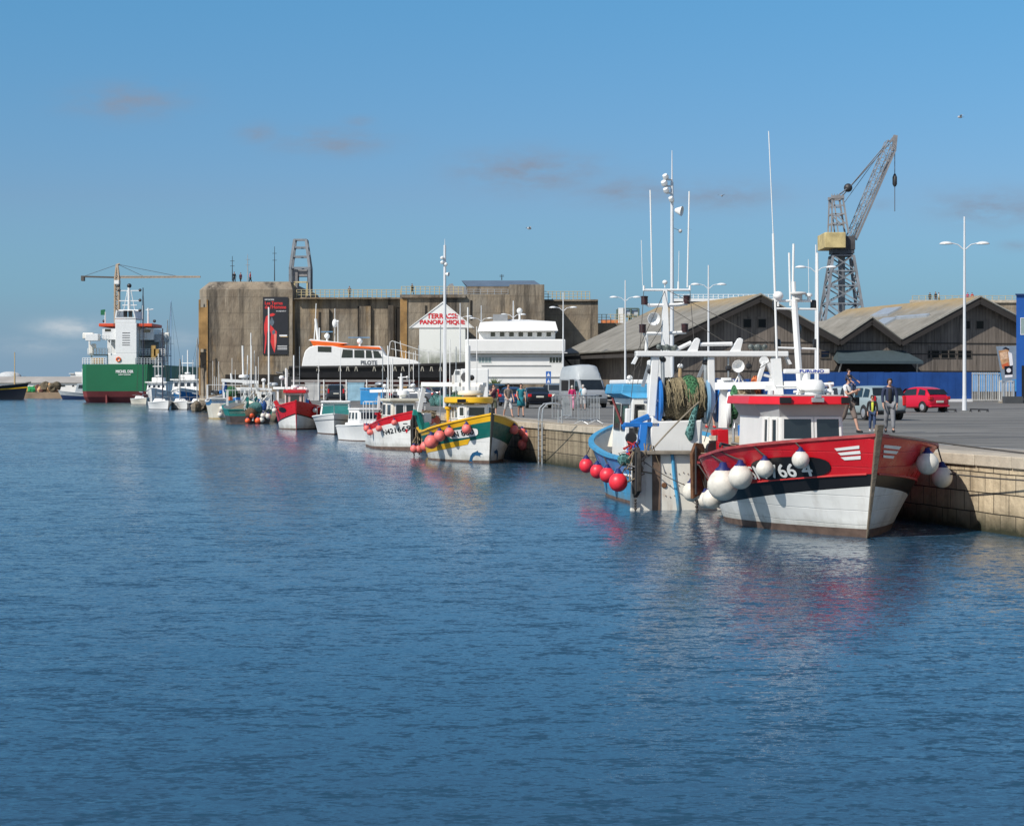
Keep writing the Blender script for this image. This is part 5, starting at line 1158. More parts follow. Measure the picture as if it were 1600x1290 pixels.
def roofslab(parent,poly,z,th,mat,name='roof',over=1.0,mats=None,bev=.03):
    c=(sum(p[0] for p in poly)/len(poly),sum(p[1] for p in poly)/len(poly)); P=[(c[0]+(p[0]-c[0])*over,c[1]+(p[1]-c[1])*over) for p in poly]
    g=G(); g.prism(P,2,z,z+th); return g.build(name,mat,parent,smooth=0,bev=bev)
def radar(parent,p,r,h=.18,mat=None):
    g=G(); g.lathe([(r*.5,-.12),(r*.5,0),(r*.95,.0),(r,h*.4),(r*.9,h*.85),(r*.5,h),(.01,h)],p,(0,0,1),16); return g.build('radar_dome',mat or cleanw,parent,smooth=50)
def ball(parent,p,r,mat=None,name='satellite_dome'):
    g=G(); g.ball(p,r,(1,1,.85),12,8); g.bar((p[0],p[1],p[2]-r*2),p,r*.2); return g.build(name,mat or cleanw,parent)
def bars(parent,name,L,mat,smooth=40):
    g=G()
    for q in L:
        if len(q)==3 and isinstance(q[2],(int,float)): g.bar(q[0],q[1],q[2])
        elif len(q)==4 and isinstance(q[3],(int,float)) and not isinstance(q[2],(tuple,Vector)): g.sq(q[0],q[1],q[2],q[3])
        else: g.tube(q[0],q[1])
    return g.build(name,mat,parent,smooth=smooth)
# ================= boat 1: red and white fishing boat, bow towards the camera
b=Boat('fishing_boat','nearest red and white wooden fishing boat with black band, bow towards the viewer','fishing boat',(XX(1355,YW(840)),YW(840)),(.12,-1),8.1,4.7,2.07,1.20,1.2,draft=.8,rake=.75,tr=.72,um=.999,wf=.76,ue=.40,uw=.58,ps=2.1,pw=1.75,trw=.6,fl=1.15)
B1=b
b.se=1.3
vb=lambda u:max(.17,.53-.30*u-.18*u*u)
vt=lambda u:max(.27,.63-.08*u-.31*u*u)
b.hull([(.085,0),(lambda u:max(.1,vb(u)-.02),1),(lambda u:max(.16,vt(u)),2),(1,3)],[boot,hullw,black,red],red,woodd,M('rail_red_edge',(.32,.05,.05),.5,var=.3,vs=4),bul=.45,railr=.05,railw=.11,post=(.085,wood,.10),strake=[(lambda u:vt(u),M('strake_red',(.42,.03,.03),.5,var=.3),.022)])
# white bow flashes
b.decal_px(-1,[(((1304,700),(1343,695.5),(1343,700.5),(1308,704)),0),(((1309,707),(1344,703.5),(1345,708.5),(1314,711)),0),(((1314,714),(1345,711.5),(1345,717),(1320,718.5)),0)],[cleanw],name='bow_flash')
b.decal_px(1,[(((1381,694.5),(1408,697),(1404,702),(1380,699)),0),(((1380,702.5),(1403,704.5),(1400,709),(1380,707)),0),(((1379.5,710.5),(1397,712),(1395,716),(1379.5,714.5)),0)],[cleanw],name='bow_flash')
# black number panel and number
b.panel(-1,1227,731,.80,.235,black,sl=.10,p=.75)
b.lettering('SN 766 4',-1,1178,748,1.40,.27,cleanw,.032,slope=.10,name='hull_number')
b.panel(1,1442,726,.42,.23,black,p=.9)
b.lettering('SN',1,1425,734,.5,.28,cleanw,.032,name='hull_number')
# wheelhouse
d=2.6
A=b.at(1218,694,d); Bp=b.at(1320,690,d); At=b.at(1219,650,d+.12); Bt=b.at(1322,650,d+.12)
z0=1.2; z1=At.z; y0,y1=A.y,Bp.y; xf=A.x
base_=[(xf,y0),(xf,y1),(xf-1.0,y1+.14),(xf-2.9,y1+.14),(xf-2.9,y0-.2),(xf-.85,y0-.2)]
top=[(xf-.10,y0+.03),(xf-.10,y1-.03),(xf-1.0,y1+.1),(xf-2.9,y1+.1),(xf-2.9,y0-.16),(xf-.85,y0-.16)]
wh=cabin(b.root,base_,top,z0,z1,white,[(0,.03,.53,.56,.985),(0,.55,.97,.56,.985),(5,.15,.42,.5,.97),(5,.58,.92,.5,.97),(1,.2,.85,.5,.97)],fr_=.045)
zr=b.at(1218,632,d).z; zr2=b.at(1218,619,d).z
g=G(); rp0=[(xf+.02,y0-.02),(xf+.02,y1+.02),(xf-1,y1+.2),(xf-3.0,y1+.2),(xf-3.0,y0-.3),(xf-.95,y0-.3)]
rp1=[(xf+.20,y0-.05),(xf+.20,y1+.05),(xf-1,y1+.26),(xf-3.0,y1+.26),(xf-3.0,y0-.45),(xf-.95,y0-.45)]
g.loft([[(p[0],p[1],z1-.02) for p in top],[(p[0],p[1],zr) for p in rp0]],True,0,True); g.build('soffit',M('soffit_grey',(.42,.43,.43),.5,var=.06),b.root,smooth=0)
g=G(); g.loft([[(p[0],p[1],zr+.003) for p in rp1],[(p[0]-.06,p[1]*.97,zr2) for p in rp1]],True,0,True); g.build('roof',M('roof_red',(.62,.012,.02),.35,var=.08),b.root,smooth=0,bev=.02)
g=G(); g.prism([(p[0]-.16*(1 if k_<2 else -.2),p[1]*.88+(y0+y1)*.06) for k_,p in enumerate(rp1)],2,zr2+.004,zr2+.03); g.build('bounce_plate',M('bounce_plate_grey',(.42,.42,.40),.7),b.root,smooth=0)  # grey plate added over the red roof so less red bounces upward
g=G()
for ya,yb in ((y0-.05,y0+.20),(y1-.14,y1+.06)): g.bb((xf+.19,ya,zr+.03),(xf+.235,yb,zr2-.02))
g.build('roof_vent_panel',black,b.root,smooth=0)
g=G(); ym=(y0+y1)/2+.05; g.box((xf+.25,ym,zr+.1),(.1,.26,.1)); g.box((xf+.26,ym,zr+.17),(.1,.14,.06)); g.build('searchlight',galv,b.root,smooth=0,bev=.01)
g=G(); g.add([(xf-.06,(y0*.68+y1*.32),z0+.78),(xf-.06,(y0*.42+y1*.58),z0+.8),(xf-.2,(y0*.42+y1*.58),z0+.9),(xf-.2,(y0*.68+y1*.32),z0+.88)],[(0,1,2,3)])
# radar bar, dome and roof gear
ztop=zr2
p=b.at(1260,580,3.6); wbar=36/ (F/ (b.world(p).y))
rb_=thing('radar_antenna','white radar scanner bar lettered FURUNO above the red wheelhouse roof','radar',tuple(b.world(p)),R(4))
g=G(); g.bb((-wbar,-.08,-.05),(wbar,.08,.05)); g.build('scanner_bar',cleanw,rb_,smooth=0,bev=.02)
g=G(); g.bar((.0,0,-.05),(0,0,-.4),.09); g.lathe([(.2,0),(.22,.05),(.15,.2)],(0,0,-.4),(0,0,1),12); g.build('pedestal',cleanw,rb_)
text('FURUNO',(-.33*wbar,-.083,-.03),(1,0,0),(0,0,1),wbar*1.05,.062,M('logo_blue',(.01,.04,.35),.5),rb_,bold=.006)
p=b.at(1271,604,3.4); g=G(); g.lathe([(.16,-.22),(.18,-.1),(.24,-.07),(.25,.04),(.18,.14),(.01,.16)],p,(0,0,1),16); g.build('radar_dome',cleanw,b.root,smooth=50)
L=[]
for a in ((1258,619),(1288,619),(1262,617),(1284,617)): q0=b.at(a[0],a[1],3.4); q1=b.at(a[0]+(1271-a[0])*.2,603,3.4); L.append((q0,q1,.018))
q=b.at; L+=[(q(1240,612,3.6),q(1302,612,3.6),.03),(q(1250,600,3.6),q(1245,619,3.6),.03),(q(1296,600,3.6),q(1302,619,3.6),.03)]
bars(b.root,'roof_bracket',L,cleanw)
bars(b.root,'roof_rail',[([q(1212,612,4.2),q(1212,604,4.2),q(1236,604,4.2),q(1252,604,4.2)],.03),([q(1330-28,600,4.4),q(1244,603,4.4)],.05)],cleanw)
# mast with crosstrees
bars(b.root,'mast',[(q(1251,619,4.6),q(1241,470,4.6),.075),(q(1241,470,4.6),q(1240,440,4.6),.05)],cleanw)
bars(b.root,'crosstree',[(q(1212,470,4.6),q(1268,470,4.6),.028),(q(1212,482,4.6),q(1275,483,4.6),.022),(q(1213,543,4.6),q(1275,545,4.6),.022),(q(1217,469,4.6),q(1217,463,4.6),.03),(q(1264,470,4.6),q(1264,463,4.6),.03)],cleanw)
bars(b.root,'whip_antenna',[(q(1214,560,4.6),q(1208,365,4.6),.026),(q(1208,365,4.6),q(1201,205,4.6),.011),(q(1278,600,4.6),q(1277,395,4.6),.026),(q(1239,440,4.6),q(1240,381,4.6),.026),(q(1235,478,4.6),q(1233,395,4.6),.024),(q(1264,460,4.6),q(1263,405,4.6),.006)],cleanw)
ball(b.root,q(1216,462,4.6),.12); radar(b.root,q(1247,460,4.6),.19,.06,M('galv_dish',(.5,.5,.48),.5)); radar(b.root,q(1264,463,4.6),.08,.07)
g=G()
for a in ((1212,477),(1271,477),(1247,516),(1215,538),(1275,538)): p=q(a[0],a[1],4.7); g.lathe([(.06,-.1),(.07,-.08),(.07,.08),(.05,.12)],p,(0,0,1),10)
g.build('navigation_light',black,b.root)
# stern gallows (white portal) and red side gallows
bars(b.root,'gallows_frame',[(q(1121,603,7.6),q(1262,601,5.0),.17,.17),(q(1131,603,7.6),q(1129,668,7.6),.17,.17)],cleanw,0)
bars(b.root,'gallows_bracket',[(q(1121,596,7.6),q(1146,596,7.6),.12,.1),(q(1128,592,7.6),q(1141,592,7.6),.2,.06)],cleanw,0)
g=G(); A1=q(1128,674,7.6); g.sq(A1+Vector((0,0,.05)),q(1130,735,7.6),.22,.26); g.sq(A1,q(1112,676,7.6),.2,.14); g.prism([(0,0),(.5,0),(0,-.6)],1,-.04,.04)
o=g.build('side_gallows',red,b.root,smooth=0,bev=.01)
# net hauler wheel (white discs)
g=G(); c=q(1141,640,7.2); g.lathe([(.42,-.05),(.44,0),(.42,.05),(.12,.06),(.1,-.06)][::1],c,(.35,1,0),24); g.build('hauler_disc',cleanw,b.root)
g=G(); c=q(1161,640,6.6); g.lathe([(.2,-.05),(.2,.05),(.1,.06)],c,(.3,1,0),16); g.bar(q(1160,640,6.6),q(1175,642,6.4),.1); g.build('hauler_drum',cleanw,b.root)
# horn speaker and searchlight on the portal
g=G(); c=q(1154,571,7.4); g.lathe([(.05,-.03),(.06,0),(.13,.12),(.15,.16),(.14,.16),(.05,.03)],c,(.9,-.25,-.1),14); g.bar(c,q(1155,600,7.4),.02); g.bar(q(1148,598,7.4),q(1154,587,7.4),.02); g.bar(q(1162,598,7.4),q(1156,587,7.4),.02); g.build('horn_speaker',cleanw,b.root)
# A-shaped white bracket at the stern
g=G(); g.sq(q(1182,603,6.9),q(1194,566,6.9),.14,.08); g.sq(q(1214,601,6.9),q(1199,566,6.9),.18,.08); g.sq(q(1190,585,6.9),q(1210,590,6.9),.1,.06); g.lathe([(.05,-.04),(.11,-.04),(.11,.04),(.05,.04)],q(1194,564,6.9),(1,0,0),12); g.build('stern_bracket',cleanw,b.root,smooth=30)
bars(b.root,'wheelhouse_mast_leg',[(q(1216,619,5.6),q(1212,560,5.6),.2,.2),(q(1196,606,5.6),q(1216,606,5.6),.12,.12)],cleanw,0)
# deck gear behind: hanging coloured net, pots, crate
def netblob(parent,p,r,sc,mat,name='net',jit=.1,n=14,k=10): g=G(); g.ball(p,r,sc,n,k,jit=jit); return g.build(name,mat,parent,smooth=70)
for (a,r_,sc,mt) in (((1148,628),.28,(.6,.45,1.5),ngreen),((1166,622),.34,(.8,.95,1.15),ntan),((1180,618),.3,(.7,.5,1.6),norange),((1190,622),.2,(.6,.3,1.8),nblue),((1167,650),.1,(.8,.6,3.2),ngreen),((1141,655),.1,(.8,.6,2.),ngreen)):
    netblob(b.root,q(a[0],a[1],7.0),r_,sc,mt)
g=G(); 
for k,(a,mm) in enumerate(((1160,0),(1168,1),(1176,0),(1184,1))): p=q(a,672,6.4); g.lathe([(.1,-.12),(.11,.12)],p,(0,0,1),12,mm)
g.build('bucket',[blue,M('bucket_grey',(.12,.14,.16),.6)],b.root)
g=G(); p=q(1170,692,5.8); g.box(p,(.5,.55,.3)); g.build('fish_box',M('box_tan',(.45,.33,.18),.7),b.root,smooth=0,bev=.02)
g=G(); g.tube([q(1146,690,6.6),q(1146,668,6.6),q(1149,660,6.6),q(1155,662,6.6),q(1155,690,6.6)],.03); g.tube([q(1179,700,5.6),q(1180,678,5.6),q(1188,676,5.6)],.025); g.build('deck_hoop',galv,b.root)
g=G()
for k in range(7): a=q(1140+k*7,random.uniform(694,702),6.6+random.uniform(-.6,.6)); g.tube([a,a+Vector((.3,random.uniform(-.4,.4),.06)),a+Vector((.5,random.uniform(-.5,.5),.0))],.035)
g.build('hose',dark,b.root)
bars(b.root,'rigging_wire',[(q(1136,592,7.6),q(1165,560,7.6),.008),(q(1210,560,5.6),q(1150,600,7.4),.008),(q(1131,592,7.6),q(1100,690,7.9),.01),(q(1254,640-40,4.6),q(1246,510,4.6),.006)],roped)
# otter board hanging off the stern quarter
def otter(parent_label,wp,hgt,wd,rz,tilt,mat=rust):
    root=thing('trawl_door',parent_label,'trawl door',tuple(wp),rz); root.rotation_euler=(tilt,0,rz)
    pr=[(-.45*wd,-.5*hgt),(.45*wd,-.36*hgt),(.5*wd,.25*hgt),(.2*wd,.48*hgt),(-.25*wd,.5*hgt),(-.5*wd,.3*hgt)]
    g=G(); g.prism(pr,1,-.05,.05); g.build('board',mat,root,smooth=0,bev=.015)
    g=G(); g.bar((-.3*wd,-.07,-.42*hgt),(-.3*wd,-.07,.44*hgt),.03); g.bar((.3*wd,-.07,-.35*hgt),(.3*wd,-.07,.4*hgt),.03); g.tube([(-.3*wd,-.06,.1*hgt),(0,-.22,.15*hgt),(.3*wd,-.06,.1*hgt)],.025); g.build('bracket',dark,root)
    g=G()
    for k in range(7): g.lathe([(.018,-.03),(.035,-.02),(.035,.02),(.018,.03)],(-.2*wd+.1*wd*(k%2)*.3,-.03,-.5*hgt-.05-.07*k),(k%2,1-k%2,0),8)
    g.build('chain',roped,root); return root
wp=b.world(q(1092,735,8.15)); otter('rusty black trawl door hanging between the trawler stern and the red white boat',wp,1.35,.5,R(35),0)
g=G()
for k in range(26):
    p=q(1112+random.uniform(0,28),random.uniform(690,735),7.9+random.uniform(-.2,.3)); g.tube([p,p+Vector((random.uniform(-.2,.2),random.uniform(-.25,.25),random.uniform(-.25,.05))),p+Vector((random.uniform(-.3,.3),random.uniform(-.3,.3),random.uniform(-.4,-.1)))],.018,5)
g.build('rope_tangle',M('rope_mix',(.22,.17,.11),.9,var=.5,vs=6),b.root)
g=G(); g.sq(q(1118,690,7.8),q(1118,738,7.8),.06,.06,); g.sq(q(1108,690,7.8),q(1124,690,7.8),.06,.06); g.lathe([(.08,-.05),(.14,-.05),(.14,.05),(.08,.05)],q(1112,700,7.8),(1,.3,0),14); g.build('towing_block',dark,b.root)
FG='white round fenders hanging from the red and white fishing boat'
for px,py,r,side,us,lab in ((1251,718,14,-1,(0.05,.6),'white round fender nearest the bow on left side of red white boat, over the number'),(1195,732,14.5,-1,(.1,.8),'white round fender second from the bow covering the gap before 766'),(1157,745,19,-1,(.4,1),'large clean white round fender third from the bow of the red white boat'),(1130,757,25,-1,(.5,1),'largest white round fender at the stern quarter of the red white boat'),(1113,779,16,-1,(.6,1),'white round fender low at the waterline under the largest one'),(1102,781,13,-1,(.7,1),'white round fender lowest and leftmost at the red white boat stern')):
    b.fender(px,py,r,side,fw,lab,FG,us=us)
for px,py,r,lab in ((1449,724,17.5,'white round fender with blue cap on the quay side bow of the red white boat'),(1472,745,17,'white round fender hanging lowest between the red white boat and quay wall')):
    b.fender(px,py,r,1,fw,lab,FG,us=(.1,.8))
fender(b.world(q(1081,768,8.6)),.24,fw,'white round fender behind the rusty trawl door',FG,b.world(q(1083,735,8.4)))
# mooring line to quay
def line(a,b_,label,sag=.15,r=.018,mat=roped):
    a=Vector(a); b_=Vector(b_); g=G(); P=[]
    for i in range(13): t=i/12; P.append(a.lerp(b_,t)-a+Vector((0,0,-sag*4*t*(1-t))))
    g.tube(P,r,6); return tag(g.build('mooring_line',mat,loc=a),label,'rope')
line(b.world(b.hp(.42,.75,1)),(quayx(36.5)-.02,36.5,1.2),'short dark mooring line from the red white boat to the quay face',.05)
line(b.world(b.hp(.02,1.0,1)+Vector((0,.05,.02))),(quayx(30)+.6,30,1.64),'long dark mooring line running right along the quay top',.12)
# ================= boat 2: blue and white stern trawler, transom towards the camera
tX,tY=5.0,47.6
b=Boat('stern_trawler','blue and white stern trawler with tall white gantry and net drum, stern towards the viewer','trawler',(3.95,59.2),(-.10,1),11.7,4.3,2.05,1.18,1.22,draft=.9,rake=.7,tr=.93,um=.72,wf=.9,ue=.42,uw=.55,ps=2.2,pw=1.9,trw=.9)
B2=b; q=b.at
ltb=ltblue
b.hull([(.07,0),(.62,1),(.66,2),(1,3)],[boot,ltb,cleanw,M('hull_blue_dark',(.03,.20,.42),.45,var=.15,streak=.4)],creamw,woodd,ltb,bul=.6,railr=.08,railw=.16,strake=[(lambda u:.64,cleanw,.03)])
# white steel transom casing over the stern
T0=-11.8
yL=q(985,790,11.9).y; yR=q(1192,790,11.9).y; yl,yr=min(yL,yR),max(yL,yR)
g=G(); zt_=q(1040,708,11.9).z
Pz=[(yr+.02,-.4),(yl,-.4),(yl,zt_),(yr-.05,zt_+.03)]
g.prism(Pz,0,T0-.14,T0-.003); g.build('transom_plate',rustw,b.root,smooth=0,bev=.03)
g=G(); g.bb((T0-.3,yl,zt_-.02),(T0+.3,yr-.1,zt_+.06)); g.build('stern_rail',M('rail_grey_wood',(.22,.19,.15),.8,var=.3,vs=5),b.root,smooth=0,bev=.01)
def onT(px,py): return q(px,py,11.955)
g=G(); a=onT(1019,716);c=onT(1032,716); g.bb((T0-.165,a.y,zt_-.03),(T0-.143,c.y,-.1)); g.build('rust_streak',M('rust_brown_strip',(.15,.10,.07),.8,var=.4,vs=3),b.root,smooth=0)
g=G(); g.tube([onT(1050,706),onT(1052,725),onT(1054,750),onT(1058,775),onT(1061,800)],.045,8); g.build('blue_hose',ltb,b.root)
g=G(); p=onT(1028+10,758); g.lathe([(.07,-.01),(.05,.02),(.02,.02)],p,(-1,0,0),12); g.build('drain_port',rust,b.root)
g=G()
for i in range(12):
    for k in range(3): p=onT(1040+i*7,738+k*18+(i%2)*2); g.ball(p+Vector((-.0,0,0)),.014,(1,1,1),6,4)
g.build('rivet',rust,b.root)
# superstructure box under the drum
zc=1.25; a=q(1012,706,10.9); c=q(1096,706,10.9)
zt2=q(1050,655,10.9).z
g=G(); g.prism([(a.y,zc),(c.y,zc),(q(1096,654,10.9).y,q(1096,656,10.9).z),(q(1028,654,10.9).y,zt2-.05),(q(1018,640,10.9).y,zt2+.1)],0,-11.,-9.6); g.build('drum_housing',white,b.root,smooth=0,bev=.03)
g=G(); g.bb((-9.58,c.y-.2,zc),(-8.2,a.y-.2,zt2+.2)) ; g.build('deckhouse',creamw,b.root,smooth=0,bev=.03)
# net drum
dc=q(1067,625,10.4); yl2=q(1026,625,10.4).y; yr2=q(1098,625,10.4).y
g=G(); prof=[];n=26
for i in range(n+1):
    t=i/n; prof.append((.46+.08*math.sin(t*PI)+.03*math.sin(t*23)+random.uniform(-.02,.02),t))
Lw=abs(q(1099,625,10.4).y-q(1034,625,10.4).y)
g.lathe([(r,t*Lw) for r,t in prof],(dc.x,q(1034,625,10.4).y,dc.z),(0,-1,0),28); net=g.build('wound_net',netmat('net_tan_fine',(.11,.09,.05),(.34,.285,.19),16),b.root,smooth=60)
g=G()
for k in range(130):
    yy=q(1034,625,10.4).y-random.uniform(.05,.95)*Lw; rr=.55+random.uniform(0,.03); a0=random.uniform(-.4,1.2); P=[]
    for i in range(8): a=a0+i*.24; P.append((dc.x-math.cos(a)*rr,yy+random.uniform(-.012,.012)+ (a-1)*.04*random.uniform(-1,1),dc.z+math.sin(a)*rr if a>0 else dc.z-.05+a*.5))
    g.tube(P,random.choice((.006,.009,.014)),5)
g.build('net_rope',M('net_cord',(.25,.205,.12),.9,var=.3,vs=6),b.root,smooth=60)
netblob(b.root,Vector((dc.x-.02,q(1076,625,10.4).y,dc.z+.10)),.55,(.98,.62,1.0),ngreen,'green_net',.03,22,14)
netblob(b.root,Vector((dc.x+.05,q(1092,625,10.4).y,dc.z+.02)),.45,(1,.35,1.05),ngreen,'green_net',.05)
g=G(); g.tube([(dc.x-.5,q(1083,580,10.4).y,dc.z-.1),(dc.x-.56,q(1075,600,10.4).y,dc.z-.5),(dc.x-.62,q(1070,600,10.4).y,dc.z-.85),(dc.x-.6,q(1072,600,10.4).y,dc.z-1.0)],[.05,.09,.12,.05],8); g.build('net_tail',nteal,b.root,smooth=60)
def flange(py_px,mat,rad,dd=10.4,name='drum_flange',cz=625):
    p=q(py_px,cz,dd); g=G(); g.lathe([(rad*.97,-.04),(rad,-.03),(rad,.03),(rad*.97,.04)],p,(0,1,0),32); g.build(name,mat,b.root,smooth=40)
flange(1028,blue,.60); flange(1102,M('flange_pale',(.2,.36,.5),.45,var=.1),.60); flange(1120,blue,.56); 
g=G(); g.bar(q(1006,627,10.4),q(1150,626,10.4),.05); g.build('drum_shaft',galv,b.root)
# gantry
gd=10.7
P1=q(993,548,gd); P2=q(1230,548,gd)
g=G(); z_hi=q(1100,548.5,gd).z; z_lo=q(1100,557,gd).z
g.bb((P1.x-.16,P1.y,z_lo),(P1.x+.16,P2.y,z_hi)); g.build('gantry_beam',cleanw,b.root,smooth=0,bev=.02)
g=G()
for px,sg_ in ((993,1),(1230,-1)):
    p=q(px,548,gd); g.prism([(p.y,z_hi-.03),(p.y,z_lo),(p.y+sg_*.10,z_lo-.18),(p.y+sg_*.03,z_lo-.2),(p.y+sg_*-.08,z_lo+.02),(p.y+sg_*-.05,z_hi-.1)],0,p.x-.1,p.x+.1)
g.build('gantry_hook',cleanw,b.root,smooth=0)
g=G()
g.sq(q(1024,555,gd),q(1017,650,gd),.18,.2); g.sq(q(1110,557,gd),q(1112,645,gd),.19,.18); g.sq(q(1213,556,gd),q(1204,640,gd),.22,.2); g.sq(q(1203,640,gd),q(1204,700,gd),.2,.2)
g.sq(q(1016,650,gd),q(1016,700,gd),.16,.16); g.build('gantry_leg',cleanw,b.root,smooth=0,bev=.02)
g=G(); g.sq(q(1004,604,9.6),q(1014,570,9.6),.08,.08); g.sq(q(1090,592,9.8),q(1103,563,9.8),.07,.07); g.bar(q(1035,556,gd),q(1037,650,gd),.05); g.bar(q(1102,556,gd),q(1102,660,gd),.04); g.bar(q(1138,556,gd),q(1138,592,gd),.02); g.build('gantry_brace',galv,b.root,smooth=30)
g=G()
for px in (1084,1151): g.prism([(q(px-10,545,gd).y,z_hi),(q(px+5,545,gd).y,z_hi),(q(px+9,530,gd).y,q(px,530,gd).z),(q(px+2,529,gd).y,q(px,529,gd).z)],0,P1.x-.08,P1.x+.08); g.ball(q(px+5,533,gd),.085)
g.bar(q(1094,538,gd),q(1144,537,gd),.05); g.bar(q(1080,535,gd),q(1055,547,gd),.05); g.build('gantry_top_roller',cleanw,b.root,smooth=30)
def spot(px,py,d,parent=None):
    p=q(px,py,d); g=G(); g.box(p,(.12,.2,.12),rx=.2); g.ball(p+Vector((-.06,.1,.02)),.07,(1,1,1),8,6); g.ball(p+Vector((-.06,-.1,.02)),.07,(1,1,1),8,6); g.bar(p,p-Vector((0,0,.15)),.02); return g.build('floodlight',M('floodlight_grey',(.12,.14,.13),.4,var=.4,vs=8),parent or b.root,smooth=40)
for a in ((1035,543),(1048,544),(1178,543),(1188,543)): spot(a[0],a[1],gd)
# mast (white fin) with crosstrees, antennas and lamps
md=9.0
g=G(); g.loft([[q(1033,600,md)+Vector((s_*.2,0,0)) for s_ in (-1,1)]+[q(1047,600,md)+Vector((s_*.2,0,0)) for s_ in (1,-1)],[q(1035,500,md)+Vector((s_*.12,0,0)) for s_ in (-1,1)]+[q(1043,500,md)+Vector((s_*.12,0,0)) for s_ in (1,-1)],[q(1036,452,md)+Vector((s_*.05,0,0)) for s_ in (-1,1)]+[q(1042,452,md)+Vector((s_*.05,0,0)) for s_ in (1,-1)]],True,0,True); g.build('mast',cleanw,b.root,smooth=0)
bars(b.root,'crosstree',[(q(1006,453,md),q(1078,453,md),.03),(q(1006,446,md),q(1006,454,md),.03),(q(1078,446,md),q(1078,454,md),.03),([q(1008,473,md),q(1014,477,md),q(1038,477,md),q(1060,476,md),q(1074,474,md)],.055),([q(1005,521,md),q(1016,521,md),q(1038,521,md),q(1072,519,md)],.05),(q(1010,521,md),q(1010,548,md),.045)],cleanw)
bars(b.root,'whip_antenna',[(q(1019,449,md),q(1016,297,md),.02),(q(1074,449,md),q(1077,299,md),.02),(q(1004,446,md),q(1002,375,md),.008),(q(1060,452,md),q(1060,440,md),.025),(q(1060,440,md),q(1061,392,md),.007)],cleanw)
g=G(); 
for px,py in ((1007,470),(1073,469),(1004,514),(1070,513)): g.lathe([(.09,-.1),(.09,.1),(.1,.1),(.1,.12),(.03,.13)],q(px,py,md),(0,0,1),12)
g.build('navigation_light',M('dark_red_lamp',(.035,.008,.01),.3,var=.5,vs=8),b.root,smooth=30)
g=G(); g.lathe([(.03,-.02),(.05,0),(.17,.14),(.175,.17),(.16,.17),(.04,.03)],q(1019,498,md),(-.9,-.1,-.05),14); g.build('horn_speaker',cleanw,b.root)
ball(b.root,q(1039,441,md),.07); ball(b.root,q(984,590,8.2),.08); ball(b.root,q(1063,572,9.2),.08); g=G(); g.bar(q(1063,575,9.2),q(1062,600,9.2),.05); g.build('lamp_post_stub',M('tan_post',(.4,.28,.15),.6),b.root)
g=G(); g.lathe([(.13,-.3),(.16,.0),(.05,.02)],q(1021,520,md),(0,0,1),12)
# wheelhouse forward
wd_=7.0; a=q(977,665,wd_); c=q(1050,665,wd_); z1=q(975,622,wd_).z
base_=[(-7.0,c.y),(-4.4,c.y),(-4.4,a.y),(-7.0,a.y)]
base_=[(-7.6,c.y),(-4.6,c.y),(-4.3,(a.y+c.y)/2),(-4.6,a.y),(-7.6,a.y)]; top=[(-7.6,c.y+.1),(-4.3,c.y+.1),(-4.0,(a.y+c.y)/2),(-4.3,a.y-.1),(-7.6,a.y-.1)]
cabin(b.root,base_,top,1.1,z1,white,[(3,.1,.42,.45,.9),(3,.5,.85,.45,.9),(2,.1,.9,.45,.92),(1,.1,.9,.45,.92),(4,.06,.3,.42,.9),(4,.36,.6,.42,.9)],frame=dark)
g=G(); z2=q(975,600,wd_).z; P0_=[(p[0]-.05,p[1]) for p in top]; P1_=[(-7.5,c.y-.15),(-4.0,c.y-.15),(-3.6,(a.y+c.y)/2),(-4.0,a.y+.12),(-7.5,a.y+.2)]
g.loft([[(p[0],p[1],z1+.003) for p in P0_],[(p[0],p[1],z1+.12) for p in P1_],[(p[0],p[1]*.97,z2) for p in P1_]],True,0,True); g.build('visor_roof',ltb,b.root,smooth=0,bev=.03)
g=G(); g.prism([(p[0]*1.0,p[1]*.92) for p in P1_],2,z2+.003,z2+.12); g.build('roof_top',cleanw,b.root,smooth=0,bev=.03)
g=G(); a2=q(1016,620,8.2);c2=q(1046,620,8.2); zf=q(1030,562,8.2).z; g.bb((-8.4,c2.y,1.2),(-7.64,a2.y,zf)); g.build('funnel_casing',cleanw,b.root,smooth=0,bev=.05)
g=G(); g.bb((-8.43,q(1027,577,8.4).y,q(1027,579,8.4).z),(-8.405,q(1017,577,8.4).y,q(1017,575,8.4).z)); g.build('blue_plate',ltb,b.root,smooth=0)
g=G(); a3=q(956,624,wd_+.1); g.sq(q(957,622,6.8),q(972,662,7.0),.05,.05); g.build('window_pillar',M('maroon_frame',(.16,.03,.03),.5),b.root,smooth=0)
# blue side gallows at port quarter
g=G(); g.sq(q(1005,665,10.9),q(1000,715,11.1),.28,.2); g.sq(q(972,668,10.9),q(1014,650,10.9),.14,.14); g.bb(q(975,664,10.9)-Vector((.1,0,.05)),q(1030,652,10.9)+Vector((.1,0,-.12))); g.build('side_gallows',blue,b.root,smooth=0,bev=.02)
g=G(); g.sq(q(981,638,10.9),q(979,700,10.9),.18,.12); g.sq(q(1003,690,11.),q(1001,740,11.3),.09,.09); g.build('gallows_post',cleanw,b.root,smooth=0,bev=.02)
g=G(); g.lathe([(.05,-.05),(.14,-.05),(.14,.05),(.05,.05)],q(986,684,11.2),(1,.2,0),14); g.sq(q(986,668,11.2),q(986,695,11.2),.07,.1); g.build('towing_block',dark,b.root)
wp=b.world(q(996,738,12.15)); ot2=otter('dark rusty trawl door strapped to the stern corner of the blue trawler',wp,1.25,.42,R(-78),.0,M('door_black_rust',(.04,.035,.03),.85,var=.6,vs=5,bump=.4))
g=G()
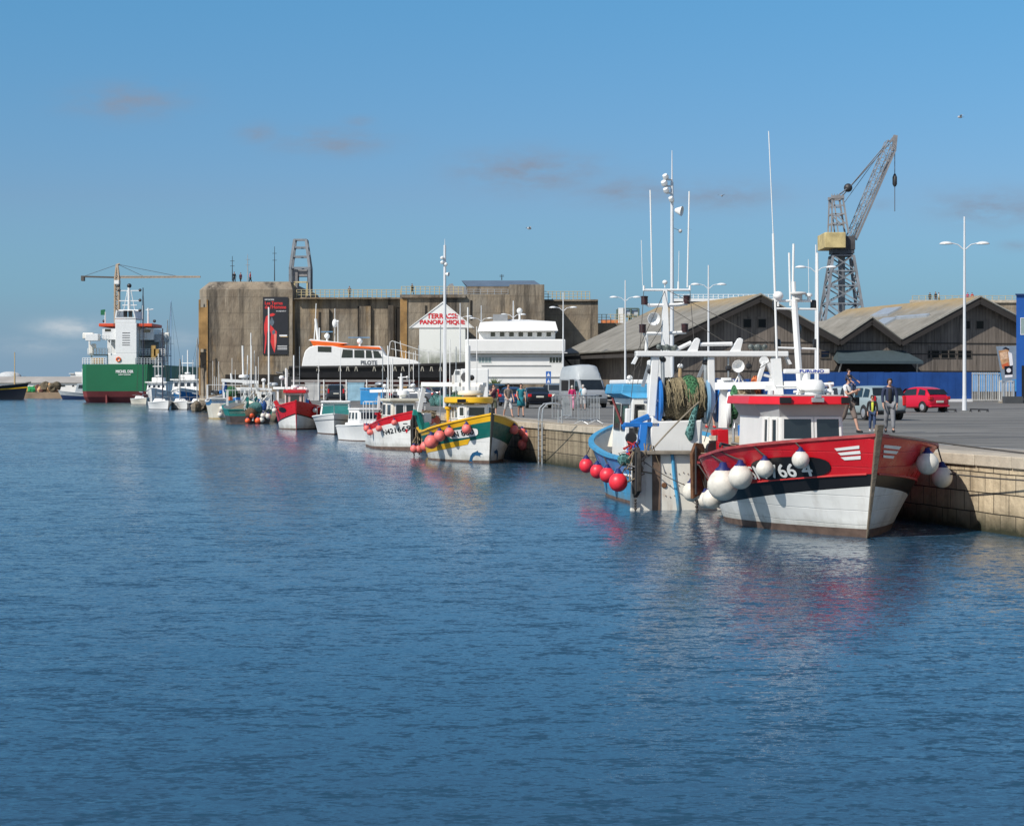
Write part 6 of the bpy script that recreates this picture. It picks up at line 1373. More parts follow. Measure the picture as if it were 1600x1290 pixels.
for k in range(34):
    p=q(random.uniform(975,1016),random.uniform(690,735),11.9+random.uniform(-.2,.25)); g.tube([p,p+Vector((random.uniform(-.1,.1),random.uniform(-.2,.2),random.uniform(-.3,.05))),p+Vector((random.uniform(-.1,.1),random.uniform(-.25,.25),random.uniform(-.45,-.1)))],.016,5)
g.build('rope_tangle',M('rope_mix',(.22,.17,.11),.9),b.root)
g=G()
for k in range(10):
    p=q(random.uniform(975,995),random.uniform(695,715),11.5); g.tube([p,p+Vector((.1,random.uniform(-.2,.2),.08)),p+Vector((.2,random.uniform(-.3,.3),-.05))],.02,5)
g.build('red_hose',M('hose_red',(.4,.02,.02),.6),b.root)
netblob(b.root,q(975,718,11.75),.16,(.8,1,1.),nteal,'teal_net',.12)
line(b.world(q(1005,720,12.1)),b.world(q(1092,765,12.4)),'slack dark line hanging across the trawler transom',.08,.012)
line(b.world(q(1008,715,12.1)),b.world(q(1092,628,11.1)),'pale rope running from the stern corner up to the net drum',-.05,.02,rope)
W_=[((1040,452),(996,549)),((1040,452),(1228,549)),((1006,453),(1000,549)),((1078,453),(1084,530)),((1040,477),(1150,545)),((1151,532),(1230,549)),((1084,532),(1016,650)),((1138,557),(1168,600)),((1170,600),(1178,557)),((1102,560),(1070,600)),((993,560),(984,640)),((1226,560),(1180,640)),((1040,500),(984,590)),((1010,521),(996,600))]
for k_,(a_,c_) in enumerate(W_): bars(b.root,'rigging_wire',[(q(a_[0],a_[1],md),q(c_[0],c_[1],gd if k_<8 else 9.6),.008)],roped)
g=G()
for px,py in ((1036,562),(1102,566),(1138,575),(1016,580),(1170,572)): g.lathe([(.03,-.06),(.07,-.04),(.07,.04),(.03,.06)],q(px,py,gd),(1,.3,0),10); g.bar(q(px,py-8,gd),q(px,py+6,gd),.012)
g.build('rigging_block',dark,b.root)
# foredeck: windlass cone, crates
g=G(); g.lathe([(.3,0),(.25,.2),(.1,.7),(.05,.75)],(-3.2,1.2,1.3),(0,0,1),14); g.build('ventilator',creamw,b.root)
for i in range(6):
    w0=b.world(Vector((-9.6,1.35+.0,0.98+i*.13)))
    for j in range(2):
        ww=b.world(Vector((-9.8+.62*j,1.45,0))); root=thing('fish_crate','blue plastic fish crate, number %s up in the %s stack at the trawler rail'%(('one','two','three','four','five','six')[i],('nearer','farther')[j]),'crate',(ww.x,ww.y,.86+i*.125),b.rz+random.uniform(-.05,.05),'blue fish crates stacked on the trawler deck')
        g=G(); 
        for (p0,p1) in (((-.28,-.4,0),(.28,.4,.02)),((-.28,-.4,.02),(-.26,.4,.10)),((.26,-.4,.02),(.28,.4,.10)),((-.26,-.4,.02),(.26,-.38,.10)),((-.26,.38,.02),(.26,.4,.10))): g.bb(p0,p1)
        g.bb((-.30,-.42,.09),(.30,-.38,.112)); g.bb((-.30,.38,.09),(.30,.42,.112)); g.bb((-.30,-.38,.09),(-.26,.38,.112)); g.bb((.26,-.38,.09),(.30,.38,.112)); g.build('shell',M('crate_blue',(.02,.12,.5),.45,var=.12),root,smooth=0)
FG='bright red round fenders on the blue trawler'
for px,py,r,lab in ((916,727,11.5,'bright red round fender, leftmost of four on the trawler side'),(933,736,11.5,'bright red round fender, second of four from the left'),(949,742,12,'bright red round fender, third of four from the left')):
    b.fender(px,py,r,1,fr,lab,FG)
fender(Vector((XX(966,46.9),46.9,ZZ(753,46.9))),.235,fr,'largest bright red round fender nearest the trawler transom',FG,Vector((XX(975,47.2),47.2,ZZ(722,47.2))))
g=G(); 
for k in range(4):
    pass
#PART6
# ================= boat 3: green and yellow
W3=YW(724); b=Boat('fishing_boat','green, yellow and white fishing boat with dolphins on the bow and pink fenders','fishing boat',(XX(765,W3),W3),(.24,-1),8.2,3.7,1.98,1.12,1.25,draft=.7,rake=.55,tr=.75,um=.8,wf=.82,ue=.44,uw=.6,ps=2.1,pw=1.8,trw=.6)
B3=b; q=b.at
vy=lambda u:.52-.25*min(1,u*1.2)
b.hull([(.06,0),(lambda u:max(.09,vy(u)-.10),1),(lambda u:max(.13,vy(u)+.02),1 if 0 else 2),(.86,3),(1,4)],[boot,hullw,hullw,green,yellow],creamw,woodd,yellow,bul=.4,railr=.06,railw=.12,post=(.09,M('stem_dark',(.05,.05,.045),.7),.12))
b.decal_px(-1,[(((654,701),(735,685),(731,694),(656,712)),0)],[yellow],name='yellow_flash',n=16)
b.decal_px(1,[(((785,689),(799,697),(797,701),(787,696)),0)],[yellow],name='yellow_flash',n=4)
dol=[(-.42,-.22),(-.36,-.05),(-.2,.12),(.02,.2),(.12,.26),(.14,.18),(.3,.14),(.42,.06),(.28,.06),(.22,0),(.3,-.1),(.15,-.02),(-.05,-.0),(-.2,-.12),(-.28,-.3),(-.2,-.42),(-.34,-.34),(-.5,-.36)]
dm=M('dolphin_blue',(.015,.09,.2),.4)
b.shape(-1,744,711,[([(x*.9,y*.75) for x,y in dol],0)],[dm],name='dolphin_emblem'); b.shape(1,775,708,[([(-x*.8,y*.75) for x,y in dol][::-1],0)],[dm],name='dolphin_emblem')
b.panel(-1,722,677,.72,.17,cleanw,sl=.12,p=.5)
b.lettering('SN 880',-1,706,683,1.15,.22,black,.034,slope=.13,name='hull_number')
b.panel(1,797,675,.4,.2,green); b.lettering('SN',1,791,677,.4,.2,cleanw,.014,name='hull_number')
# wheelhouse
d=2.6; a=q(719,652,d); c=q(771,650,d); zt_=q(745,632,d).z
yf0,yf1=a.y,c.y; X=a.x; A=X; 
base_=[(A,yf0+.25),(A,yf1-.25),(A-.35,yf1),(A-2.3,yf1),(A-2.3,yf0),(A-.35,yf0)]; top=[(x-.05,y) for x,y in base_]
cabin(b.root,base_,top,1.,zt_,white,[(0,.08,.92,.62,.95),(1,.12,.88,.62,.95),(5,.12,.88,.62,.95),(4,.08,.30,.55,.95),(4,.38,.62,.55,.95),(4,.70,.95,.55,.95)],fr_=.05)
zr=q(745,631,d).z; zr2=q(745,621,d).z
g=G(); g.lathe([(.1,0),(1.,0),(1.06,.05),(1.06,zr2-zr-.03),(.98,zr2-zr),(.1,zr2-zr)],(0,0,0),(0,0,1),28); o=g.build('roof',M('roof_yellow',(.78,.45,.015),.35,var=.06),b.root,smooth=40); o.location=(A-1.15,(yf0+yf1)/2-.1,zr+.02); o.scale=(1.35,abs(yf1-yf0)/2+.25,1)
g=G(); g.box((A+.28,yf0+.0,zr+.13),(.1,.35,.14)); g.build('roof_vent_panel',black,b.root,smooth=0)
g=G(); p=q(758,648,1.6); g.box((p.x,p.y,1.55),(.7,.7,.5)); g.build('fore_hatch',cleanw,b.root,smooth=0,bev=.06)
q=b.at
radar(b.root,q(735,617,3.4),.55,.2,creamw); 
bars(b.root,'mast',[(q(731,612,3.6),q(731,540,3.6),.11),(q(731,540,3.6),q(731,480,3.6),.03)],cleanw)
bars(b.root,'gantry',[(q(660,600,7.),q(758,601,4.2),.17,.17),(q(663,601,7.),q(655,643,7.2),.17,.17),(q(754,601,4.2),q(750,622,4.2),.25,.2),(q(708,586,5),q(708,600,5),.1,.1)],cleanw,0)
bars(b.root,'whip_antenna',[(q(697,600,6),q(697,500,6),.02),(q(745,600,4),q(745,510,4),.018)],cleanw)
g=G(); g.lathe([(.05,-.02),(.2,.14),(.18,.14)],q(728,590,4),(.8,-.3,.2),12); g.ball(q(737,590,4),.12); g.build('horn_and_lamps',dark,b.root)
g=G(); g.sq(q(652,643,7.4),q(662,676,7.5),.28,.2); g.sq(q(645,644,7.4),q(656,646,7.4),.2,.25); g.sq(q(664,660,7.6),q(668,680,7.6),.5,.3); g.build('side_gallows',teal,b.root,smooth=0,bev=.02)
g=G()
for k in range(24):
    p=q(random.uniform(646,662),random.uniform(646,700),8.2+random.uniform(-.2,.2)); g.tube([p,p+Vector((random.uniform(-.1,.1),random.uniform(-.2,.2),-.3))],.03,5)
g.build('rope_tangle',M('rope_mix',(.22,.17,.11),.9),b.root)
wp=b.world(q(650,676,8.45)); otter('dark rusty trawl door at the stern corner of the green boat',wp,1.7,.5,R(15),0,M('door_black_rust',(.04,.035,.03),.85))
g=G(); g.lathe([(.06,-.3),(.08,.2),(.14,.25),(.14,.35)],q(700,648,4.4),(0,0,1),10); g.build('orange_canister',yellow,b.root)
g=G(); g.tube([q(702,658,4.),q(700,664,3.9),q(703,668,3.9)],.08); g.build('life_jacket',orange,b.root)
line(b.world(b.hp(.0,1,1)),(quayx(70)+.5,70,1.62),'mooring line from the green boat bow to the quay',.1,.02,rope)
FG='pink round fenders on the green fishing boat'
for px,py,r,side,lab in ((729,670,8,-1,'pink round fender nearest the bow over the green boat number'),(702,675,7.6,-1,'pink round fender second from bow on left side of the green boat'),(687,681,9,-1,'large pink round fender third from bow on the green boat'),(674,690,11,-1,'largest pink round fender of the green boat row'),(664,697,7.6,-1,'pink round fender right below the largest one on the green boat'),(654,701,6.5,-1,'pink round fender second from the left end of the green boat row'),(647,701,6.5,-1,'pink round fender leftmost of the green boat row at the waterline'),
    (803,671,7.5,1,'pink round fender first on the quay side of the green boat'),(816,675,6.5,1,'pink round fender second on the quay side of the green boat'),(823,683,8,1,'pink round fender third on the quay side of the green boat'),(817,694,9,1,'dark pink round fender lowest on the quay side of the green boat')):
    b.fender(px,py,r,side,fp,lab,FG)
# ================= boat 4: white hull, red top
W4=YW(704); b=BB4=Boat('fishing_boat','white fishing boat with red top band and black hull number behind the green boat','fishing boat',(XX(655,W4),W4),(.27,-1),7.6,3.2,1.95,1.05,1.15,draft=.6,rake=.3,tr=.8,um=.85,wf=.9,ue=.4,uw=.5,ps=2.3,pw=2.)
q=b.at
b.hull([(.10,0),(.80,1),(1,2)],[boot,hullw,red],creamw,woodd,red,bul=.35,railr=.05,railw=.1)
b.lettering('N421669',-1,600,680,1.75,.24,black,.014,slope=.16,name='hull_number')
b.shape(-1,635,672,[([(-.06,.05),(.08,.06),(.05,-.08),(-.02,-.14)],0),([(-.12,.3),(.08,.3),(.08,.34),(-.12,.34)],1)],[red,black],off=.012,name='small_emblem')
d=2.6; a=q(613,652,d); c=q(651,652,d); A=a.x; zt_=q(630,627,d).z
base_=[(A,a.y),(A,c.y),(A-2.2,c.y+.1),(A-2.2,a.y-.1)]; top=[(A-.08,a.y+.03),(A-.08,c.y-.03),(A-2.2,c.y+.05),(A-2.2,a.y-.05)]
cabin(b.root,base_,top,.9,zt_,creamw,[(0,.10,.5,.50,.92),(0,.54,.93,.50,.92),(3,.1,.4,.5,.92),(3,.5,.9,.5,.92)],frame=cleanw)
roofslab(b.root,[(A+.1,a.y-.15),(A+.1,c.y+.15),(A-2.3,c.y+.15),(A-2.3,a.y-.15)],zt_+.003,.14,M('roof_cream',(.6,.57,.46),.5),bev=.03)
radar(b.root,q(630,617,3.4),.3,.24); 
bars(b.root,'mast',[(q(627,622,3.8),q(627,590,3.8),.09),(q(627,590,3.8),q(627,583,3.8),.04),(q(622,590,3.8),q(636,589,3.8),.035)],cleanw)
bars(b.root,'gantry',[(q(579,611,6.4),q(658,609,4.),.14,.14),(q(593,611,6.2),q(591,640,6.2),.12,.12),(q(654,609,4),q(657,640,4),.12,.12)],cleanw,0)
bars(b.root,'whip_antenna',[(q(607,640,5),q(606,540,5),.03),(q(613,615,5),q(613,560,5),.03),(q(646,610,4),q(646,550,4),.015)],cleanw)
ball(b.root,q(601,603,5.8),.13); ball(b.root,q(645,602,4.),.14); ball(b.root,q(636,589,3.8),.07)
g=G(); g.sq(q(592,647,6.6),q(591,666,6.7),.22,.2); g.sq(q(586,646,6.6),q(594,646,6.6),.16,.12); g.sq(q(603,630,5.8),q(605,642,5.8),.2,.2); g.build('side_gallows',red,b.root,smooth=0)
g=G(); g.tube([q(593,628,6.6),q(600,634,6.6),q(599,642,6.6),q(593,645,6.6)],.06); g.tube([q(590,660,6.6),q(588,652,6.7),q(594,640,6.7)],.05); g.build('hauler_arm',dark,b.root)
FG='pink round fenders on the white and red fishing boat'
for px,py,r,lab in ((616,660,4.8,'pink round fender above the hull number of the white red boat'),(592,669,5.2,'pink round fender at left end of the hull number on the white red boat'),(578,675,5,'pale pink round fender lowest at the white red boat stern'),(573,669,5.5,'pink round fender leftmost at the white red boat stern')):
    b.fender(px,py,r,-1,fp,lab,FG)
b.fender(674,658,4.5,1,fp,'small pink round fender on the far side of the white red boat bow',FG)
# ================= boat 5: small white cabin boat (stern left)
def smallboat(name,label,px,py,head,L,B,zb,zm,zs,cab,gm=glass,cat='motorboat',mats=None,group=None,engine=False,stripe=None):
    Y=YW(py); b=Boat(name,label,cat,(XX(px,Y),Y),head,L,B,zb,zm,zs,draft=.4,rake=.7,tr=.88,um=.9,wf=.82,ue=.5,uw=.7,ps=2.,pw=1.7,group=group)
    b.hull([(.06,0),(.70,1),(.76,2),(1,1)] if stripe else [(.06,0),(1,1)],[boot,mats or cleanw,stripe or black],cleanw,cleanw,cleanw,bul=.25,railr=.06,railw=.1)
    x0,x1,hw_,z0,z1,wins=cab; base_=[(x0,-hw_),(x0,hw_),(x1,hw_),(x1,-hw_)]; top=[(x0-.35,-hw_*.85),(x0-.35,hw_*.85),(x1+.05,hw_*.85),(x1+.05,-hw_*.85)]
    cabin(b.root,base_,top,z0,z1,cleanw,wins,gm=gm,frame=cleanw,wbev=.04,fr_=.04)
    roofslab(b.root,[(x0-.15,-hw_*.92),(x0-.15,hw_*.92),(x1-.1,hw_*.92),(x1-.1,-hw_*.92)],z1+.003,.1,cleanw,bev=.05)
    if engine:
        g=G(); g.box((-L-.25,0,.75),(.4,.36,.5)); g.box((-L-.2,0,.2),(.18,.14,.8)); g.build('outboard_engine',cleanw,b.root,smooth=0,bev=.06)
    return b
Wb=[(0,.08,.92,.45,.9),(1,.06,.3,.45,.9),(1,.36,.64,.45,.9),(1,.7,.95,.45,.9),(3,.06,.3,.45,.9),(3,.36,.64,.45,.9),(3,.7,.95,.45,.9),(2,.1,.9,.4,.9)]
b=smallboat('cabin_boat','small white cabin motorboat with outboard engine, between the teal windscreen boat and white red boat',590,690,(.42,-.9),4.4,2.0,1.05,.85,.8,(-1.0,-2.9,.75,.75,1.75,Wb),engine=True)
line(b.world(b.hp(.8,1,1)),b.world(b.hp(.8,1,1))+Vector((.3,.3,1.6)),'thin upright flag staff line on the small cabin boat',0,.012,galv)
# boat 6: motorboat with teal windscreen, bow to the left/front
b=smallboat('motorboat','white motorboat with a wide teal windscreen and white hardtop',490,679,(.06,-1),7.0,3.1,1.35,1.05,1.0,(-2.3,-4.9,1.05,.9,2.05,[(0,.03,.97,.25,.95),(1,.05,.5,.3,.9),(3,.05,.5,.3,.9)]),gm=tealglass,stripe=M('thin_grey_stripe',(.2,.22,.24),.4))
B6=b; b.root.location.x=XX(517,121); b.o.x=b.root.location.x
bars(b.root,'whip_antenna',[((-3.2,.3,2.15),(-3.2,.3,5.6),.02)],cleanw); bars(b.root,'bow_rail',[([(.3,0,1.9),(-.6,.75,1.85),(-1.8,1.15,1.75),(-2.2,1.2,1.2)],.02),([(.3,0,1.9),(-.6,-.75,1.85),(-1.8,-1.15,1.75),(-2.2,-1.2,1.2)],.02),((.3,0,1.9),(.2,0,1.35),.02)],galv)
# boat 7: red bow white bottom far
W7=YW(671.5); b=BB7=Boat('fishing_boat','red and white fishing boat with red roofed wheelhouse, bow on, left of the motorboats','fishing boat',(XX(463,W7),W7),(.02,-1),8.5,3.9,2.05,1.25,1.35,draft=.6,rake=.4,tr=.8,um=.85,wf=.86,ue=.45,uw=.55,ps=2.1,pw=1.8)
q=b.at
v7=lambda u:.54-.34*min(1,u*1.6)
b.hull([(.05,0),(lambda u:max(.08,v7(u)),1),(lambda u:max(.12,v7(u)+.05),2),(1,3)],[boot,hullw,black,red],creamw,woodd,red,bul=.35,railr=.07,railw=.12,post=(.08,red,.05))
b.panel(-1,441,640,.5,.2,black); b.lettering('SN 73',-1,434,643,.7,.2,cleanw,.032,name='hull_number')
d=2.5; a=q(445,628,d); c=q(476,628,d); A=a.x; zt_=q(460,614,d).z
base_=[(A,a.y),(A,c.y),(A-2.4,c.y),(A-2.4,a.y)]; 
cabin(b.root,base_,[(x-.05,y) for x,y in base_],.9,zt_,white,[(0,.03,.2,.55,.95),(0,.24,.76,.55,.95),(0,.8,.97,.55,.95),(3,.1,.5,.55,.95)],fr_=.05,frame=M('frame_red_white',(.6,.4,.36),.5))
roofslab(b.root,[(A+.2,a.y-.1),(A+.2,c.y+.1),(A-2.4,c.y+.1),(A-2.4,a.y-.1)],zt_+.003,.24,red)
bars(b.root,'gantry',[(q(428,606,6),q(478,606,4),.16,.16),(q(478,606,4),q(481,622,4),.14,.14),(q(434,606,6),q(434,630,6),.14,.14),(q(446,600,4),q(446,590,4),.1,.1)],cleanw,0)
for m_ in ((q(459,608,3.5),q(459,555,3.5),.05),(q(447,605,4),q(447,575,4),.07),(q(440,605,5),q(440,590,5),.04)): bars(b.root,'mast',[m_],cleanw)
radar(b.root,q(461,606,3.4),.3,.2); ball(b.root,q(440,590,5),.2)
g=G(); g.sq(q(430,626,6),q(434,634,6),.3,.3); g.sq(q(481,626,5),q(485,632,5),.3,.3); g.build('side_gallows',red,b.root,smooth=0)
FG='white round fenders on the far red bowed fishing boat'
for px,py,r,side,lab in ((429,641,4.2,-1,'white round fender left of the far red bow'),(419,650,4.5,-1,'white round fender third from the far red bow on its left side'),(411,649,4,-1,'white round fender leftmost on the far red bowed boat'),(492,641,3.6,1,'white round fender right of the far red bow against the quay')): b.fender(px,py,r,side,fw,lab,FG)
# boat 8: cluttered teal and white trawler, stern to camera
W8=YW(662); b=BB8=Boat('fishing_boat','cluttered green and white fishing boat with orange fenders, stern on, beside the red bow','fishing boat',(XX(381,W8+9),W8+9),(-.2,1),9.,4.2,2.0,1.2,1.2,draft=.6,rake=.5,tr=.9,um=.8,ue=.45,uw=.6)
q=b.at
b.hull([(.07,0),(.55,1),(1,2)],[boot,M('hull_dark_brown',(.07,.055,.05),.6,var=.4,vs=2,streak=.8,scol=(.3,.28,.24)),teal],creamw,woodd,teal,bul=.4,railr=.07,railw=.12)
a=q(404,640,5); c=q(430,640,5); cabin(b.root,[(-5.4,c.y),(-3,c.y),(-3,a.y),(-5.4,a.y)],[(-5.4,c.y),(-3,c.y),(-3,a.y),(-5.4,a.y)],1.,q(410,612,5).z,white,[(3,.1,.42,.45,.9),(3,.55,.9,.45,.9)],fr_=.06)
L8=[(q(376,606,8.5),q(425,608,8.5),.16,.16),(q(382,606,8.5),q(384,645,8.5),.14,.14),(q(421,608,8.5),q(420,645,8.5),.14,.14),(q(395,606,8.5),q(398,640,8.5),.1,.1)]
bars(b.root,'gantry',L8,cleanw,0)
for m_ in ((q(420,606,6),q(420,480,6),.07),(q(412,606,6),q(412,595,6),.1),(q(400,606,6),q(400,572,6),.04),(q(393,606,6),q(393,540,6),.03)): bars(b.root,'mast',[m_],cleanw)
radar(b.root,q(426,602,5.5),.45,.25); ball(b.root,q(412,594,6),.2)
g=G(); g.sq(q(386,620,8.8),q(388,655,8.8),.35,.25); g.sq(q(400,630,8.8),q(408,640,8.8),.3,.3); g.sq(q(388,634,8.8),q(404,630,8.8),.2,.2); g.build('side_gallows',teal,b.root,smooth=0)
netblob(b.root,q(400,636,9.0),.55,(.8,1.2,.8),nteal,'net',.15); netblob(b.root,q(411,634,9.0),.4,(.8,.8,1.2),nblue,'net',.15); netblob(b.root,q(392,645,9.2),.5,(.7,1,.9),netmat('net_brown',(.12,.07,.04),(.25,.16,.1)),'net',.15)
for i in range(16):
    pass
g=G()
for k in range(40):
    p=q(random.uniform(378,424),random.uniform(610,650),9.1+random.uniform(-.5,.3)); g.tube([p,p+Vector((0,random.uniform(-.5,.5),random.uniform(-.6,.6)))],random.choice((.03,.05,.07)),5)
g.build('deck_gear',M('gear_pale',(.5,.5,.47),.7,var=.5,vs=3),b.root)
FG='orange and white round fenders at the cluttered boat stern'
for px,py,r,mt,lab in ((393,648,5.2,fo,'orange round fender highest at the cluttered boat stern'),(387,657,4.2,fo,'orange round fender leftmost at the cluttered boat stern'),(403,657,5,fo,'orange round fender right of the pair at the cluttered boat stern'),(409,656,4.5,fw,'white round fender beside the right orange one at the cluttered stern'),(412,648,4.2,fw,'white round fender above the waterline at the cluttered boat stern')):
    p=q(px,py,9.3); fender(b.world(p),r*b.world(p).y/F,mt,lab,FG,b.world(q(px,642,9.1)))
# boat 9: rounded white trawler with blue top, stern on
W9=YW(655); b=BB9=Boat('fishing_boat','farthest white fishing boat with rounded stern and blue rail at the bunker end','fishing boat',(XX(360,W9+10),W9+10),(-.12,1),10.,4.6,2.4,1.7,2.0,draft=.6,rake=.6,tr=.72,um=.75,ue=.45,uw=.6,trw=.7)
q=b.at
b.hull([(.08,0),(.78,1),(1,2)],[M('waterline_tan',(.45,.35,.18),.7),creamw,M('rail_blue_dark',(.03,.14,.3),.5)],creamw,woodd,cleanw,bul=.4,railr=.08,railw=.14)
a=q(366,640,5); c=q(391,640,5); cabin(b.root,[(-6,c.y),(-3,c.y),(-3,a.y),(-6,a.y)],[(-6,c.y),(-3,c.y),(-3,a.y),(-6,a.y)],1.3,q(375,611,5).z,white,[(3,.08,.92,.45,.92)],fr_=.08)
roofslab(b.root,[(-6.4,c.y-.1),(-2.8,c.y-.1),(-2.8,a.y+.2),(-6.4,a.y+.2)],q(375,611,5).z+.003,.35,cleanw,bev=.1)
bars(b.root,'gantry',[(q(346,594,9.5),q(404,597,9.5),.25,.3),(q(349,594,9.5),q(350,625,9.5),.2,.2),(q(401,597,9.5),q(401,615,9.5),.2,.2)],cleanw,0)
for m_ in ((q(380,594,7),q(379,540,7),.09),(q(386,594,7),q(387,555,7),.05),(q(392,596,7),q(392,520,7),.05),(q(362,594,8),q(361,583,8),.1)): bars(b.root,'mast',[m_],cleanw)
radar(b.root,q(381,590,7),.5,.3); radar(b.root,q(387,600,7),.5,.2)
netblob(b.root,q(361,612,9.3),.62,(.6,1.,.9),ngreen,'net',.16); netblob(b.root,q(351,608,9.3),.55,(.6,.5,1.6),nblue,'net',.1)
FG='pale fenders at the far white boat stern'
for px,py,r,lab in ((347,638,4.2,'white round fender upper left on the farthest white boat'),(344,648,4.2,'cream round fender low at the left of the farthest white boat'),(363,632,3,'small white round fender in the middle of the farthest white boat stern')):
    p=q(px,py,10.2); fender(b.world(p),r*b.world(p).y/F,fw,lab,FG,b.world(q(px,628,10.1)))
# clutter on the far boats: thin aerials, rails, boxes
def clutter(bt,d0,d1,zb,n,hy,cols):
    for k in range(n):
        x_=-random.uniform(d0,d1); y_=random.uniform(-hy,hy); h_=random.uniform(1.2,4.2); bars(bt.root,'aerial',[((x_,y_,zb),(x_+random.uniform(-.1,.1),y_,zb+h_),.02)],random.choice((cleanw,galv,cleanw)))
    for k in range(n):
        x_=-random.uniform(d0,d1); y_=random.uniform(-hy,hy); g=G(); g.box((x_,y_,zb-.2+random.uniform(0,.3)),(random.uniform(.2,.5),random.uniform(.2,.6),random.uniform(.2,.5)),rz=random.random()); g.build('deck_box',random.choice(cols),bt.root,smooth=0,bev=.02)
cl_=[cleanw,blue,teal,M('box_tan',(.45,.33,.18),.7),M('box_orange',(.6,.15,.04),.6),dark,galv]
clutter(BB8,5,8.8,2.0,9,1.6,cl_); clutter(BB9,4,9.5,2.7,8,1.7,cl_); clutter(BB7,3,7.5,2.1,6,1.3,cl_); clutter(BB4,4.5,7.2,1.6,6,1.1,cl_); clutter(B3,5,7.8,1.7,6,1.2,cl_)
for bt,za,zc_,hy in ((BB8,1.9,2.8,1.9),(BB9,2.4,3.3,2.1),(BB4,1.5,2.3,1.4)):
    L_=bt.L; bars(bt.root,'hand_rail',[([(-L_*.6,-hy,zc_),(-L_*.97,-hy*.9,zc_),(-L_*.97,hy*.9,zc_),(-L_*.6,hy,zc_)],.025)]+[((-L_*f_,s_*hy*.95,za-.4),(-L_*f_,s_*hy*.95,zc_),.02) for f_ in (.62,.74,.86,.96) for s_ in (-1,1)],cleanw)
# ================= pilot boat on land
Y=238.; s=Y/F; x=lambda px:(px-455)*s; z=lambda py:ZZ(py,Y)-GZ
pb=thing('pilot_boat','white and black pilot boat lettered PILOTE with orange cabin roof, standing ashore','pilot boat',(XX(455,Y),Y,GZ))
blackhull=M('pilot_hull_black',(.012,.012,.014),.5,var=.2); 
us=[i/24 for i in range(25)]
Lp=x(735)
def pw_(u): return 2.4*(1-max(0,(u-.45)/.55)**2.4)+.02
def sh(u): return z(573)+(z(566)-z(573))*u**2+.0
def row(u,side):
    xx_=u*Lp; w_=pw_(u); zk=z(601)+.0+ (sh(u)-z(601))*max(0,(u-.8)/.2)**2*.6
    return [(xx_,0,zk),(xx_,side*w_*.75,zk+.45),(xx_,side*w_*.9,zk+.9),(xx_,side*w_,sh(u)),]
g=G()
for side in (1,-1):
    V=[row(u,side) for u in us]
    if side>0: V=[r[::-1] for r in V]
    for i in range(24):
        for k in range(3):
            mi=(1 if (k==0 if side<0 else k==2) else 0); P=[V[i][k],V[i+1][k],V[i+1][k+1],V[i][k+1]]; g.add(P,[(0,1,2,3)],mi)
g.add([(0,0,z(601)),(0,-1.8,z(601)+.45),(0,-2.16,z(601)+.9),(0,-2.42,sh(0)),(0,2.42,sh(0)),(0,2.16,z(601)+.9),(0,1.8,z(601)+.45)],[(0,1,2,3,4,5,6)[::-1]])
g.loft([[(u*Lp,pw_(u),sh(u)),(u*Lp,-pw_(u),sh(u))] for u in us],m=0)
g.build('hull',[blackhull,M('antifoul_red',(.20,.02,.025),.7,var=.2)],pb,smooth=40)
g=G()
g.tube([(u*Lp,-pw_(u)-.05,sh(u)-.12) for u in us],.2,8); g.tube([(u*Lp,pw_(u)+.05,sh(u)-.12) for u in us],.2,8); g.build('rubber_fender',rubber,pb)
g=G()
for px in (500,534,546,559,587,601,619,631,645,661,675,689): 
    u=(px-455)/280; yy=-pw_(u)-.28; g.add([(x(px),yy,z(573)),(x(px+1.2),yy,z(573)),(x(px+2.6),yy+.2,z(580)),(x(px+1.6),yy+.2,z(580))],[(0,1,2,3)]); g.add([(x(px),yy,z(573)),(x(px-1.2),yy,z(573)),(x(px-2.6),yy+.2,z(580)),(x(px-1.6),yy+.2,z(580))],[(0,1,2,3)])
g.build('fender_chain_mark',creamw,pb,smooth=0)
def slabp(pts,w_,mat,name,top=.85,bev=.12):
    g=G(); g.prism([(x(a),z(c)) for a,c in pts],1,-w_,w_); return g.build(name,mat,pb,smooth=0,bev=bev)
slabp([(474,573),(476,560),(480,548),(487,542),(498,540),(512,541),(522,541),(602,556),(625,559),(650,563),(662,571),(662,573)],1.9,cleanw,'topsides')
slabp([(476,562),(478,551),(484,544),(492,540),(525,540),(525,562)],1.75,cleanw,'aft_cabin')
slabp([(518,562),(522,545),(528,541),(596,541),(604,556),(606,562)],1.7,cleanw,'wheelhouse')
slabp([(487,532.5),(545,537),(524,542),(492,541)],1.8,orange,'aft_roof',bev=.06)
slabp([(522,541),(534,543.5),(598,546.5),(594,542.5),(560,541),(530,540.3)],1.85,orange,'roof',bev=.06)
slabp([(484,532),(488,530),(545,536.5),(545,538),(488,533)],1.7,cleanw,'roof_cap',bev=.04)
gl=[((499,541),(524,542),(524,550),(499,549)),]
g=G(); y_=-1.93
def pane_(pts,y_,nm='side_window'):
    g=G(); g.add([(x(a),y_,z(c)) for a,c in pts],[tuple(range(len(pts)))[::-1]]); g.build(nm,glass,pb,smooth=0)
pane_([(499,541.5),(520,542),(520,550.5),(499,550)],-1.93); 
for pts in ([(538,546),(553,547),(553,559),(535.5,559)],[(555.5,547),(571,547.5),(571,559.5),(555.5,559)],[(573.5,547.5),(582,548),(583.5,559.5),(573.5,559.5)],[(584.5,548),(593,549),(599,559.5),(586,559.5)]): pane_(pts,-1.93)
text('PILOTE',(x(565.5),-1.915,z(570)),(1,0,0),(0,0,1),x(590.5)-x(565.5),z(564.2)-z(570),M('letter_grey',(.08,.09,.11),.5),pb,bold=.05)
g=G()
for (px,py,wd,zz) in ((511,521,13,519),(561,529,24,528)):
    g.bb((x(px-wd*.7),-.15,z(zz)),(x(px+wd*.7),.15,z(zz)+.12))
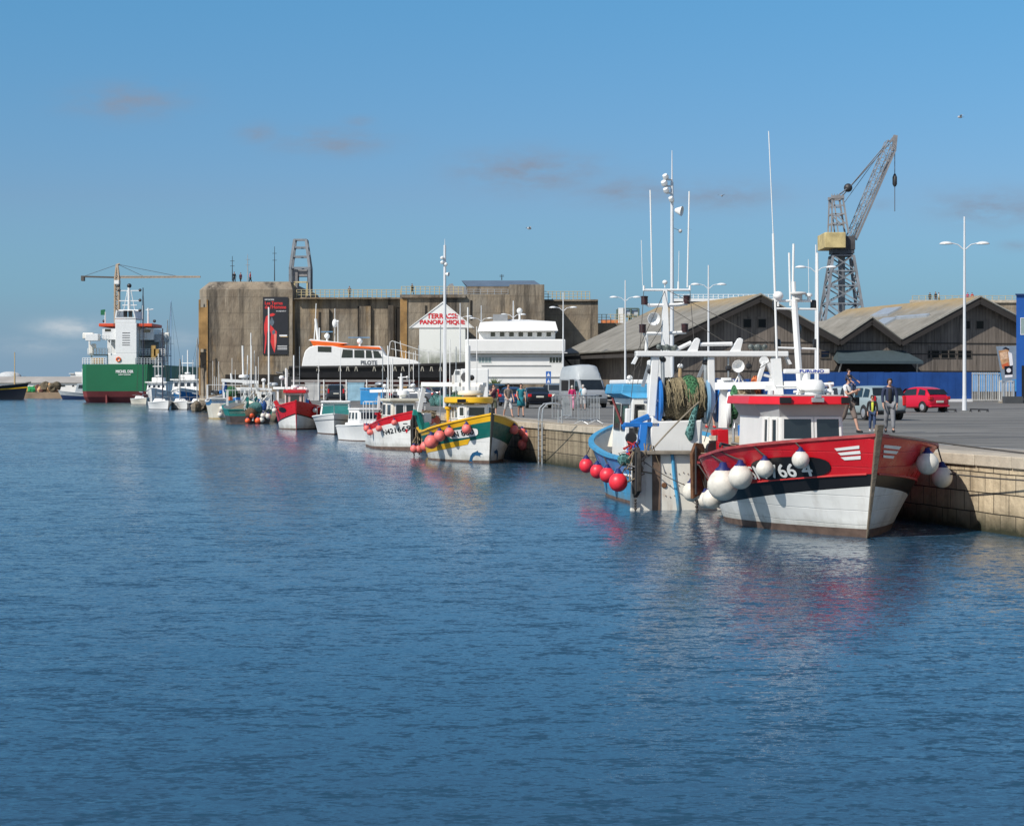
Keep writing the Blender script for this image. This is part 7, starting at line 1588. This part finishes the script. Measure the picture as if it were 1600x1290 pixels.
g.build('radar_scanner',M('scanner_blue',(.12,.25,.4),.4),pb,smooth=0)
g=G()
for px,py in ((511,525),(562,533)): g.ball((x(px),0,z(py)),.35); g.bar((x(px),0,z(py+9)),(x(px),0,z(py-5)),.12)
g.ball((x(523),.2,z(505)),.42,(.8,.8,1.3)); g.bar((x(523),.2,z(535)),(x(523),.2,z(482)),.04); g.ball((x(528),0,z(502)),.15); g.bar((x(528),0,z(535)),(x(528),0,z(503)),.05)
g.build('radome',cleanw,pb)
bars(pb,'mast',[((x(497),0,z(532)),(x(493),0,z(498)),.16),((x(493),0,z(498)),(x(494),0,z(474)),.05),((x(499),0,z(532)),(x(499),0,z(512)),.08),((x(491),0,z(530)),(x(493),0,z(500)),.06)],cleanw)
bars(pb,'deck_rail',[([(x(608),-1.8,z(560)),(x(611),-1.8,z(535)),(x(614),-1.8,z(533)),(x(660),-1.6,z(548)),(x(700),-1.,z(552)),(x(735),0,z(553))],.04)]+[((x(a),-1.8+.8*(a-610)/100,z(568)),(x(a),-1.8+.8*(a-610)/100,z(548)),.035) for a in (620,635,650,670,690,705)]+[((x(612),-1.8,z(545)),(x(660),-1.6,z(556)),.03),((x(620),-1.,z(566)),(x(618),-1.,z(533)),.04),((x(630),-1.,z(566)),(x(626),-1.,z(533)),.04)],cleanw)
g=G()
for px in (480,530,590,650,700): g.bb((x(px),-1.2,0),(x(px+5),1.2,z(600)-.02+ (0 if px<640 else .3)))
g.bb((x(470),-1.0,.2),(x(710),-.8,.5)); g.bb((x(470),.8,.2),(x(710),1.,.5)); g.build('cradle',M('cradle_dark',(.06,.035,.03),.8,var=.4),pb,smooth=0)
# dark stack of rails behind the pilot boat's stern
g=G()
for k in range(14): g.bar((random.uniform(-1.5,1.5),random.uniform(-.5,.5),random.uniform(.2,2.6)),(random.uniform(-1.5,1.5),random.uniform(-.5,.5),random.uniform(.2,2.6)),.12)
g.bb((-1.6,-.6,0),(1.6,.6,1.6)); tag(g.build('scrap_pile',dark,loc=(XX(449,236),236,GZ+1.2)),'dark heap of gear behind the pilot boat stern','scrap heap')
# ================= green coaster
Y=YW(628.5); s=Y/F; ship=thing('cargo_ship','green and red cargo ship lettered MICHEL, stern on, with tall white superstructure','cargo ship',(XX(184,Y),Y,0),R(0)); x=lambda px:(px-184)*s; z=lambda py:ZZ(py,Y)
sg2=M('ship_green',(.008,.13,.055),.5,var=.1,vs=.15,streak=.25,scol=(.03,.05,.03),strx=.4); sr=M('ship_red',(.22,.045,.045),.7,var=.2,vs=.3,streak=.5,strx=.5); sw=M('ship_white',(.72,.73,.72),.45,var=.05,streak=.15,strx=.5); sgr=M('ship_grey',(.3,.34,.36),.6,var=.08)
hw_=(241-127)/2*s; cx=0
g=G(); zt_=z(569); zg=z(611)
# stern: port edge vertical left, rising counter
L_=88
def sec(xs,ya): return None
cxm=x(184)
pl=x(127); pr=x(238)
# levels: bottom(-1), waterline, knuckle, top
def ring(z_,a,b_,y0,bl): return [(a,y0+bl,z_),(a+bl,y0,z_),(b_-bl,y0,z_),(b_,y0+bl,z_),(b_,L_,z_),(a,L_,z_)]
g.loft([ring(-2,pl+1.2,x(200),4,1),ring(.3,pl+.3,x(218),1.6,1.),ring(z(620),pl+.1,x(228),.8,1.),ring(zg,pl,x(236),.2,1.)],True,1,True)
g.loft([ring(zg+.003,pl,x(236),.2,1.),ring(zt_,pl,pr,0,1.)],True,0,True)
g.build('hull',[sg2,sr],ship,smooth=0)
g=G(); g.bb((x(164.5),.2,-1),(x(167),1.4,z(617))); g.build('rudder',sr,ship,smooth=0)
text('MICHEL D2R',(x(181),-.03,z(582.5)),(1,0,0),(0,0,1),27*s,4.2*s,cleanw,ship,bold=.05); text('SAINT NAZAIRE',(x(185),-.03,z(586)),(1,0,0),(0,0,1),19*s,1.6*s,cleanw,ship,bold=.02)
g=G(); g.bb((x(166),2,zt_),(x(210.5),12,z(552))); g.bb((x(177),2,z(552)+.003),(x(210.5),12,z(504))); g.build('funnel_tower',sw,ship,smooth=0,bev=.1)
g=G(); g.bb((x(155),3,z(530)),(x(176.9),14,z(512))); g.bb((x(210.6),5,z(530)),(x(233),14,z(512))); g.bb((x(155),8,zt_),(x(176.9),14,z(530.2))); g.bb((x(130),2.,z(532)),(x(150),4.5,z(521)));
g.build('bridge',sw,ship,smooth=0,bev=.08)
g=G(); g.bb((x(210.6),9,zt_),(x(236),16,z(530.2))); g.bb((x(233),6,z(533)),(x(252),9,z(521))); g.bb((x(129),5,z(554)),(x(166),12,z(552.5))); g.bb((x(211),5,z(555)),(x(252),12,z(553.5))); g.build('deckhouse',sgr,ship,smooth=0)
g=G(); g.bb((x(150),2.6,z(509.5)),(x(173),14,z(504.5))); g.bb((x(210.7),2.6,z(509.5)),(x(234),14,z(504.5))); g.build('orange_bridge_roof',M('ship_orange',(.62,.07,.02),.5),ship,smooth=0,bev=.1)
g=G(); g.bb((x(150.5),2.6,z(512)),(x(172.9),2.9,z(509.6))); g.bb((x(211),2.6,z(512)),(x(233),2.9,z(509.6)))
window(ship,(x(158),3,z(518.5)),(1,0,0),(0,0,1),12*s,6.5*s,sw,glass,fr_=.15); window(ship,(x(215),5,z(519.5)),(1,0,0),(0,0,1),14*s,7*s,sw,glass,fr_=.15)
g=G()
for py in (520,524,527.5,531.5,535.5,539): g.bb((x(188),1.95,z(py)),(x(200),1.998,z(py)+.12))
g.build('louvre',dark,ship,smooth=0)
g=G(); g.bb((x(176),2,z(504)),(x(209),2.6,z(498))); g.prism([(x(176),z(497)),(x(209),z(497)),(x(206),z(484)),(x(204.5),z(484)),(x(206.5),z(495)),(x(178.5),z(495)),(x(180),z(484)),(x(178),z(484))],1,2,11); g.build('funnel_frame',sw,ship,smooth=0)
g=G(); g.lathe([(.42,0),(.42,1.6)],(x(190),4,z(496)),(0,-.1,1),14); g.lathe([(.42,0),(.42,1.6)],(x(198),4,z(496)),(0,-.1,1),14); g.build('exhaust_pipe',black,ship)
bars(ship,'mast',[((x(192.5),6,z(484)),(x(192.5),6,z(446)),.28),((x(177),6,z(452)),(x(210),6,z(452)),.1),((x(177),6,z(468)),(x(210),6,z(468)),.1),((x(182),6,z(475)),(x(205),6,z(475)),.1),((x(184),6,z(484)),(x(190),6,z(452)),.08),((x(202),6,z(484)),(x(196),6,z(452)),.08),((x(178),5,z(484)),(x(209),5,z(484)),.25),((x(158),4,z(504)),(x(158),4,z(486)),.12),((x(226),4,z(504)),(x(226),4,z(480)),.2),((x(222),4,z(483)),(x(234),4,z(482)),.1),((x(217),4,z(504)),(x(217),4,z(476)),.08)],sw)
g=G(); g.ball((x(193),6,z(444)),.5)
for a,c in ((210,451),(210,467),(210,483),(177,451),(176,444),(153,500),(233,500)): g.ball((x(a),6,z(c)),.35,(1,1,1),6,4)
g.build('mast_lamp',dark,ship)
g=G(); g.add([(x(151),4,z(491)),(x(158),4,z(491)),(x(158),4,z(482)),(x(151),4,z(483))],[(0,1,2,3)]); g.add([(x(151),3.9,z(491)),(x(158),3.9,z(491)),(x(158),3.9,z(482)),(x(151),3.9,z(483))],[(3,2,1,0)]); g.build('flag',sg2,ship,smooth=0)
rail(ship,(x(128),.6,zt_),(x(165),.6,zt_),9,1.3,sw,r=.09); rail(ship,(x(211),.6,zt_),(x(252),.6,zt_),9,1.3,sgr,r=.09); rail(ship,(x(129),5,z(552.5)),(x(165),5,z(552.5)),8,1.2,sw,r=.08); rail(ship,(x(211),5,z(553.5)),(x(251),5,z(553.5)),8,1.2,sw,r=.08); rail(ship,(x(130),3,z(532)),(x(165),3,z(531)),8,1.1,sw,r=.07)
bars(ship,'wing_strut',[((x(130),6,z(553)),(x(130),6,z(521)),.2),((x(133),6,z(569)),(x(133),6,z(553)),.2),((x(251),8,z(569)),(x(251),8,z(533)),.25),((x(236),8,z(549)),(x(248),8,z(534)),.2),((x(170),1.9,z(553)),(x(170),1.9,z(531)),.12)],sw)
g=G(); g.tube([(x(182)+.42*math.cos(k*PI/8),1.85,z(561)+.42*math.sin(k*PI/8)) for k in range(17)],.14,6); g.build('lifebuoy',orange,ship)
g=G(); g.box((x(148.5),3,z(563)),(2.4,1,1.3)); g.box((x(233),5,z(550)),(1.,1,3.)); g.box((x(238),5,z(550)),(1.,1,1.5)); g.build('winch',M('winch_ochre',(.35,.22,.07),.7,var=.4),ship,smooth=0)
g=G(); g.box((x(136),4,z(545)),(.9,1,2)); g.box((x(140),4,z(540)),(.9,1,1)); g.box((x(133),3,z(524)),(2.3,1,1.3)); g.box((x(247),7,z(524)),(2.3,1,1.6)); g.build('life_raft',M('raft_white',(.7,.68,.62),.5),ship,smooth=0,bev=.2)
# ================= sailboats and yachts, left
def sail(label,px,py,ln,mastpx,top,hullm,head=(-.5,-1),boom=True,furl=None,cover=None,B=2.7):
    Y=YW(py); b=Boat('sailing_boat',label,'sailing boat',(XX(px,Y),Y),head,ln,B,1.25,1.0,1.05,draft=.4,rake=.6,tr=.75,um=.7,ue=.5,uw=.7,group='sailing boats moored by the bunker')
    b.hull([(.08,0),(1,1)],[M('antifoul_dark',(.05,.06,.08),.7),hullm],cleanw,cleanw,cleanw,bul=.1,railr=.07,railw=.12)
    g=G(); g.loft([[(-ln*.32,-.45,1.0),(-ln*.32,.45,1.0),(-ln*.75,.8,1.0),(-ln*.75,-.8,1.0)],[(-ln*.42,-.35,1.5),(-ln*.42,.35,1.5),(-ln*.72,.6,1.55),(-ln*.72,-.6,1.55)]],True,0,True); g.build('coachroof',cleanw,b.root,smooth=0,bev=.08)
    s=Y/F; p=b.at(mastpx,600,ln*.42); zt_=ZZ(top,Y)
    bars(b.root,'mast',[((p.x,p.y,1.2),(p.x,p.y,zt_),.09)],galv if not furl else furl)
    bars(b.root,'boom',[((p.x,p.y,2.2),(p.x-ln*.38,p.y,2.3),.16 if cover else .08)],cover or galv)
    h_=zt_-1.2
    bars(b.root,'stay',[((p.x,p.y,zt_),(.4,0,1.3),.03),((p.x,p.y,zt_),(-ln,0,1.2),.02),((p.x,p.y-.7,1.2+h_*.55),(p.x,p.y,zt_-.5),.015),((p.x,p.y+.7,1.2+h_*.55),(p.x,p.y,zt_-.5),.015),((p.x,p.y-.7,1.2+h_*.55),(p.x,p.y+.7,1.2+h_*.55),.03),((p.x,p.y-1.1,1.1),(p.x,p.y-.7,1.2+h_*.55),.015),((p.x,p.y+1.1,1.1),(p.x,p.y+.7,1.2+h_*.55),.015)],roped)
    bars(b.root,'pulpit',[([(.4,0,1.8),(-.4,.5,1.75),(-1,.6,1.2)],.03),([(.4,0,1.8),(-.4,-.5,1.75),(-1,-.6,1.2)],.03),([(-ln,.7,1.7),(-ln-.05,0,1.75),(-ln,-.7,1.7)],.03)],galv)
    return b
dkw=M('dark_wrap',(.03,.035,.06),.6)
sail('white sailing boat with dark furled sail nearest the green ship stern',228,632,8.5,223.5,448,creamw,(.42,-1),furl=dkw,B=2.9)
sail('white sailing boat second from the left with a dark mast and grey stern',262,640,8,254,512,cleanw,(.42,-1),furl=dkw,B=2.8)
sail('small white sailing boat between second yacht and the black hulled one',292,640,6.5,281,560,cleanw,(.4,-1),cover=M('cover_white',(.6,.6,.6),.7))
sail('black hulled sailing boat closest to the bunker corner',322,641,7.5,308,527,M('yacht_black',(.02,.022,.03),.35),(.4,-1))
sail('far white yacht with a tall blue mast behind the moored sailing boats',262,628,11,267,468,M('yacht_white2',(.65,.66,.68),.4),(-.2,-1),furl=M('mast_pale_blue',(.25,.4,.6),.5),cover=M('cover_blue',(.03,.16,.42),.6),B=3.4)
sail('far slim masted yacht just left of the tall blue masted one',256,627,10,262,498,M('yacht_white2',(.65,.66,.68),.4),(.2,-1),B=3.)
def trawl(label,px,py,L,hm,topm,zroof,wx,head=(-.1,-1)):
    Y=YW(py); b=Boat('moored_boat',label,'boat',(XX(px,Y),Y),head,L,wx,3.0,2.0,2.2,draft=.5,rake=.8,tr=.8,um=.8)
    b.hull([(.08,0),(.8,1),(1,2)],[boot,hm,topm],cleanw,cleanw,cleanw,bul=.3,railr=.12,railw=.2)
    z1=ZZ(zroof,Y); hw_=wx*.40; base_=[(-L*.25,-hw_),(-L*.25,hw_),(-L*.75,hw_),(-L*.75,-hw_)]; top=[(-L*.28,-hw_*.92),(-L*.28,hw_*.92),(-L*.75,hw_*.92),(-L*.75,-hw_*.92)]
    cabin(b.root,base_,top,1.8,z1,cleanw,[(0,.04,.22,.5,.88),(0,.28,.48,.5,.88),(0,.52,.72,.5,.88),(0,.78,.96,.5,.88),(3,.1,.5,.5,.88)],fr_=.12); roofslab(b.root,base_,z1+.003,.25,cleanw,over=1.1)
    g=G(); g.bb((-L*.5,-hw_*.6,z1+.26),(-L*.35,hw_*.6,z1+1.1)); g.build('flybridge',cleanw,b.root,smooth=0,bev=.1)
    bars(b.root,'mast',[((-L*.4,0,z1+1),(-L*.4,0,z1+6),.12),((-L*.4,-1.2,z1+3.4),(-L*.4,1.2,z1+3.4),.07),((-L*.3,hw_*.5,z1),(-L*.3,hw_*.5,z1+4),.05),((-L*.5,-hw_*.5,z1),(-L*.5,-hw_*.5,z1+5),.05)],cleanw)
    radar(b.root,(-L*.4,0,z1+1.3),.6,.3); return b
trawl('wide white motor yacht with dark windows and blue hull behind the yachts',283,630,12,M('yacht_blue_hull',(.03,.17,.4),.4),cleanw,594,6.8)
trawl('white motor yacht with a green upper cabin partly behind the first dark mast',238,629,11,cleanw,cleanw,598,5.2)
# black hull far left with yellow stripe
Y=YW(623.5)-20; b=Boat('sailing_barge','black hulled old sailing barge with yellow stripe at left edge','sailing boat',(XX(37,Y),Y),(1,-.12),34,7,4.2,3.0,3.4,draft=.6,rake=1.3,tr=.7,um=.5,wf=.7,ue=.4,uw=.5)
b.hull([(.06,0),(.72,0),(.80,1),(1,0)],[M('barge_black',(.010,.012,.02),.4),yellow],woodd,woodd,black,bul=.8,railr=.2,railw=.3)
bars(b.root,'mast',[((-2.4,0,3),(-2.4,0,ZZ(595,Y)+2.),.22)],M('mast_tan',(.5,.36,.18),.6)); bars(b.root,'topmast',[((-2.4,0,ZZ(595,Y)+2.003),(-2.4,0,ZZ(550,Y)),.12)],M('mast_tan',(.5,.36,.18),.6)); bars(b.root,'mast',[((-14,0,3),(-14,0,ZZ(556,Y)),.16)],MATS['mast_tan']); bars(b.root,'mast',[((-8,0,3),(-8,0,ZZ(545,Y)),.05)],MATS['mast_tan']); bars(b.root,'bowsprit',[((.5,0,4.3),(1.9,0,4.5),.2)],dark)
# small grey launch beside the ship, low far buildings, scrap on far quay, trees
Y=YW(624); s=Y/F; b=Boat('workboat','small grey and navy workboat left of the green ship','boat',(XX(98,Y),Y),(-1,-.15),12.5,4,2.4,1.6,1.5,draft=.4,rake=1.2,tr=.8)
b.hull([(.5,0),(1,1)],[M('navy_hull',(.01,.03,.09),.5),M('grey_hull',(.4,.44,.46),.5)],cleanw,cleanw,cleanw,bul=.3,railr=.1,railw=.2)
cabin(b.root,[(-3,-1.3),(-3,1.3),(-8,1.3),(-8,-1.3)],[(-3.8,-1.1),(-3.8,1.1),(-8,1.1),(-8,-1.1)],1.3,4.2,M('grey_hull',(.4,.44,.46)),[(1,.1,.4,.5,.9),(1,.5,.8,.5,.9),(0,.1,.9,.5,.9)],fr_=.1); bars(b.root,'mast',[((-5,0,4.2),(-5,0,8),.12),((-7,0,4.2),(-6,0,6.5),.1)],cleanw)
Y=600.; s=Y/F; x=lambda px:XX(px,Y); z=lambda py:ZZ(py,Y)-GZ
fb=thing('quay_warehouse','long low white building with dark windows on the far shore at left','building',(x(-30),Y,GZ)); x=lambda px:(px+30)*s
g=G(); g.bb((0,0,0),(x(250),14,z(598))); g.build('wall',bw,fb,smooth=0); g=G(); g.prism([(-.6,z(598)+.003),(14.6,z(598)+.003),(12,z(589)),(7,z(588))],0,-1,x(250)+1); g.build('roof',M('far_roof_grey',(.36,.34,.31),.7,var=.12,vs=.2),fb,smooth=0)
for px in (8,15,24,56,60,67,75,82,89,94,98,112,121,130): window(fb,(x(px),0,z(604.5)),(1,0,0),(0,0,1),4.6*s,3.6*s,bw,glass,fr_=.12)
fb2=thing('white_control_building','small stepped white building above the far warehouse beside the green ship','building',(XX(118,640),640,GZ)); s2=640/F
g=G(); g.bb((-8*s2,0,0),(12*s2,8,ZZ(584,640)-GZ)); g.bb((-2*s2,1,0),(12*s2,7,ZZ(581,640)-GZ)); g.bb((-10*s2,-.5,ZZ(584,640)-GZ+.003),(-2.01*s2,8.5,ZZ(583,640)-GZ)); g.build('wall',bw,fb2,smooth=0); g=G(); g.bb((4*s2,-.1,ZZ(602,640)-GZ),(10*s2,-.02,ZZ(598,640)-GZ)); g.build('window',glass,fb2,smooth=0)
fb3=thing('domed_store','pale rounded store behind the barge mast on the far shore','building',(XX(10,660),660,GZ)); g=G(); g.bb((-10*s2,0,0),(10*s2,8,ZZ(588,660)-GZ)); g.ball((0,4,ZZ(588,660)-GZ),2.2,(1.9,1,.8),16,6,z0=0); g.build('wall',M('store_grey',(.45,.47,.48),.7),fb3,smooth=30)
# far quay edge wall and coloured scrap/nets
g=G(); g.bb((XX(-30,562),563,-1),(XX(260,562),565.6,1.75)); tag(g.build('far_quay_wall',M('far_wall_tan',(.28,.2,.13),.9,var=.3,vs=.3)),'low brown quay wall along the far left shore','quay wall')
for px,cl,r_,lab in ((43,(.45,.03,.05),2.2,'red fishing gear heap beside the barge bow on the far quay'),(50,(.5,.3,.08),1.6,'yellow brown gear heap second from the barge on the far quay'),(56,(.02,.25,.08),2.,'green net heap on the far quay'),(63,(.55,.42,.05),1.8,'yellow net heap on the far quay'),(66,(.2,.35,.35),1.5,'grey teal gear heap on the far quay'),(72,(.12,.05,.04),2.2,'dark maroon gear heap on the far quay'),(76,(.5,.30,.15),2.6,'tall tan gear heap on the far quay'),(83,(.10,.08,.05),3.0,'large dark brown gear heap on the far quay'),(74,(.6,.45,.35),1.5,'pale gear heap in front on the far quay'),(90,(.25,.14,.09),1.6,'brown gear heap nearest the grey workboat')):
    Yh=572; g=G()
    for k in range(7): g.ball((random.uniform(-1,1)*r_*.7,random.uniform(-1,1),r_*.5*random.random()+.4),r_*.5,(1,1,1.1),7,5,jit=.2)
    tag(g.build('gear_heap',M('heap_%d'%px+lab[:3],cl,.9,var=.5,vs=.8),loc=(XX(px,Yh),Yh-4,GZ),smooth=0),lab,'fishing gear')
# rocks at the bunker foot
for k in range(9):
    px=308+k*4.4; Yr=244+random.uniform(-3,6); g=G(); g.ball((0,0,0),1,(random.uniform(.6,1.1),.8,random.uniform(.5,.9)),8,6,jit=.22); tag(g.build('rock',bconc,loc=(quayx(Yr)-1.5+k*.4,Yr,.3+.6*random.random()+ .1*k),smooth=0),'rough brown rock %s from the left at the foot of the bunker corner'%('first','second','third','fourth','fifth','sixth','seventh','eighth','ninth')[k],'rock','rocks at the bunker foot')
# white bits on land between warehouses: masts on the far side
def tree(px,Y,h,w_,label):
    root=thing('far_tree',label,'tree',(XX(px,Y),Y,GZ),0,'trees on the far skyline'); g=G(); g.bar((0,0,0),(0,0,h*.6),.4,.2); g.build('trunk',wood,root)
    g=G()
    for i in range(260):
        a=random.uniform(0,2*PI); r=random.random()**.5; zz=h*(.35+.65*random.random()); k=math.sin(PI*min(1,max(.05,(zz/h-.2)/.85)))**.6; p=Vector((math.cos(a)*r*w_*k,math.sin(a)*r*w_*k*.7,zz)); d=random.uniform(.3,.6)
        v=[p+Vector([random.uniform(-d,d) for _ in range(3)]) for _ in range(3)]; g.add(v,[(0,1,2)])
    g.build('crown',M('far_foliage',(.05,.075,.035),.9,var=.3),root,smooth=0)
for i,(px,h,w_) in enumerate(((24,14,7),(30,13,9),(36,15,8),(92,12,10),(102,12.5,10),(112,12,8),(275,12,10),(292,12.5,9))): tree(px,760,(h+1)*.36,w_*.7,'dark far tree %s from the left on the skyline'%('first','second','third','fourth','fifth','sixth','seventh','eighth')[i])
# gantry works seen over the left shed roof
Y=330; s=Y/F; gw=thing('scaffold_stair','white and green scaffold stair tower between bunker and left shed roof','scaffold',(XX(982,Y),Y,GZ)); x=lambda px:(px-982)*s; z=lambda py:ZZ(py,Y)-GZ
L=[]
for a in (966,975,986,998): L.append(((x(a),0,0),(x(a),0,z(482)),.14)); L.append(((x(a),4,0),(x(a),4,z(482)),.14))
for c in (482,494,503): L+=[((x(966),0,z(c)),(x(998),0,z(c)),.12)]
bars(gw,'frame',L,M('scaffold_dark',(.08,.12,.1),.6)); g=G(); g.bb((x(973),.3,z(495)),(x(998),3.8,z(484))); g.build('cladding',M('scaffold_panel',(.45,.5,.55),.6),gw,smooth=0); g=G(); g.bb((x(966),-.3,z(506)),(x(974),0,z(481))); g.build('white_panel',cleanw,gw,smooth=0)
g=G(); g.bb((x(938),-2,z(506)),(x(965),-1.8,z(500))); g.build('orange_netting',M('netting_orange',(.6,.2,.07),.8,var=.4),gw,smooth=0)
# seagulls / birds skipped (specks only)

for px,py,Y,lab in ((1500,183,150,'seagull high in the sky above the right end of the sheds'),(1063,361,90,'seagull gliding just right of the tall floodlight mast'),(827,357,160,'seagull in the sky above the white harbour building'),(1128,306,200,'seagull near the cloud left of the long whip antenna')):
    root=thing('seagull',lab,'bird',(XX(px,Y),Y,ZZ(py,Y)),random.uniform(0,6)); g=G(); g.ball((0,0,0),.09,(2.2,1,1),8,6); g.add([(.08,.05,.03),(-.1,.05,.03),(-.08,.32,.14),(.05,.32,.14),(-.14,.62,.05)],[(0,1,2,3),(3,2,4)]); g.add([(.08,-.05,.03),(-.1,-.05,.03),(-.08,-.32,.14),(.05,-.32,.14),(-.14,-.62,.05)],[(3,2,1,0),(4,2,3)]); g.add([(-.18,-.05,0),(-.18,.05,0),(-.32,.08,0),(-.32,-.08,0)],[(0,1,2,3)]); g.build('body',M('gull_grey',(.45,.45,.45),.8),root,smooth=0)
